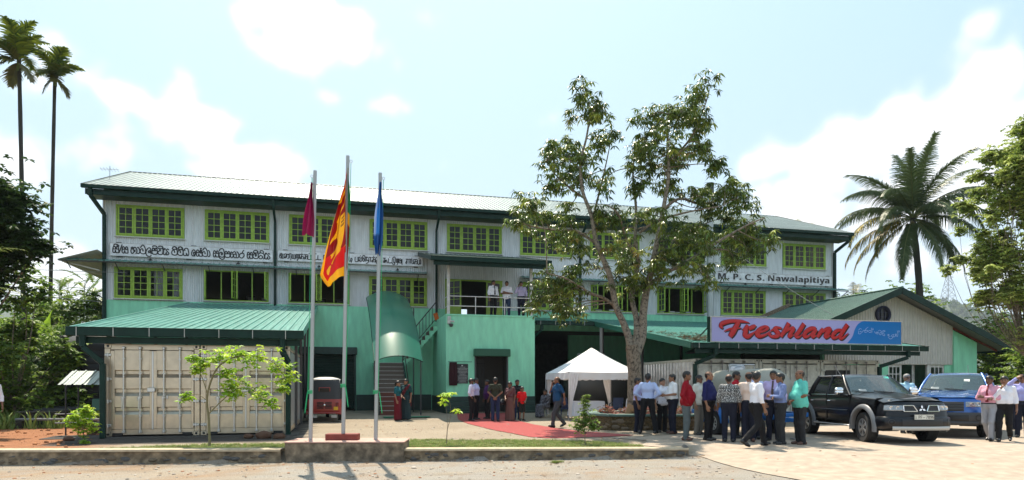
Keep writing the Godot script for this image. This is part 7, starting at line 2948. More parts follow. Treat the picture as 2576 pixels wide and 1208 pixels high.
func head_prims() -> PackedFloat32Array:
	var p := PackedFloat32Array()
	cap(p, Vector3(0, 0.035, -0.025), Vector3(0, 0.035, -0.01), 0.084, 0.084, 0.02)
	cap(p, Vector3(0, 0.03, 0.005), Vector3(0, 0.025, 0.015), 0.077, 0.074, 0.02)
	cap(p, Vector3(0, -0.02, 0.02), Vector3(0, -0.04, 0.03), 0.06, 0.055, 0.03)
	cap(p, Vector3(0, -0.085, 0.062), Vector3(0, -0.088, 0.06), 0.026, 0.026, 0.03)
	for s in [-1.0, 1.0]:
		cap(p, Vector3(s * 0.05, -0.045, 0.0), Vector3(s * 0.015, -0.085, 0.05), 0.026, 0.024, 0.03)
		cap(p, Vector3(s * 0.038, -0.018, 0.05), Vector3(s * 0.034, -0.03, 0.052), 0.027, 0.025, 0.02)
		cap(p, Vector3(s * 0.013, -0.026, 0.094), Vector3(s * 0.012, -0.026, 0.092), 0.009, 0.009, 0.012)
	cap(p, Vector3(-0.034, 0.031, 0.074), Vector3(0.034, 0.031, 0.074), 0.014, 0.014, 0.015)
	cap(p, Vector3(0, 0.018, 0.087), Vector3(0, -0.022, 0.104), 0.008, 0.0125, 0.012)
	for s in [-1.0, 1.0]:
		cap(p, Vector3(s * 0.031, 0.01, 0.098), Vector3(s * 0.031, 0.01, 0.1), 0.016, 0.016, 0.01, -1.0)
	for s in [-1.0, 1.0]:
		cap(p, Vector3(s * 0.031, 0.01, 0.0715), Vector3(s * 0.031, 0.01, 0.072), 0.0125, 0.0125, 0.004)
		cap(p, Vector3(s * 0.082, 0.022, -0.01), Vector3(s * 0.078, -0.022, -0.002), 0.016, 0.011, 0.012)
	cap(p, Vector3(-0.017, -0.053, 0.084), Vector3(0.017, -0.053, 0.084), 0.008, 0.008, 0.008)
	cap(p, Vector3(-0.013, -0.062, 0.083), Vector3(0.013, -0.062, 0.083), 0.008, 0.008, 0.006)
	cap(p, Vector3(0, -0.05, -0.03), Vector3(0, -0.16, -0.03), 0.052, 0.055, 0.03)
	return p


func hair_prims(kind: String) -> PackedFloat32Array:
	var p := PackedFloat32Array()
	cap(p, Vector3(0, 0.042, -0.028), Vector3(0, 0.045, -0.01), 0.091, 0.09, 0.02)
	cap(p, Vector3(0, 0.048, 0.01), Vector3(0, 0.055, 0.018), 0.081, 0.078, 0.02)
	cap(p, Vector3(0, -0.01, -0.05), Vector3(0, -0.03, -0.05), 0.068, 0.055, 0.03)
	if kind == "bun" or kind == "braid":
		cap(p, Vector3(0, 0.0, -0.1), Vector3(0, -0.02, -0.115), 0.048, 0.042, 0.03)
		if kind == "braid":
			cap(p, Vector3(0, -0.06, -0.1), Vector3(0, -0.42, -0.125), 0.036, 0.02, 0.03)
	# cut the face free
	cap(p, Vector3(0, -0.05, 0.085), Vector3(0, -0.02, 0.075), 0.083, 0.083, 0.01, -1.0)
	for s in [-1.0, 1.0]:
		cap(p, Vector3(s * 0.09, -0.035, 0.04), Vector3(s * 0.09, -0.02, 0.02), 0.05, 0.035, 0.01, -1.0)
	if kind == "bald":
		cap(p, Vector3(0, 0.12, 0.03), Vector3(0, 0.11, -0.02), 0.115, 0.1, 0.01, -1.0)
	return p


# hand hanging along -y from the wrist, palm towards -x, thumb forward (+z)
func hand_prims(curl: float) -> PackedFloat32Array:
	var p := PackedFloat32Array()
	cap(p, Vector3(0, 0.02, 0), Vector3(0, -0.03, 0), 0.026, 0.024, 0.02)
	for k in 4:
		var z := 0.028 - k * 0.019
		cap(p, Vector3(0, -0.02, z * 0.6), Vector3(0.0, -0.082, z), 0.0145, 0.012, 0.012)
		var ln: float = [0.066, 0.074, 0.069, 0.054][k]
		var a := Vector3(0, -0.084, z)
		var ang := curl * (0.5 + 0.12 * k)
		for s in 3:
			var b: Vector3 = a + Vector3(-sin(ang), -cos(ang), (0.0 if s else 0.06 * (1.5 - k))) * ln * [0.45, 0.32, 0.25][s]
			cap(p, a, b, 0.0092 - s * 0.0007, 0.0085 - s * 0.0008, 0.003)
			a = b
			ang += curl
	cap(p, Vector3(0, -0.015, 0.018), Vector3(-0.012, -0.05, 0.045), 0.015, 0.0115, 0.012)
	cap(p, Vector3(-0.012, -0.05, 0.045), Vector3(-0.022, -0.085, 0.052), 0.0105, 0.0085, 0.004)
	return p


func arm_pose(kind: String, s: float) -> Array:
	match kind:
		"pocket": return [Vector3(s * 0.285, 1.12, -0.08), Vector3(s * 0.2, 0.9, 0.05)]
		"crossed": return [Vector3(s * 0.25, 1.12, 0.06), Vector3(s * -0.03, 1.13 + s * 0.02, 0.205 + s * 0.02)]
		"behind": return [Vector3(s * 0.265, 1.13, -0.11), Vector3(s * 0.03, 0.93, -0.19)]
		"clasp": return [Vector3(s * 0.265, 1.12, 0.02), Vector3(s * 0.035, 0.99, 0.225)]
		"phone": return [Vector3(s * 0.24, 1.17, 0.17), Vector3(s * 0.125, 1.44, 0.13)]
		"hold": return [Vector3(s * 0.25, 1.13, 0.0), Vector3(s * 0.16, 1.1, 0.26)]
		"chin": return [Vector3(s * 0.2, 1.13, 0.14), Vector3(s * 0.06, 1.38, 0.19)]
		"head": return [Vector3(s * 0.31, 1.43, 0.17), Vector3(s * 0.12, 1.6, 0.17)]
		"hip": return [Vector3(s * 0.34, 1.13, -0.08), Vector3(s * 0.17, 1.0, 0.04)]
		"swing": return [Vector3(s * 0.24, 1.14, 0.12), Vector3(s * 0.24, 0.98, 0.3)]
		"back": return [Vector3(s * 0.25, 1.13, -0.14), Vector3(s * 0.25, 0.9, -0.16)]
		"lap": return [Vector3(s * 0.23, 1.12, 0.03), Vector3(s * 0.08, 0.98, 0.24)]
	return [Vector3(s * 0.25, 1.11, -0.03), Vector3(s * 0.265, 0.86, 0.05)]


const SKIN := [Color(0.27, 0.13, 0.07), Color(0.20, 0.092, 0.048), Color(0.36, 0.19, 0.11), Color(0.14, 0.064, 0.035)]
var templates := {}


func person_spec(q: Array) -> Dictionary:
	# [label, px column, distance, height, facing in degrees from the viewer clockwise to the right, top, bottom, hair, skin, left arm, right arm, extras]
	return {"label": q[0], "x": q[1], "d": q[2], "h": q[3], "face": q[4], "top": q[5], "bottom": q[6], "hair": q[7], "skin": q[8], "la": q[9], "ra": q[10], "ex": q[11]}


func people() -> void:
	for k in ["short", "bald", "bun", "braid"]:
		templates[k] = ask(hair_prims(k), 0.0085)
	templates["head"] = ask(head_prims(), 0.005)
	templates["relaxed"] = ask(hand_prims(0.28), 0.0045)
	templates["grip"] = ask(hand_prims(0.8), 0.0045)
	var W := Color(0.74, 0.74, 0.80)
	var BK := Color(0.012, 0.012, 0.014)
	var NV := Color(0.014, 0.016, 0.03)
	var list := [
		["man on the balcony in white shirt with black tie, hand on the rail", [6.95, 4.57, -30.98], 0, 1.68, 35, [W, 1, 1], BK, "short", 1, "hang", "hang", {"tie": Color(0.01, 0.01, 0.015), "head": 15}],
		["man on the balcony in white shirt and jeans with folded arms", [7.62, 4.57, -31.1], 0, 1.68, -5, [W, 0, 0], Color(0.03, 0.045, 0.09), "short", 1, "crossed", "crossed", {}],
		["man on the balcony in lilac shirt holding a phone to his face", [8.3, 4.57, -31.05], 0, 1.68, -15, [Color(0.45, 0.40, 0.58), 1, 1], NV, "short", 1, "hang", "phone", {"phone": "ra"}],
		["woman by the stairs in teal blouse and maroon skirt seen from the side", 1000, 27.1, 1.56, 80, [Color(0.01, 0.10, 0.12), 0, 1], Color(0.14, 0.012, 0.02), "braid", 0, "lap", "hang", {"sari": true}],
		["woman by the stairs in dark green and maroon saree facing the yard", 1021, 27.4, 1.62, -25, [Color(0.012, 0.05, 0.055), 0, 1], Color(0.02, 0.04, 0.045), "bun", 0, "hang", "lap", {"sari": true, "drape": Color(0.10, 0.015, 0.02)}],
		["man in white shirt and black trousers with a hand in his pocket, nearest the plaque", 1185, 27.0, 1.66, 95, [Color(0.62, 0.60, 0.74), 1, 1], BK, "short", 3, "pocket", "pocket", {}],
		["man in pale lavender shirt half hidden behind the white-shirted man by the door", 1197, 27.7, 1.68, 70, [Color(0.52, 0.52, 0.76), 1, 1], BK, "short", 3, "pocket", "hang", {}],
		["man in purple shirt standing in the entrance doorway", 1226, 28.2, 1.6, -65, [Color(0.06, 0.015, 0.085), 0, 0], BK, "short", 3, "hang", "hang", {"belly": 0.02}],
		["man in olive T-shirt and jeans seen from behind with hands clasped at his back", 1246, 26.6, 1.7, 178, [Color(0.035, 0.04, 0.025), 0, 0], Color(0.02, 0.035, 0.085), "short", 1, "behind", "behind", {}],
		["woman in brown saree with a dark handbag on her arm", 1283, 27.0, 1.53, -35, [Color(0.12, 0.055, 0.06), 0, 1], Color(0.16, 0.085, 0.07), "bun", 1, "hang", "lap", {"sari": true, "drape": Color(0.15, 0.075, 0.07), "bag": true, "belly": 0.02}],
		["woman in black top and jeans behind the boy in red", 1301, 27.9, 1.62, 25, [BK, 1, 0], Color(0.02, 0.035, 0.09), "braid", 1, "hang", "hang", {}],
		["boy in bright red T-shirt and dark shorts", 1313, 27.1, 1.34, 25, [Color(0.62, 0.012, 0.015), 0, 0], Color(0.02, 0.02, 0.018), "short", 1, "lap", "hang", {"shorts": true}],
		["seated woman in navy and white patterned saree at the edge of the gazebo", 1372, 29.3, 1.6, -40, [Color(0.03, 0.03, 0.10), 1, 1], Color(0.05, 0.05, 0.13), "bun", 1, "lap", "lap", {"sari": true, "sit": true, "print": "print_white"}],
		["man in blue shirt and grey trousers walking with a phone at his ear", 1402, 22.7, 1.68, -72, [Color(0.012, 0.06, 0.14), 0, 0], Color(0.05, 0.055, 0.06), "bald", 1, "back", "phone", {"walk": 0.8, "phone": "ra"}],
		["man in lavender shirt half hidden beside the mango trunk", 1603, 20.4, 1.62, 75, [Color(0.50, 0.46, 0.72), 0, 1], NV, "short", 1, "hang", "hang", {}],
		["man in light blue shirt seen from behind beside the tree", 1630, 19.8, 1.74, 155, [Color(0.42, 0.50, 0.74), 1, 1], BK, "short", 1, "hip", "hip", {"wide": true}],
		["smiling man in untucked white shirt facing the camera by the planter", 1666, 20.4, 1.6, 20, [W, 0, 0], BK, "short", 2, "hang", "hang", {}],
		["man in white short-sleeved shirt gesturing in profile by the planter", 1692, 19.8, 1.72, -85, [Color(0.74, 0.74, 0.74), 0, 1], NV, "short", 0, "hold", "hold", {"belly": 0.045, "brown": true}],
		["man in dark red shirt and faded jeans with a hand in his pocket", 1727, 17.4, 1.75, 72, [Color(0.24, 0.006, 0.014), 1, 0], Color(0.10, 0.12, 0.125), "short", 1, "pocket", "pocket", {"belly": 0.05, "brown": true}],
		["man in cream shirt and sunglasses behind the man in navy", 1758, 19.3, 1.68, 45, [Color(0.58, 0.57, 0.50), 0, 0], Color(0.16, 0.145, 0.12), "short", 1, "hang", "hang", {"shades": true, "belly": 0.02}],
		["bald man in navy blue shirt and black trousers", 1783, 17.4, 1.75, 55, [Color(0.016, 0.018, 0.085), 1, 1], BK, "bald", 0, "hang", "hang", {"belly": 0.045}],
		["man in black and white patterned shirt seen from behind", 1834, 16.9, 1.67, 165, [Color(1, 1, 1), 1, 1], NV, "bald", 3, "hang", "hang", {"print": "print_black", "belly": 0.03}],
		["man in red polo shirt and sunglasses holding a yellow bag", 1852, 18.1, 1.76, 60, [Color(0.40, 0.012, 0.025), 0, 0], BK, "short", 1, "hold", "hold", {"shades": true, "yellow": true}],
		["man in peach shirt seen from behind in the middle of the group", 1884, 16.9, 1.73, 172, [Color(0.70, 0.55, 0.46), 1, 1], NV, "bald", 1, "hang", "hang", {"brown": true}],
		["dark-haired man in pale blue shirt hidden behind the peach shirt", 1897, 17.7, 1.76, 175, [Color(0.45, 0.52, 0.75), 1, 1], NV, "short", 1, "hang", "hang", {}],
		["man in white shirt and black trousers striding past with a phone in his hand", 1903, 15.7, 1.72, 100, [W, 1, 1], BK, "short", 1, "swing", "hang", {"walk": 1.0, "phone": "ra", "head": 40}],
		["man in lilac shirt with striped tie talking", 1946, 17.2, 1.76, -30, [Color(0.48, 0.40, 0.66), 1, 1], NV, "short", 1, "hang", "hang", {"tie": Color(0.06, 0.03, 0.03)}],
		["man in slate blue shirt and grey trousers with folded arms, seen from the side", 1964, 16.2, 1.68, -95, [Color(0.16, 0.21, 0.40), 1, 1], Color(0.028, 0.03, 0.033), "short", 1, "crossed", "crossed", {}],
		["bald man in turquoise shirt with hands clasped beside the black pickup", 2013, 16.2, 1.76, -85, [Color(0.12, 0.52, 0.44), 0, 0], Color(0.028, 0.028, 0.03), "bald", 1, "clasp", "clasp", {"belly": 0.05, "brown": true}],
		["grey-haired bearded man in sunglasses behind the black pickup", 2281, 19.9, 1.72, 5, [Color(0.35, 0.55, 0.66), 0, 0], NV, "short", 0, "hang", "hang", {"grey": true, "shades": true}],
		["man in pink shirt and maroon tie with folded arms beside the blue pickup", 2490, 17.2, 1.63, -60, [Color(0.66, 0.33, 0.42), 1, 1], Color(0.30, 0.31, 0.34), "short", 3, "crossed", "crossed", {"tie": Color(0.20, 0.008, 0.016), "walk": 0.55}],
		["smiling man in white shirt walking with a hand at his chin", 2527, 17.0, 1.62, -40, [W, 1, 1], BK, "short", 1, "hang", "chin", {"walk": -0.9, "belly": 0.02}],
		["man in lilac shirt with a hand to his forehead at the right edge", 2572, 18.3, 1.68, -35, [Color(0.36, 0.36, 0.66), 1, 1], NV, "short", 1, "hang", "head", {}],
		["man in white shirt far back at the right edge", 2557, 21.5, 1.6, -60, [W, 0, 0], NV, "short", 1, "lap", "hang", {}],
		["man in white shirt at the left edge of the picture, his arm showing", -27, 17.5, 1.68, 40, [W, 1, 1], BK, "short", 1, "hang", "hang", {}],
		["woman with dark hair in red drape seen from behind near the water tank", 128, 25.0, 1.58, 170, [Color(0.012, 0.012, 0.014), 0, 1], Color(0.015, 0.013, 0.014), "bun", 1, "hang", "hang", {"sari": true, "drape": Color(0.13, 0.012, 0.014)}]
	]
	mat("print_black", Color(0.9, 0.9, 0.88), 0.8)
	var pb := nt(0.055, 0.0, 1.0, 2, 77, 256, 0.47)
	M.print_black.albedo_texture = pb
	M.print_black.uv1_triplanar = true
	M.print_black.uv1_scale = Vector3.ONE * 2.6
	mat("print_white", Color(0.5, 0.5, 0.6), 0.8)
	M.print_white.albedo_texture = nt(0.05, 0.02, 1.0, 1, 78, 256, 0.55)
	M.print_white.uv1_triplanar = true
	M.print_white.uv1_scale = Vector3.ONE * 2.2
	var all := []
	for q in list:
		var s := person_spec(q)
		prepare(s)
		all.append(s)
	var group := WorkerThreadPool.add_group_task(run_job, jobs.size())
	WorkerThreadPool.wait_for_group_task_completion(group)
	paint_head(templates["head"].out)
	for s in all:
		assemble(s)


func paint_head(b: MB) -> void:
	for i in b.v.size():
		var p := b.v[i]
		var c := Color(1, 1, 1)
		for s in [-1.0, 1.0]:
			var e := Vector3(s * 0.031, 0.01, 0.072)
			if p.distance_to(e) < 0.0145 and p.z > 0.072:
				c = Color(0.25, 0.2, 0.2) if absf(p.x - e.x) > 0.0045 else Color(0.05, 0.04, 0.04)
				if absf(p.x - e.x) > 0.006:
					c = Color(2.4, 3.4, 4.6)
		if p.z > 0.06 and absf(p.y - 0.031 - 0.004 * (1.0 - absf(absf(p.x) - 0.03) * 40.0)) < 0.006 and absf(p.x) > 0.012 and absf(p.x) < 0.05:
			c = Color(0.12, 0.1, 0.1)
		if p.z > 0.08 and absf(p.y + 0.057) < 0.011 and absf(p.x) < 0.024:
			c = Color(0.85, 0.55, 0.55)
		b.c[i] = c


func prepare(s: Dictionary) -> void:
	var f: float = s.h / 1.7
	s.f = f
	var far: bool = typeof(s.x) == TYPE_ARRAY or s.d > 22.0
	var cell := 0.026 if far else 0.019
	var ex: Dictionary = s.ex
	var belly: float = ex.get("belly", 0.0)
	var top: Array = s.top
	var sit: bool = ex.get("sit", false)
	# joints
	var drop := -0.45 if sit else 0.0
	var j := {}
	var st: float = ex.get("walk", 0.0)
	var w := 0.12 if ex.get("wide", false) else 0.0
	for side in [-1.0, 1.0]:
		var lead: float = st * side
		var hip := Vector3(side * 0.092, 0.9 + drop, 0)
		var knee := Vector3(side * (0.1 + w * 0.5), 0.485, 0.015)
		var ank := Vector3(side * (0.1 + w), 0.085, -0.03)
		var toe := Vector3(side * (0.13 + w), 0.032, 0.12)
		if sit:
			knee = Vector3(side * 0.1, 0.47, 0.42)
			ank = Vector3(side * 0.1, 0.085, 0.4)
			toe = Vector3(side * 0.12, 0.03, 0.55)
		elif lead > 0.0:
			knee = Vector3(side * 0.1, 0.5, 0.17 * lead + 0.02)
			ank = Vector3(side * 0.1, 0.1, 0.24 * lead)
			toe = Vector3(side * 0.115, 0.05 + 0.02 * lead, 0.24 * lead + 0.15)
		elif lead < 0.0:
			knee = Vector3(side * 0.1, 0.485, 0.04 + 0.06 * lead)
			ank = Vector3(side * 0.1, 0.12 - 0.09 * lead * 0.7, 0.36 * lead)
			toe = Vector3(side * 0.11, 0.035, 0.36 * lead + 0.125)
		j[side] = [hip, knee, ank, toe]
	var arms := {}
	for side in [-1.0, 1.0]:
		var a := arm_pose(s.la if side > 0 else s.ra, side)
		arms[side] = [Vector3(side * 0.178, 1.385 + drop, -0.015), a[0] + Vector3.UP * drop, a[1] + Vector3.UP * drop]
	s.j = j
	s.arms = arms
	s.drop = drop
	var up := Vector3.UP * drop
	var m := Basis().scaled(Vector3.ONE * f)
	# body under the clothes, one surface
	var p := PackedFloat32Array()
	cap(p, m * (Vector3(0, 1.38, -0.01) + up), m * (Vector3(0, 1.5, 0.0) + up), 0.054 * f, 0.05 * f, 0.02)
	cap(p, m * (Vector3(-0.14, 1.37, -0.015) + up), m * (Vector3(0.14, 1.37, -0.015) + up), 0.05 * f, 0.05 * f)
	cap(p, m * (Vector3(0, 1.28, 0) + up), m * (Vector3(0, 0.95, 0) + up), 0.08 * f, 0.08 * f, 0.05)
	for side in [-1.0, 1.0]:
		var a: Array = arms[side]
		cap(p, m * a[0], m * a[1], 0.046 * f, 0.037 * f, 0.02)
		cap(p, m * a[1], m * a[2], 0.038 * f, 0.026 * f, 0.015)
		var l: Array = j[side]
		cap(p, m * l[0], m * l[1], 0.075 * f, 0.05 * f, 0.03)
		cap(p, m * l[1], m * l[2], 0.052 * f, 0.035 * f, 0.02)
		cap(p, m * l[2], m * (l[2].lerp(l[3], 0.6) - Vector3(0, 0.02, 0)), 0.036 * f, 0.028 * f, 0.02)
	s.body = ask(p, cell * 0.9)
	# shirt or blouse
	p = PackedFloat32Array()
	var sari: bool = ex.get("sari", false)
	var k := 0.05
	var slim := 0.9 if sari else 1.0
	cap(p, m * (Vector3(-0.13, 1.375, -0.015) + up), m * (Vector3(0.13, 1.375, -0.015) + up), 0.07 * f * slim, 0.07 * f * slim, k)
	cap(p, m * (Vector3(-0.075, 1.26, 0.012) + up), m * (Vector3(0.075, 1.26, 0.012) + up), 0.125 * f * slim, 0.125 * f * slim, k)
	cap(p, m * (Vector3(-0.06, 1.08, 0.012 + belly * 0.9) + up), m * (Vector3(0.06, 1.08, 0.012 + belly * 0.9) + up), (0.118 + belly) * f * slim, (0.118 + belly) * f * slim, 0.07)
	cap(p, m * (Vector3(-0.065, 0.94, 0.0) + up), m * (Vector3(0.065, 0.94, 0.0) + up), (0.13 + belly * 0.5) * f, (0.13 + belly * 0.5) * f, 0.06)
	if sari:
		for side in [-1.0, 1.0]:
			cap(p, m * (Vector3(side * 0.075, 1.25, 0.09) + up), m * (Vector3(side * 0.075, 1.24, 0.09) + up), 0.06 * f, 0.06 * f, 0.03)
	cap(p, m * (Vector3(0, 1.4, -0.012) + up), m * (Vector3(0, 1.462, 0.002) + up), 0.068 * f, 0.06 * f, 0.02)
	for side in [-1.0, 1.0]:
		var a: Array = arms[side]
		var el: Vector3 = a[0].lerp(a[1], 0.98 if top[1] == 1 else 0.78)
		cap(p, m * a[0], m * el, 0.066 * f, (0.055 if top[1] == 1 else 0.06) * f, 0.03)
		if top[1] == 1:
			cap(p, m * a[1], m * a[1].lerp(a[2], 0.9), 0.053 * f, 0.04 * f, 0.02)
	var hem := (0.985 if top[2] == 1 else 0.84) * f + drop * f
	if sari:
		hem = (1.04 + drop) * f
	s.shirt = ask(p, cell, [Vector4(0, 1, 0, hem)], 0.013, int(s.h * 1000) % 97 + s.label.length())
	# legs
	p = PackedFloat32Array()
	if sari:
		if sit:
			for x in [-0.09, 0.09]:
				cap(p, m * Vector3(x, 0.5, 0.0), m * Vector3(x, 0.5, 0.4), 0.12, 0.1, 0.06)
				cap(p, m * Vector3(x, 0.46, 0.42), m * Vector3(x, 0.06, 0.42), 0.1, 0.13, 0.06)
			cap(p, m * Vector3(-0.06, 0.55, 0), m * Vector3(0.06, 0.62, 0), 0.13, 0.12, 0.05)
		else:
			for x in [-0.065, 0.0, 0.065]:
				cap(p, m * Vector3(x * 0.9, 1.04, 0), m * Vector3(x, 0.88, 0), 0.1 * f, 0.125 * f, 0.06)
				cap(p, m * Vector3(x, 0.88, 0), m * Vector3(x * 1.5, 0.05, 0.01), 0.122 * f, 0.135 * f, 0.06)
		s.legs = ask(p, cell, [Vector4(0, 1, 0, 0.03)], 0.012, 9)
		s.legs.stretch = Vector3(1.6, 0.12, 1.6)
		p = PackedFloat32Array()
		var path := [Vector3(-0.13, 0.98, 0.07), Vector3(-0.02, 1.15, 0.135), Vector3(0.1, 1.32, 0.11), Vector3(0.15, 1.42, 0.0), Vector3(0.14, 1.3, -0.12), Vector3(0.11, 1.0, -0.15), Vector3(0.09, 0.6, -0.17)]
		for i in path.size() - 1:
			if sit and i > 3:
				continue
			cap(p, m * (path[i] + up), m * (path[i + 1] + up), 0.062 * f, 0.06 * f, 0.05)
		s.drape = ask(p, cell * 0.9, [], 0.012, 4)
	else:
		cap(p, m * Vector3(-0.065, 0.96, 0.0), m * Vector3(0.065, 0.96, 0.0), (0.125 + belly * 0.4) * f, (0.125 + belly * 0.4) * f, 0.05)
		for side in [-1.0, 1.0]:
			var l: Array = j[side]
			cap(p, m * (l[0] - Vector3(0, 0.02, 0.01)), m * l[1], 0.102 * f, 0.074 * f, 0.04)
			if not ex.get("shorts", false):
				cap(p, m * l[1], m * (l[2] - Vector3(0, 0.02, -0.01)), 0.075 * f, 0.063 * f, 0.03)
		s.legs = ask(p, cell, [Vector4(0, -1, 0, -1.01 * f)], 0.014, int(s.h * 777) % 91)
		if top[2] == 1:
			p = PackedFloat32Array()
			cap(p, m * Vector3(-0.066, 0.985, 0.002), m * Vector3(0.066, 0.985, 0.002), (0.131 + belly * 0.5) * f, (0.131 + belly * 0.5) * f, 0.05)
			s.belt = ask(p, 0.016, [Vector4(0, 1, 0, 0.966 * f), Vector4(0, -1, 0, -1.002 * f)])
	s.shoes = []
	for side in [-1.0, 1.0]:
		var l: Array = j[side]
		p = PackedFloat32Array()
		var heel: Vector3 = l[2] + (l[2] - l[3]) * Vector3(1, 0, 1) * 0.25
		heel.y = maxf(0.045, l[2].y - 0.05)
		cap(p, m * heel, m * l[3].lerp(heel, 0.4), 0.042 * f, 0.042 * f, 0.02)
		cap(p, m * l[3].lerp(heel, 0.4), m * l[3], 0.044 * f, 0.032 * f, 0.02)
		cap(p, m * l[2], m * heel, 0.045 * f, 0.042 * f, 0.02)
		s.shoes.append(ask(p, 0.015, [Vector4(0, 1, 0, 0.004)]))


func cloth_mat(c: Color, rough := 0.8) -> StandardMaterial3D:
	var key := "cloth_%d_%d_%d" % [int(c.r * 999), int(c.g * 999), int(c.b * 999)]
	if not M.has(key):
		mat(key, c, rough)
		M[key].metallic_specular = 0.3 if rough > 0.6 else 0.5
	return M[key]


func assemble(s: Dictionary) -> void:
	var ex: Dictionary = s.ex
	var f: float = s.f
	var at: Vector3
	if typeof(s.x) == TYPE_ARRAY:
		at = Vector3(s.x[0], s.x[1], s.x[2])
	else:
		at = spot((s.x - 1288.0) * s.d / 1730.0, s.d)
		at.y = ground_h(at) + 0.008
	var a := deg_to_rad(s.face)
	var o := thing("person", s.label, "person", at, facing(-FW * cos(a) + RT * sin(a)))
	var skin: Color = SKIN[s.skin]
	var sm: StandardMaterial3D
	if not M.has("skin_%d" % s.skin):
		sm = tinted(mat("skin_%d" % s.skin, Color.WHITE, 0.5))
		sm.albedo_color = skin.linear_to_srgb()
	sm = M["skin_%d" % s.skin]
	var up: Vector3 = Vector3.UP * s.drop * f
	var hs := pow(f, 0.4) * 0.95
	var hp := Transform3D(Basis(Vector3.UP, deg_to_rad(ex.get("head", 0.0))).scaled(Vector3.ONE * hs), Vector3(0, 1.7 * f - 0.125 * hs, 0.015) + up)
	var b: MB = s.body.out
	b.tinted = true
	b.add(templates["head"].out, hp)
	for side in [-1.0, 1.0]:
		var ar: Array = s.arms[side]
		var d: Vector3 = (ar[2] - ar[1]).normalized()
		var pose: String = s.la if side > 0 else s.ra
		if pose == "pocket":
			continue
		# hand axes: -y along the forearm, palm towards the body
		var y := -d
		var x := Vector3(side, 0, 0)
		if pose == "crossed" or pose == "clasp" or pose == "lap":
			x = Vector3(0, 0.3, 1)
		elif pose == "behind":
			x = Vector3(0, 0, -1)
		elif pose == "phone" or pose == "head" or pose == "chin":
			x = Vector3(side, 0, 0.6)
		x = (x - y * x.dot(y)).normalized()
		var z := x.cross(y)
		if side < 0:
			z = -z
		b.add(templates["grip" if pose in ["phone", "hold", "chin", "clasp", "behind"] else "relaxed"].out, Transform3D(Basis(x * f, y * f, z * f), ar[2] * f))
	put("body", b, sm, o)
	var hm: StandardMaterial3D = M.get("hair_grey" if ex.get("grey", false) else "hair_black")
	if hm == null:
		mat("hair_black", Color(0.008, 0.007, 0.007), 0.45)
		hm = mat("hair_grey", Color(0.22, 0.22, 0.22), 0.6)
		if not ex.get("grey", false):
			hm = M.hair_black
	var hb := MB.new()
	hb.add(templates[s.hair].out, hp)
	if ex.get("grey", false):
		hb.tube([hp * Vector3(-0.05, -0.075, 0.045), hp * Vector3(0, -0.1, 0.07), hp * Vector3(0.05, -0.075, 0.045)], [0.022, 0.032, 0.022], 8)
		hb.tube([hp * Vector3(-0.03, -0.042, 0.085), hp * Vector3(0, -0.038, 0.094), hp * Vector3(0.03, -0.042, 0.085)], 0.009, 6)
	put("hair", hb, hm, o)
	var top: Array = s.top
	put("blouse" if ex.get("sari", false) else "shirt", s.shirt.out, M[ex.print] if ex.has("print") else cloth_mat(top[0]), o)
	if ex.get("sari", false):
		put("skirt", s.legs.out, M[ex.print] if ex.has("print") else cloth_mat(s.bottom), o)
		if ex.has("drape") or ex.has("print"):
			put("drape", s.drape.out, M[ex.print] if ex.has("print") else cloth_mat(ex.drape), o)
	else:
		put("shorts" if ex.get("shorts", false) else "trousers", s.legs.out, cloth_mat(s.bottom), o)
		if s.has("belt"):
			put("belt", s.belt.out, M.letter_black, o)
	for sh in s.shoes:
		put("shoe", sh.out, (cloth_mat(Color(0.09, 0.035, 0.02), 0.35) if ex.get("brown", false) else cloth_mat(Color(0.011, 0.011, 0.012), 0.3)), o)
	var belly: float = ex.get("belly", 0.0)
	if ex.has("tie"):
		var t := MB.new()
		var zs := [0.075, 0.128, 0.146, 0.142 + belly]
		var ys := [1.44, 1.34, 1.2, 1.02]
		var ws := [0.018, 0.02, 0.03, 0.037]
		for i in 3:
			t.quad(Vector3(-ws[i + 1], ys[i + 1], zs[i + 1]) * f, Vector3(ws[i + 1], ys[i + 1], zs[i + 1]) * f, Vector3(ws[i], ys[i], zs[i]) * f, Vector3(-ws[i], ys[i], zs[i]) * f)
			t.quad(Vector3(ws[i + 1], ys[i + 1], zs[i + 1] - 0.012) * f, Vector3(-ws[i + 1], ys[i + 1], zs[i + 1] - 0.012) * f, Vector3(-ws[i], ys[i], zs[i] - 0.012) * f, Vector3(ws[i], ys[i], zs[i] - 0.012) * f)
		t.cbox(Vector3(0, 1.44, 0.077) * f, Vector3(0.04, 0.035, 0.025), 0.008)
		put("tie", t, cloth_mat(ex.tie, 0.5), o)
	if ex.get("shades", false):
		var g := MB.new()
		for x in [-0.031, 0.031]:
			g.cbox(hp * Vector3(x, 0.01, 0.096), Vector3(0.05, 0.034, 0.008), 0.003, hp.basis.orthonormalized())
		g.bar(hp * Vector3(-0.02, 0.018, 0.098), hp * Vector3(0.02, 0.018, 0.098), 0.006, 0.006)
		for x in [-1.0, 1.0]:
			g.bar(hp * Vector3(x * 0.056, 0.016, 0.094), hp * Vector3(x * 0.088, 0.02, -0.01), 0.005, 0.008)
		put("sunglasses", g, M.letter_black, o)
	if ex.has("phone"):
		var ar: Array = s.arms[-1.0]
		var ph := thing("phone", "dark mobile phone in the hand of the " + s.label.split(" in ")[1].split(" and ")[0].split(" holding")[0] + " man", "phone", o.transform * (ar[2] * f + (ar[2] - ar[1]).normalized() * 0.08), o.rotation.y)
		var pb := MB.new()
		pb.cbox(Vector3.ZERO, Vector3(0.014, 0.14, 0.07), 0.005, Basis(Vector3.RIGHT, 0.4))
		put("case", pb, M.letter_black, ph)
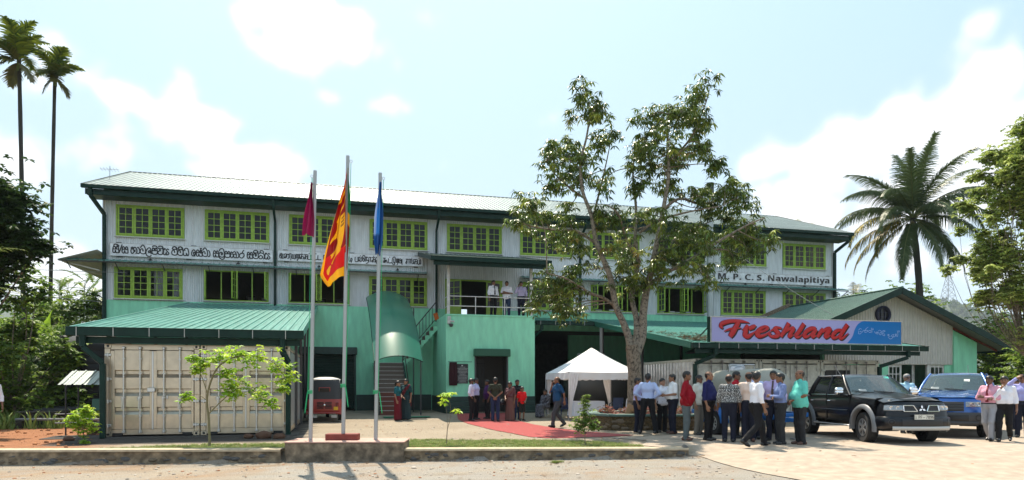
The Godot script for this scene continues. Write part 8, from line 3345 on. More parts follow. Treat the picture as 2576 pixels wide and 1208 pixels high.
	if ex.get("bag", false):
		var hbag := thing("handbag", "dark handbag hanging from the arm of the woman in brown", "handbag", o.transform * (Vector3(-0.3, 0.8, 0.12) * f), o.rotation.y)
		var p := PackedFloat32Array()
		cap(p, Vector3(0, 0, -0.1), Vector3(0, 0, 0.1), 0.09, 0.09, 0.02)
		cap(p, Vector3(0, 0.09, -0.07), Vector3(0, 0.09, 0.07), 0.05, 0.05, 0.05)
		var j := {"p": p, "cell": 0.02}
		net(j)
		put("pouch", j.out, cloth_mat(Color(0.012, 0.013, 0.018), 0.4), hbag)
		var st := MB.new()
		st.tube(smooth([Vector3(0, 0.1, -0.08), Vector3(0, 0.3, -0.03), Vector3(0, 0.3, 0.03), Vector3(0, 0.1, 0.08)], 4), 0.009, 6)
		put("strap", st, M.letter_black, hbag)
	if ex.get("yellow", false):
		var yb := thing("yellow_bag", "yellow bag held by the man in the red polo shirt", "bag", o.transform * (Vector3(0.0, 0.98, 0.3) * f), o.rotation.y)
		var p := PackedFloat32Array()
		cap(p, Vector3(-0.03, -0.13, 0), Vector3(0.03, -0.13, 0), 0.085, 0.085, 0.02)
		cap(p, Vector3(0, -0.13, 0), Vector3(0, 0.16, 0), 0.09, 0.07, 0.04)
		var j := {"p": p, "cell": 0.02, "fold": 0.012}
		net(j)
		put("pouch", j.out, cloth_mat(Color(0.52, 0.25, 0.015), 0.5), yb)


# ---- vehicles; local z is forward, x to the vehicle's left, origin on the ground
func wheel(o: Node3D, x: float, z: float, r: float, w: float, spokes: int, rim_r: float, m: Material, turn := 0.0) -> void:
	var sg := signf(x)
	var t := MB.new()
	var prof := [Vector2(rim_r, -w * 0.42), Vector2(r * 0.93, -w * 0.5), Vector2(r * 0.985, -w * 0.4)]
	for k in 5:
		var y := lerpf(-0.36, 0.36, k / 4.0) * w
		prof.append_array([Vector2(r, y - 0.02), Vector2(r, y + 0.012), Vector2(r * 0.975, y + 0.016), Vector2(r * 0.975, y + 0.03)])
	prof.append_array([Vector2(r * 0.985, w * 0.4), Vector2(r * 0.93, w * 0.5), Vector2(rim_r, w * 0.42)])
	t.lathe(prof, 32)
	var n := put("wheel", t, M.rubber, o, Vector3(x, r, z))
	n.basis = Basis(Vector3.UP, turn) * Basis(Vector3.BACK, -PI / 2 * sg)
	var rm := MB.new()
	rm.lathe([Vector2(0.001, w * 0.1), Vector2(rim_r * 0.9, w * 0.1), Vector2(rim_r * 0.9, w * 0.36), Vector2(rim_r * 1.02, w * 0.43), Vector2(rim_r * 1.02, w * 0.3)], 32, Transform3D(), false)
	put("rim_dish", rm, M.dark_grey, n)
	var sp := MB.new()
	sp.lathe([Vector2(rim_r * 1.02, w * 0.4), Vector2(rim_r * 1.0, w * 0.46), Vector2(rim_r * 0.93, w * 0.45), Vector2(rim_r * 0.9, w * 0.3)], 32)
	for k in spokes:
		var a := TAU * k / spokes
		for e in ([-0.11, 0.11] if spokes < 8 else [0.0]):
			var d := Vector3(cos(a + e * 0.4), 0, sin(a + e * 0.4))
			var d2 := Vector3(cos(a + e), 0, sin(a + e))
			sp.bar(d * rim_r * 0.2 + Vector3.UP * w * 0.42, d2 * rim_r * 0.95 + Vector3.UP * w * 0.4, rim_r * 0.13, 0.03)
	sp.lathe([Vector2(rim_r * 0.3, w * 0.35), Vector2(rim_r * 0.28, w * 0.45), Vector2(0.001, w * 0.46)], 16)
	put("rim", sp, m, n)


func wrapped(arc: Array, prof: Array) -> MB:
	var b := MB.new()
	var rows := []
	for q in prof:
		var r := []
		for i in arc.size():
			var t: Vector2 = (arc[mini(i + 1, arc.size() - 1)] - arc[maxi(i - 1, 0)]).normalized()
			var nn := Vector2(t.y, -t.x)
			if nn.dot(arc[i] - Vector2(0, 1.0)) < 0:
				nn = -nn
			var p: Vector2 = arc[i] + nn * q.x
			r.append(Vector3(p.x, q.y, p.y))
		rows.append(r)
	b.grid(rows)
	return b


func arc_part(arc: Array, x0: float, x1: float, n := 8) -> Array:
	var r := []
	for k in n + 1:
		var x := lerpf(x0, x1, float(k) / maxi(n, 1))
		for i in arc.size() - 1:
			var a: Vector2 = arc[i]
			var b: Vector2 = arc[i + 1]
			if x >= minf(a.x, b.x) - 1e-5 and x <= maxf(a.x, b.x) + 1e-5 and absf(b.x - a.x) > 1e-5:
				r.append(a.lerp(b, (x - a.x) / (b.x - a.x)))
				break
	return r


func pickup(called: String, label: String, at: Vector3, turn: float, paint: Material, black: bool) -> Node3D:
	var o := thing(called, label, "pickup truck", at, turn)
	var ax := [1.52, -1.5]
	var wr := 0.385
	var flare: Material = mat("flare_grey", Color(0.16, 0.165, 0.175), 0.4, 0.2) if black else M.dark_grey
	# sides: a loft from tail to the front wheel arch
	var rows := []
	var z := -2.5
	while z <= 2.0:
		var yb := 0.5
		for a in ax:
			var dz := absf(z - a)
			if dz < 0.485:
				yb = maxf(yb, 0.385 + sqrt(0.485 * 0.485 - dz * dz))
		var w := 0.885 - 0.03 * smoothstep(1.4, 2.0, z) - 0.02 * smoothstep(-1.9, -2.5, z)
		for a in ax:
			w += 0.025 * exp(-pow((z - a) / 0.45, 2.0))
		var top := 1.2 - 0.06 * smoothstep(0.9, 2.0, z)
		if z < -1.32:
			top = 1.17
		var ring := [Vector2(w * 0.9, yb), Vector2(w * 0.985, yb + 0.015), Vector2(w * 0.995, lerpf(yb, top, 0.3)), Vector2(w, lerpf(yb, top, 0.55)), Vector2(w * 0.99, top - 0.16), Vector2(w * 0.965, top - 0.05), Vector2(w * 0.93, top - 0.005), Vector2(w * 0.8, top + 0.005)]
		var r := []
		for q in ring:
			r.append(Vector3(q.x, q.y, z))
		r.append(Vector3(0, top + 0.01, z))
		for k in range(ring.size() - 1, -1, -1):
			r.append(Vector3(-ring[k].x, ring[k].y, z))
		rows.append(r)
		z += 0.05
	var b := MB.new()
	b.grid(rows)
	for sgn in [1.0, -1.0]:
		b.quad(Vector3(0.86 * sgn, 0.5, -2.5), Vector3(-0.86 * sgn, 0.5, -2.5), Vector3(-0.86 * sgn, 1.17, -2.5 - 0.002 * sgn), Vector3(0.86 * sgn, 1.17, -2.5 - 0.002 * sgn))
	put("body_shell", b, paint, o)
	# nose
	var arc := smooth([Vector2(0.87, 1.97), Vector2(0.865, 2.15), Vector2(0.81, 2.33), Vector2(0.66, 2.45), Vector2(0.36, 2.52), Vector2(0, 2.54), Vector2(-0.36, 2.52), Vector2(-0.66, 2.45), Vector2(-0.81, 2.33), Vector2(-0.865, 2.15), Vector2(-0.87, 1.97)], 4)
	arc.reverse()
	put("nose_panel", wrapped(arc, [Vector2(-0.02, 0.66), Vector2(-0.02, 0.74), Vector2(-0.045, 0.86), Vector2(-0.075, 0.98), Vector2(-0.13, 1.06), Vector2(-0.24, 1.115)]), paint, o)
	var bumper := put("bumper", wrapped(arc, [Vector2(-0.09, 0.36), Vector2(0.0, 0.37), Vector2(0.035, 0.44), Vector2(0.045, 0.56), Vector2(0.03, 0.66), Vector2(-0.03, 0.7)]), paint if black else M.dark_grey, o)
	var skid := put("skid_strip", wrapped(arc_part(arc, -0.7, 0.7, 14), [Vector2(0.03, 0.36), Vector2(0.055, 0.37), Vector2(0.07, 0.41), Vector2(0.06, 0.455), Vector2(0.03, 0.46)]), mat("skid_silver", Color(0.46, 0.45, 0.42), 0.45, 0.3) if black else M.dark_grey, o)
	var ai := MB.new()
	ai.add(wrapped(arc_part(arc, -0.5, 0.5, 10), [Vector2(0.045, 0.47), Vector2(0.052, 0.5), Vector2(0.05, 0.6), Vector2(0.038, 0.635)]))
	put("air_intake", ai, M.letter_black, bumper)
	# bonnet
	var hr := []
	for j in 13:
		var v := j / 12.0
		var r := []
		for i in 15:
			var x := lerpf(0.8, -0.8, i / 14.0)
			var front: Array = arc_part(arc, clampf(x, -0.79, 0.79), clampf(x, -0.79, 0.79), 0)
			var zf: float = (front[0].y if front.size() > 0 else 2.3) - 0.12
			var zz := lerpf(0.72, zf, v)
			var y := 1.265 - 0.125 * v - 0.055 * pow(v, 5.0) - 0.05 * pow(absf(x / 0.8), 3.0)
			y += 0.022 * smoothstep(0.18, 0.3, absf(x)) * smoothstep(0.75, 0.55, absf(x)) * (1.0 - v * 0.5)
			r.append(Vector3(x, y, zz))
		hr.append(r)
	var hb := MB.new()
	hb.grid(hr)
	put("bonnet", hb, paint, o)
	# lamps, grille, badge, plate
	var lens: Material = gl("lamp_glass", Color(0.3, 0.32, 0.33), 0.2) if not M.has("lamp_glass") else M.lamp_glass
	for s in [-1.0, 1.0]:
		var hl := MB.new()
		var a0 := arc_part(arc, minf(s * 0.44, s * 0.835), maxf(s * 0.44, s * 0.835), 8)
		hl.add(wrapped(a0, [Vector2(-0.03, 0.845), Vector2(-0.025, 0.86), Vector2(-0.055, 0.95), Vector2(-0.065, 0.965)]))
		var hd := put("headlight", hl, mat("lamp_silver", Color(0.35, 0.36, 0.36), 0.25, 0.8), o)
		put("lens", wrapped(a0, [Vector2(-0.012, 0.84), Vector2(-0.005, 0.86), Vector2(-0.035, 0.955), Vector2(-0.06, 0.975)]), lens, hd)
		for k in 2:
			var bl := MB.new()
			var p: Array = arc_part(arc, s * (0.56 + k * 0.13), s * (0.56 + k * 0.13), 0)
			bl.lathe([Vector2(0.001, -0.02), Vector2(0.045, 0.0), Vector2(0.05, 0.012), Vector2(0.03, 0.008), Vector2(0.001, -0.005)], 14, Transform3D(Basis(Vector3.RIGHT, PI / 2), Vector3(p[0].x, 0.905, p[0].y - 0.05)))
			put("bulb_reflector", bl, M.chrome, hd)
		var fg := MB.new()
		var fp: Array = arc_part(arc, s * 0.72, s * 0.72, 0)
		var fx := Transform3D(Basis(Vector3.UP, s * 0.5) * Basis(Vector3.RIGHT, PI / 2), Vector3(fp[0].x, 0.56, fp[0].y + 0.035))
		fg.lathe([Vector2(0.085, -0.03), Vector2(0.085, 0.012), Vector2(0.065, 0.016), Vector2(0.055, -0.01)], 18, fx)
		var fo := put("fog_lamp", fg, M.letter_black, o)
		var fl := MB.new()
		fl.lathe([Vector2(0.055, -0.01), Vector2(0.04, 0.006), Vector2(0.001, 0.012)], 14, fx)
		put("fog_lens", fl, M.alloy, fo)
		if black:
			var g0 := arc_part(arc, minf(s * 0.13, s * 0.43), maxf(s * 0.13, s * 0.43), 6)
			var gr := put("grille", wrapped(g0, [Vector2(-0.02, 0.83), Vector2(-0.018, 0.85), Vector2(-0.05, 0.95), Vector2(-0.06, 0.965)]), M.letter_black, o)
			var gm := MB.new()
			for k in 5:
				gm.add(wrapped(g0, [Vector2(-0.01 - k * 0.008, 0.847 + k * 0.024), Vector2(-0.012 - k * 0.008, 0.853 + k * 0.024)]))
			for k in 7:
				var p: Array = arc_part(arc, s * (0.16 + k * 0.04), s * (0.16 + k * 0.04), 0)
				gm.bar(Vector3(p[0].x, 0.84, p[0].y - 0.012), Vector3(p[0].x, 0.96, p[0].y - 0.048), 0.007, 0.006)
			put("grille_mesh", gm, M.dark_grey, gr)
			var gf := MB.new()
			var q: Array = []
			for e in [[0.12, 0.825], [0.445, 0.825], [0.435, 0.968], [0.2, 0.968], [0.12, 0.825]]:
				var p: Array = arc_part(arc, s * e[0], s * e[0], 0)
				q.append(Vector3(p[0].x, e[1], p[0].y - 0.008 - (e[1] - 0.825) * 0.26))
			for k in 4:
				gf.bar(q[k], q[k + 1], 0.022, 0.02)
			put("grille_frame", gf, M.chrome, gr)
	if black:
		# three-diamond badge
		var em := MB.new()
		for k in 3:
			var a := PI / 2 + TAU * k / 3.0
			var d := Vector2(cos(a), sin(a))
			var n := Vector2(-d.y, d.x)
			var c := d * 0.048
			em.prism(PackedVector2Array([c - d * 0.046, c + n * 0.027, c + d * 0.046, c - n * 0.027]), 0.0, 0.014, Transform3D(Basis(Vector3.RIGHT, -0.22), Vector3(0, 0.885, 2.515)))
		put("badge", em, M.chrome, o)
		var np := MB.new()
		np.cbox(Vector3(0.0, 0.69, 2.6), Vector3(0.5, 0.13, 0.015), 0.005)
		var plate := put("number_plate", np, mat("plate_white", Color(0.62, 0.62, 0.56), 0.5), o)
		var rim := MB.new()
		for k in [-1, 1]:
			rim.box(Vector3(0, 0.69 + k * 0.062, 2.607), Vector3(0.49, 0.006, 0.006))
			rim.box(Vector3(k * 0.246, 0.69, 2.607), Vector3(0.006, 0.118, 0.006))
		put("plate_rim", rim, M.letter_black, plate)
		var tx := text_mesh("PF – 7896", 0.115, 0.004, false)
		var bb := tx.get_aabb()
		var tl := obj("characters", tx, M.letter_black, plate)
		tl.scale = Vector3(0.38 / bb.size.x, 0.078 / bb.size.y, 1)
		tl.position = Vector3(0.045 - bb.get_center().x * tl.scale.x, 0.69 - bb.get_center().y * tl.scale.y, 2.61)
		for k in 2:
			var ts := text_mesh(["E", "CP"][k], 0.04, 0.004, false)
			var sb := ts.get_aabb()
			obj("characters", ts, M.letter_black, plate, Vector3(-0.21 - sb.get_center().x, 0.71 - k * 0.045 - sb.get_center().y, 2.61))
	else:
		var gr := MB.new()
		gr.add(wrapped(arc_part(arc, -0.4, 0.4, 10), [Vector2(-0.01, 0.72), Vector2(0.0, 0.74), Vector2(-0.045, 0.95), Vector2(-0.07, 0.97)]))
		var grn := put("grille", gr, M.letter_black, o)
		for k in 3:
			put("grille_bar", wrapped(arc_part(arc, -0.4, 0.4, 10), [Vector2(0.0 - k * 0.016, 0.77 + k * 0.07), Vector2(0.006 - k * 0.016, 0.785 + k * 0.07), Vector2(-0.004 - k * 0.016, 0.8 + k * 0.07)]), M.dark_grey, grn)
	# wheel flares
	for s in [-1.0, 1.0]:
		for a in ax:
			var fr := []
			for k in 19:
				var t := lerpf(-0.15, PI + 0.15, k / 18.0)
				var cz := cos(t)
				var cy := sin(t)
				var r := []
				for q in [[0.475, 0.84], [0.475, 0.945], [0.5, 0.965], [0.56, 0.955], [0.6, 0.9]]:
					r.append(Vector3(s * q[1], 0.385 + cy * q[0], a + cz * q[0]))
				if s > 0:
					r.reverse()
				fr.append(r)
			var fb := MB.new()
			fb.grid(fr)
			put("wheel_flare", fb, flare if black else paint, o)
			var ww := MB.new()
			ww.box(Vector3(s * 0.45, 0.62, a), Vector3(0.4, 0.62, 0.94))
			put("wheel_well", ww, M.letter_black, o)
	for a in ax:
		for s in [-1.0, 1.0]:
			wheel(o, s * 0.79, a, wr, 0.27, 6, 0.225, M.alloy, (-0.12 if a > 0 else 0.0) if black else (0.25 if a > 0 else 0.0))
	# chassis below
	var ch := MB.new()
	ch.box(Vector3(0, 0.47, 0.0), Vector3(1.1, 0.14, 4.6))
	ch.tube([Vector3(-0.7, 0.36, 1.52), Vector3(0.7, 0.36, 1.52)], 0.05, 8)
	ch.tube([Vector3(-0.7, 0.38, -1.5), Vector3(0.7, 0.38, -1.5)], 0.06, 8)
	ch.cbox(Vector3(0, 0.42, 1.5), Vector3(0.4, 0.22, 0.4), 0.03)
	put("chassis", ch, M.letter_black, o)
	# cabin
	var bh := 1.2
	var rh := 1.74
	var bw := 0.845
	var rw := 0.63
	var zb := [0.82, -0.34, -1.32]
	var zr := [0.1, -0.4, -1.14]
	var rr := []
	for j in 13:
		var v := j / 12.0
		var zz := lerpf(-1.24, 0.2, v)
		var r := []
		for i in 15:
			var u := lerpf(1.0, -1.0, i / 14.0)
			r.append(Vector3(u * (rw + 0.04), rh + 0.035 - 0.05 * pow(absf(u), 3.0) - 0.07 * pow(absf(v * 2.0 - 1.0), 4.0), zz))
		rr.append(r)
	var rf := MB.new()
	rf.grid(rr)
	for j in rr.size():
		for i in rr[0].size():
			rr[j][i] += Vector3.DOWN * 0.05
		rr[j].reverse()
	rf.grid(rr)
	put("roof", rf, paint, o)
	for s in [-1.0, 1.0]:
		for k in 3:
			var p := MB.new()
			var a := Vector3(s * bw, bh - 0.02, zb[k])
			var c := Vector3(s * rw, rh - 0.01, zr[k])
			p.tube(smooth([a, a.lerp(c, 0.5) + Vector3(s * 0.025, 0.01, 0), c], 4), [0.05, 0.048, 0.046, 0.044, 0.043, 0.042, 0.042, 0.042, 0.042] if k != 2 else [0.09, 0.085, 0.08, 0.075, 0.07, 0.066, 0.062, 0.06, 0.06], 8)
			put("pillar", p, paint, o)
		for k in 2:
			var g := MB.new()
			var p0 := Vector3(s * (bw + 0.012), bh, zb[k] - 0.03)
			var p1 := Vector3(s * (bw + 0.012), bh, zb[k + 1] + 0.04)
			var p2 := Vector3(s * (rw + 0.012), rh - 0.04, zr[k + 1] + 0.03)
			var p3 := Vector3(s * (rw + 0.012), rh - 0.04, zr[k] - 0.03)
			var m1 := p0.lerp(p3, 0.5) + Vector3(s * 0.022, 0, 0)
			var m2 := p1.lerp(p2, 0.5) + Vector3(s * 0.022, 0, 0)
			if s > 0:
				g.grid([[p0, p1], [m1, m2], [p3, p2]])
			else:
				g.grid([[p1, p0], [m2, m1], [p2, p3]])
			put("side_window", g, gl("tint_glass", Color(0.02, 0.022, 0.025), 0.82) if not M.has("tint_glass") else M.tint_glass, o)
			var wt := MB.new()
			wt.bar(p0 + Vector3(s * 0.012, 0, 0), p1 + Vector3(s * 0.012, 0, 0), 0.02, 0.02)
			wt.bar(p3 + Vector3(s * 0.02, 0.03, 0), p2 + Vector3(s * 0.02, 0.03, 0), 0.05, 0.02)
			put("window_trim", wt, M.chrome if black else M.letter_black, o)
		# door joints, handles, mirror, step
		var dj := MB.new()
		for zz in [0.86, -0.32, -1.3]:
			dj.box(Vector3(s * 0.882, 0.86, zz), Vector3(0.02, 0.66, 0.012))
		dj.box(Vector3(s * 0.872, 0.53, -0.14), Vector3(0.02, 0.012, 2.0))
		put("door_joint", dj, M.letter_black, o)
		for zz in [-0.16, -1.12]:
			var h := MB.new()
			h.cbox(Vector3(s * 0.905, 1.03, zz), Vector3(0.035, 0.035, 0.17), 0.012)
			put("door_handle", h, M.chrome if black else paint, o)
		var mr := PackedFloat32Array()
		cap(mr, Vector3(s * 0.99, 1.27, 0.62), Vector3(s * 1.1, 1.27, 0.62), 0.075, 0.07, 0.02)
		cap(mr, Vector3(s * 0.99, 1.34, 0.62), Vector3(s * 1.1, 1.34, 0.62), 0.07, 0.065, 0.02)
		var mj := {"p": mr, "cell": 0.015, "clip": [Vector4(0, 0, 1, 0.56)]}
		net(mj)
		var mo := put("mirror", mj.out, M.chrome, o)
		var arm := MB.new()
		arm.bar(Vector3(s * 0.86, 1.18, 0.62), Vector3(s * 1.0, 1.2, 0.62), 0.06, 0.05)
		put("mirror_arm", arm, M.letter_black, mo)
		var sp := MB.new()
		sp.tube(smooth([Vector3(s * 0.8, 0.42, -0.98), Vector3(s * 0.93, 0.4, -0.9), Vector3(s * 0.93, 0.4, 0.0), Vector3(s * 0.93, 0.4, 0.82), Vector3(s * 0.8, 0.42, 0.92)], 4), 0.035, 8, 0.6)
		put("side_step", sp, M.alloy, o)
		var rub := MB.new()
		rub.cbox(Vector3(s * 0.9, 0.79, -0.15), Vector3(0.025, 0.035, 1.9), 0.008)
		put("rub_strip", rub, paint, o)
	var ws := MB.new()
	var wrows := []
	for j in 7:
		var v := j / 6.0
		var r := []
		for i in 13:
			var u := lerpf(-1.0, 1.0, i / 12.0)
			r.append(Vector3(u * lerpf(bw - 0.03, rw - 0.01, v), lerpf(1.225, rh - 0.01, v), lerpf(0.84, 0.15, v) + 0.1 * (1.0 - u * u) * (1.0 - v * 0.4)))
		wrows.append(r)
	ws.grid(wrows)
	put("windscreen", ws, gl("screen_glass", Color(0.06, 0.10, 0.12), 0.45, 0.02) if not M.has("screen_glass") else M.screen_glass, o)
	for q in [[0.3, 0.62, 0.14, 0.1, M.plate_white if M.has("plate_white") else M.white_paint], [-0.45, 0.2, 0.2, 0.08, M.white_paint]]:
		if black and q[1] == 0.62:
			continue
		var st := MB.new()
		st.box(Vector3(q[0], lerpf(1.225, rh, q[1]), lerpf(0.84, 0.15, q[1]) + 0.1 * (1.0 - pow(q[0] / 0.8, 2.0)) - 0.03), Vector3(q[2], q[3], 0.004), Basis(Vector3.RIGHT, -0.8))
		put("windscreen_sticker", st, q[4], o)
	if black:
		var st := MB.new()
		st.box(Vector3(0.5, 1.67, 0.25), Vector3(0.14, 0.09, 0.006), Basis(Vector3.RIGHT, -0.82))
		put("windscreen_sticker", st, mat("sticker_mint", Color(0.1, 0.6, 0.45), 0.5), o)
	var rg := MB.new()
	rg.quad(Vector3(bw - 0.08, bh + 0.02, -1.34), Vector3(-bw + 0.08, bh + 0.02, -1.34), Vector3(-rw + 0.05, rh - 0.06, -1.2), Vector3(rw - 0.05, rh - 0.06, -1.2))
	put("rear_window", rg, M.tint_glass, o)
	var inn := MB.new()
	inn.cbox(Vector3(0, 1.2, 0.5), Vector3(1.45, 0.12, 0.4), 0.04)
	for x in [-0.38, 0.38]:
		for zz in [-0.15, -0.85]:
			inn.cbox(Vector3(x, 1.25, zz), Vector3(0.48, 0.36, 0.14), 0.05, Basis(Vector3.RIGHT, -0.15))
			inn.cbox(Vector3(x, 1.5, zz - 0.04), Vector3(0.25, 0.16, 0.1), 0.04)
	var ring := []
	for k in 17:
		var a := TAU * k / 16.0
		ring.append(Vector3(-0.38 + 0.18 * cos(a), 1.22 + 0.16 * sin(a), 0.3 - 0.07 * sin(a)))
	inn.tube(ring, 0.014, 6)
	put("seats_and_dash", inn, M.dark_grey, o)
	for s in [-0.5, 0.1]:
		var wp := MB.new()
		wp.bar(Vector3(s + 0.3, 1.25, 0.94), Vector3(s - 0.25, 1.28, 0.86), 0.016, 0.014)
		wp.bar(Vector3(s + 0.25, 1.265, 0.94), Vector3(s - 0.3, 1.315, 0.83), 0.01, 0.02)
		put("wiper", wp, M.letter_black, o)
	var an := MB.new()
	an.tube([Vector3(-0.66 if black else 0.3, 1.76, 0.0), Vector3(-0.72 if black else 0.28, 2.05 if black else 2.0, -0.25 if black else -0.1)], 0.006, 5)
	put("antenna", an, M.mid_grey, o)
	return o


func vehicles() -> void:
	var bp := mat("black_paint", Color(0.003, 0.0035, 0.006), 0.3, 0.0)
	bp.clearcoat_enabled = true
	bp.clearcoat = 0.5
	bp.clearcoat_roughness = 0.03
	bp.metallic_specular = 0.3
	var blue := mat("blue_paint", Color(0.008, 0.09, 0.36), 0.25, 0.3)
	blue.clearcoat_enabled = true
	blue.clearcoat = 1.0
	blue.clearcoat_roughness = 0.03
	var p := Vector3(13.69, 0.0, -15.6)
	pickup("black_pickup", "shiny black pickup with grey wheel flares and plate PF 7896", p, -0.19, bp, true).scale = Vector3.ONE * 0.96
	var q := spot(13.05, 20.2)
	q.y = 0.0
	pickup("blue_pickup", "bright blue pickup with dark bumper parked behind the black one", q, facing(-FW) - deg_to_rad(38.0), blue, false)
	tuktuk()
	trailer()


func tuktuk() -> void:
	var o := thing("three_wheeler", "red three-wheeler taxi with black hood seen from behind", "three-wheeler", Vector3(-0.45, 0.06, -28.2), PI - 0.04)
	var red := mat("tuk_red", Color(0.30, 0.015, 0.01), 0.35)
	red.clearcoat_enabled = true
	red.clearcoat = 0.7
	var bd := MB.new()
	var rows := []
	for j in 9:
		var v := j / 8.0
		var r := []
		var y := lerpf(0.3, 0.82, v)
		var w := 0.58 + 0.05 * sin(v * PI * 0.8)
		var zr := -1.3 + 0.05 * v + 0.08 * pow(1.0 - v, 2.0)
		for q in [[1.0, 1.5], [1.0, 0.4], [1.0, 0.06], [0.93, 0.01], [0.5, 0.0], [0.0, 0.0], [-0.5, 0.0], [-0.93, 0.01], [-1.0, 0.06], [-1.0, 0.4], [-1.0, 1.5]]:
			r.append(Vector3(q[0] * w, y, zr + q[1]))
		r.reverse()
		rows.append(r)
	for r in rows:
		r.reverse()
	bd.grid(rows)
	bd.box(Vector3(0, 0.8, -0.6), Vector3(1.15, 0.03, 1.2))
	bd.cbox(Vector3(0, 0.36, 0.5), Vector3(1.0, 0.08, 1.5), 0.02)
	put("body", bd, red, o)
	for k in 10:
		var s := MB.new()
		s.cbox(Vector3((-0.15 if k < 5 else 0.15), 0.48 + (k % 5) * 0.055, -1.295 + (k % 5) * 0.006), Vector3(0.25, 0.03, 0.02), 0.006)
		put("vent_slot", s, M.letter_black, o)
	var eb := MB.new()
	eb.lathe([Vector2(0.04, 0.0), Vector2(0.03, 0.012), Vector2(0.001, 0.014)], 12, Transform3D(Basis(Vector3.RIGHT, -PI / 2), Vector3(0, 0.6, -1.3)))
	put("badge", eb, M.chrome, o)
	for s in [-1.0, 1.0]:
		var t := MB.new()
		t.cbox(Vector3(s * 0.47, 0.62, -1.28), Vector3(0.09, 0.16, 0.05), 0.015)
		put("tail_light", t, mat("tail_red", Color(0.16, 0.01, 0.012), 0.2), o)
		var md := MB.new()
		var fr := []
		for k in 9:
			var a := lerpf(0.1, PI - 0.1, k / 8.0)
			fr.append([Vector3(s * 0.42, 0.22 + sin(a) * 0.26, -0.95 - cos(a) * 0.27), Vector3(s * 0.66, 0.22 + sin(a) * 0.25, -0.95 - cos(a) * 0.26)])
		if s < 0:
			for r in fr:
				r.reverse()
		md.grid(fr)
		put("mudguard", md, red, o)
		wheel(o, s * 0.55, -0.95, 0.22, 0.11, 8, 0.11, M.off_white)
	wheel(o, 0.01, 1.15, 0.22, 0.11, 8, 0.11, M.off_white)
	var bp := MB.new()
	bp.tube(smooth([Vector3(-0.58, 0.3, -1.2), Vector3(-0.4, 0.3, -1.32), Vector3(0.4, 0.3, -1.32), Vector3(0.58, 0.3, -1.2)], 3), 0.03, 8)
	put("bumper_bar", bp, red, o)
	var hd := MB.new()
	var hr := []
	for j in 9:
		var v := j / 8.0
		var y := lerpf(0.8, 1.57, v)
		var w := 0.6 - 0.02 * v - 0.05 * pow(v, 4.0)
		var z0 := -1.24 + 0.12 * v + 0.06 * pow(v, 5.0)
		var r := []
		for q in [[-1.0, 1.4], [-1.0, 0.1], [-0.95, 0.02], [-0.5, 0.0], [0.0, 0.0], [0.5, 0.0], [0.95, 0.02], [1.0, 0.1], [1.0, 1.4]]:
			r.append(Vector3(q[0] * w, y, z0 + q[1]))
		r.reverse()
		hr.append(r)
	for r in hr:
		r.reverse()
	hd.grid(hr)
	hd.cbox(Vector3(0, 1.44, 0.2), Vector3(1.1, 0.1, 2.2), 0.05)
	put("hood", hd, mat("vinyl_black", Color(0.025, 0.025, 0.027), 0.5), o)
	var rf := MB.new()
	var rr := []
	for j in 9:
		var v := j / 8.0
		var r := []
		for i in 9:
			var u := lerpf(-1.0, 1.0, i / 8.0)
			r.append(Vector3(u * 0.55, 1.67 - 0.1 * pow(absf(u), 3.5) - 0.11 * pow(1.0 - minf(v * 3.0, 1.0), 2.0), -1.08 + v * 2.2))
		r.reverse()
		rr.append(r)
	rf.grid(rr)
	put("roof_cover", rf, mat("tuk_roof", Color(0.5, 0.5, 0.5), 0.4, 0.2), o)
	var rw := MB.new()
	rw.cbox(Vector3(0, 1.17, -1.19), Vector3(0.42, 0.2, 0.02), 0.008, Basis(Vector3.RIGHT, -0.17))
	var wn := put("rear_window", rw, red, o)
	var rg := MB.new()
	rg.cbox(Vector3(0, 1.17, -1.198), Vector3(0.37, 0.15, 0.02), 0.006, Basis(Vector3.RIGHT, -0.17))
	put("pane", rg, M.letter_black, wn)
	var np := MB.new()
	np.cbox(Vector3(-0.42, 0.47, -1.31), Vector3(0.16, 0.13, 0.012), 0.004)
	put("number_plate", np, mat("plate_yellow", Color(0.65, 0.38, 0.01), 0.5), o)
	var fl := MB.new()
	for x in [-0.35, 0.38]:
		fl.box(Vector3(x, 0.16, -1.15), Vector3(0.2, 0.1, 0.012))
	put("mud_flap", fl, M.white_paint, o)


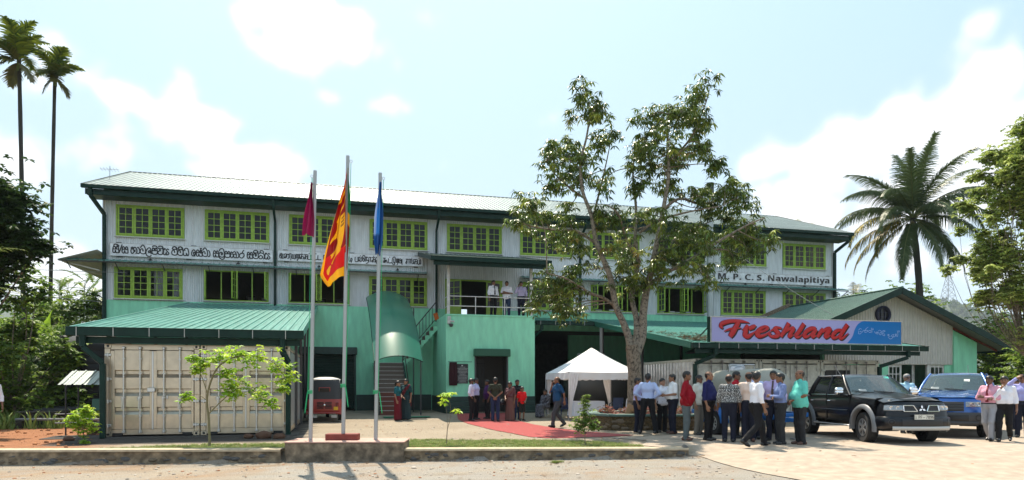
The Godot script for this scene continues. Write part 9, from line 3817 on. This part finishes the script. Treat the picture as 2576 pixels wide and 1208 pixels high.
func trailer() -> void:
	var o := thing("milk_tank_trailer", "blue trailer carrying a big grey milk tank behind the group of men", "trailer", Vector3(11.3, 0, -17.4), 0.0)
	var bl := mat("trailer_blue", Color(0.01, 0.13, 0.42), 0.4)
	var f := MB.new()
	for s in [-1.0, 1.0]:
		f.cbox(Vector3(s * 0.8, 0.62, 0), Vector3(0.09, 0.12, 3.2), 0.01)
	for z in [-1.55, -0.6, 0.5, 1.55]:
		f.cbox(Vector3(0, 0.62, z), Vector3(1.52, 0.1, 0.1), 0.01)
	f.bar(Vector3(-0.6, 0.6, 1.55), Vector3(0, 0.5, 2.5), 0.08, 0.1)
	f.bar(Vector3(0.6, 0.6, 1.55), Vector3(0, 0.5, 2.5), 0.08, 0.1)
	put("frame", f, bl, o)
	for s in [-1.0, 1.0]:
		var m := MB.new()
		var fr := []
		for k in 9:
			var a := lerpf(0.0, PI, k / 8.0)
			fr.append([Vector3(s * 0.82, 0.36 + sin(a) * 0.42, cos(a) * 0.46), Vector3(s * 1.1, 0.36 + sin(a) * 0.42, cos(a) * 0.46)])
		if s > 0:
			for r in fr:
				r.reverse()
		m.grid(fr)
		put("mudguard", m, bl, o)
		wheel(o, s * 0.96, 0.0, 0.34, 0.2, 8, 0.19, M.off_white)
	var t := MB.new()
	t.lathe([Vector2(0.001, -1.55), Vector2(0.35, -1.5), Vector2(0.58, -1.38), Vector2(0.64, -1.2), Vector2(0.64, 1.2), Vector2(0.6, 1.3), Vector2(0.4, 1.42), Vector2(0.001, 1.5)], 32, Transform3D(Basis(Vector3.RIGHT, PI / 2), Vector3(0, 1.22, 0)))
	put("tank", t, mat("tank_steel", Color(0.30, 0.29, 0.24), 0.45, 0.2), o)
	for z in [-0.8, 0.8]:
		var c := MB.new()
		c.cbox(Vector3(0, 0.75, z), Vector3(1.0, 0.3, 0.16), 0.02)
		put("cradle", c, bl, o)
	var h := MB.new()
	h.lathe([Vector2(0.25, 1.82), Vector2(0.25, 1.95), Vector2(0.2, 2.0), Vector2(0.001, 2.02)], 20, Transform3D(Basis(), Vector3(0, 0, -0.5)))
	h.tube([Vector3(-0.4, 1.8, -0.2), Vector3(-0.4, 2.0, -0.2), Vector3(0.4, 2.0, -0.2), Vector3(0.4, 1.8, -0.2)], 0.02, 6)
	put("hatch", h, M.alloy, o)
	var j := MB.new()
	j.tube([Vector3(0, 0.05, 2.2), Vector3(0, 0.6, 2.2)], 0.03, 8)
	j.cbox(Vector3(0, 0.03, 2.2), Vector3(0.2, 0.06, 0.2), 0.01)
	put("jockey_leg", j, M.alloy, o)


func small_things() -> void:
	# long carpet from the door to the drive
	var c := []
	for q in [[-2.45, 30.6], [-2.2, 28.0], [-1.6, 25.0], [-0.6, 21.5], [0.5, 18.6], [0.9, 18.15], [2.6, 18.6], [3.4, 19.2], [2.0, 21.0], [0.9, 24.0], [0.0, 28.0], [-0.3, 31.2]]:
		c.append(Vector2(q[0], q[1]))
	var o := sheet_on_ground("red_carpet", c, M.carpet, 0.014, 0.35, "", "red carpet laid from the entrance across the sandy yard")
	tag(o, "red carpet laid from the entrance across the sandy yard", "carpet")
	# transmission tower on the ridge
	var tw := thing("transmission_tower", "lattice power pylon standing on the hill", "pylon", Vector3(sin(deg_to_rad(46.6)), 0, -cos(deg_to_rad(46.6))) * 1500.0 + Vector3.UP * 156.0)
	tw.scale = Vector3.ONE * 1.5
	var b := MB.new()
	var prev := []
	for k in 8:
		var y := k * 7.0
		var w := lerpf(6.5, 1.0, minf(k / 5.0, 1.0))
		var ring := [Vector3(w, y, w), Vector3(-w, y, w), Vector3(-w, y, -w), Vector3(w, y, -w)]
		for i in 4:
			if k > 0:
				b.bar(prev[i], ring[i], 0.45, 0.45)
				b.bar(prev[i], ring[(i + 1) % 4], 0.25, 0.25)
				b.bar(prev[(i + 1) % 4], ring[i], 0.25, 0.25)
			b.bar(ring[i], ring[(i + 1) % 4], 0.25, 0.25)
		prev = ring
	put("lattice", b, M.mid_grey, tw)
	for y in [30.0, 37.0, 44.0]:
		var a := MB.new()
		a.bar(Vector3(-8, y, 0), Vector3(8, y, 0), 0.5, 0.5)
		a.bar(Vector3(-8, y, 0), Vector3(0, y + 3.0, 0), 0.3, 0.3)
		a.bar(Vector3(8, y, 0), Vector3(0, y + 3.0, 0), 0.3, 0.3)
		put("cross_arm", a, M.mid_grey, tw)
	# service wires
	for q in [[Vector3(-9.4, 6.55, FZ + 0.25), Vector3(-30.0, 7.9, -33.0), 0.5, "thin service wire running from the front wall to the left"], [Vector3(-10.4, 5.2, FZ + 0.1), Vector3(-34.0, 8.6, -36.0), 0.4, "lower service wire crossing the sky at the left"], [Vector3(20.1, 9.2, -33.3), Vector3(22.0, 4.6, -26.9), 0.15, "pale stay wire from the vent pipe down to the shop roof"]]:
		var w := thing("wire", q[3], "wire", q[0])
		var pts := []
		for k in 13:
			var u := k / 12.0
			pts.append((q[1] - q[0]) * u + Vector3.DOWN * 4.0 * q[2] * u * (1.0 - u))
		var m := MB.new()
		m.tube(pts, 0.012, 5)
		put("strand", m, M.mid_grey, w)
	# white chair covers behind the open upstairs windows
	for k in 11:
		var x: float = [13.5, 14.1, 14.8, 15.4, 17.4, 17.9, 18.45, 18.95, 19.5, 19.85, 12.9][k]
		if k == 10:
			continue
		var ch := thing("covered_chair", "white-covered chair back showing in an open upstairs window", "chair", Vector3(x, 4.5, FZ - 0.75 - 0.25 * (k % 2)), 0.0, "white-covered chairs upstairs")
		var r := []
		for j in 7:
			var v := j / 6.0
			var row := []
			for i in 11:
				var a := PI * i / 10.0
				row.append(Vector3(cos(a) * 0.24 * (1.0 - 0.25 * pow(v, 4.0)), v * 1.12, sin(a) * 0.13 * (1.0 - 0.5 * v)))
			row.reverse()
			r.append(row)
		var cb := MB.new()
		cb.grid(r)
		cb.cbox(Vector3(0, 0.22, -0.2), Vector3(0.46, 0.46, 0.42), 0.03)
		put("cover", cb, M.white_cloth, ch)
	# orange cloth on the stair newel, bottles and trays under the balcony are too small to tell; a towel is not
	var tl := thing("orange_cloth", "orange cloth hung on the stair rail at the balcony corner", "cloth", Vector3(4.62, 4.75, -33.3))
	var tb := MB.new()
	tb.cbox(Vector3(0, 0, 0.03), Vector3(0.22, 0.34, 0.04), 0.015, Basis(Vector3.BACK, 0.3))
	put("fold", tb, mat("orange_cloth", Color(0.45, 0.10, 0.01), 0.8), tl)
	# dry leaves blown over road, yard and drive
	var lq := MB.new()
	lq.quad(Vector3(-1, 0.1, -0.3), Vector3(1, 0.25, -0.35), Vector3(1, 0.1, 0.3), Vector3(-1, 0.3, 0.35))
	var at := []
	var cs := []
	for k in 420:
		var d := rng.randf_range(11.6, 22.0)
		var p := spot(rng.randf_range(-0.62, 0.5) * d, d)
		if k < 160:
			var l := rng.randf_range(-10.0, 4.2)
			p = spot(l, wall_line(l) - absf(rng.randfn(0.0, 0.18)) - 0.06)
		if p.x < -1.0 and p.z < -17.8:
			continue
		var sz := rng.randf_range(0.02, 0.055)
		at.append(Transform3D(Basis(Vector3.UP, rng.randf() * TAU).scaled(Vector3(sz, sz * 0.8, sz)), Vector3(p.x, ground_h(p) + 0.012, p.z)))
		cs.append(Color(0.30, 0.15, 0.06).lerp(Color(0.10, 0.05, 0.025), rng.randf()))
	tag(stuff("dry_leaves", lq.mesh(), M.leaf, at, cs), "dry brown leaves strewn over road and drive", "leaves")
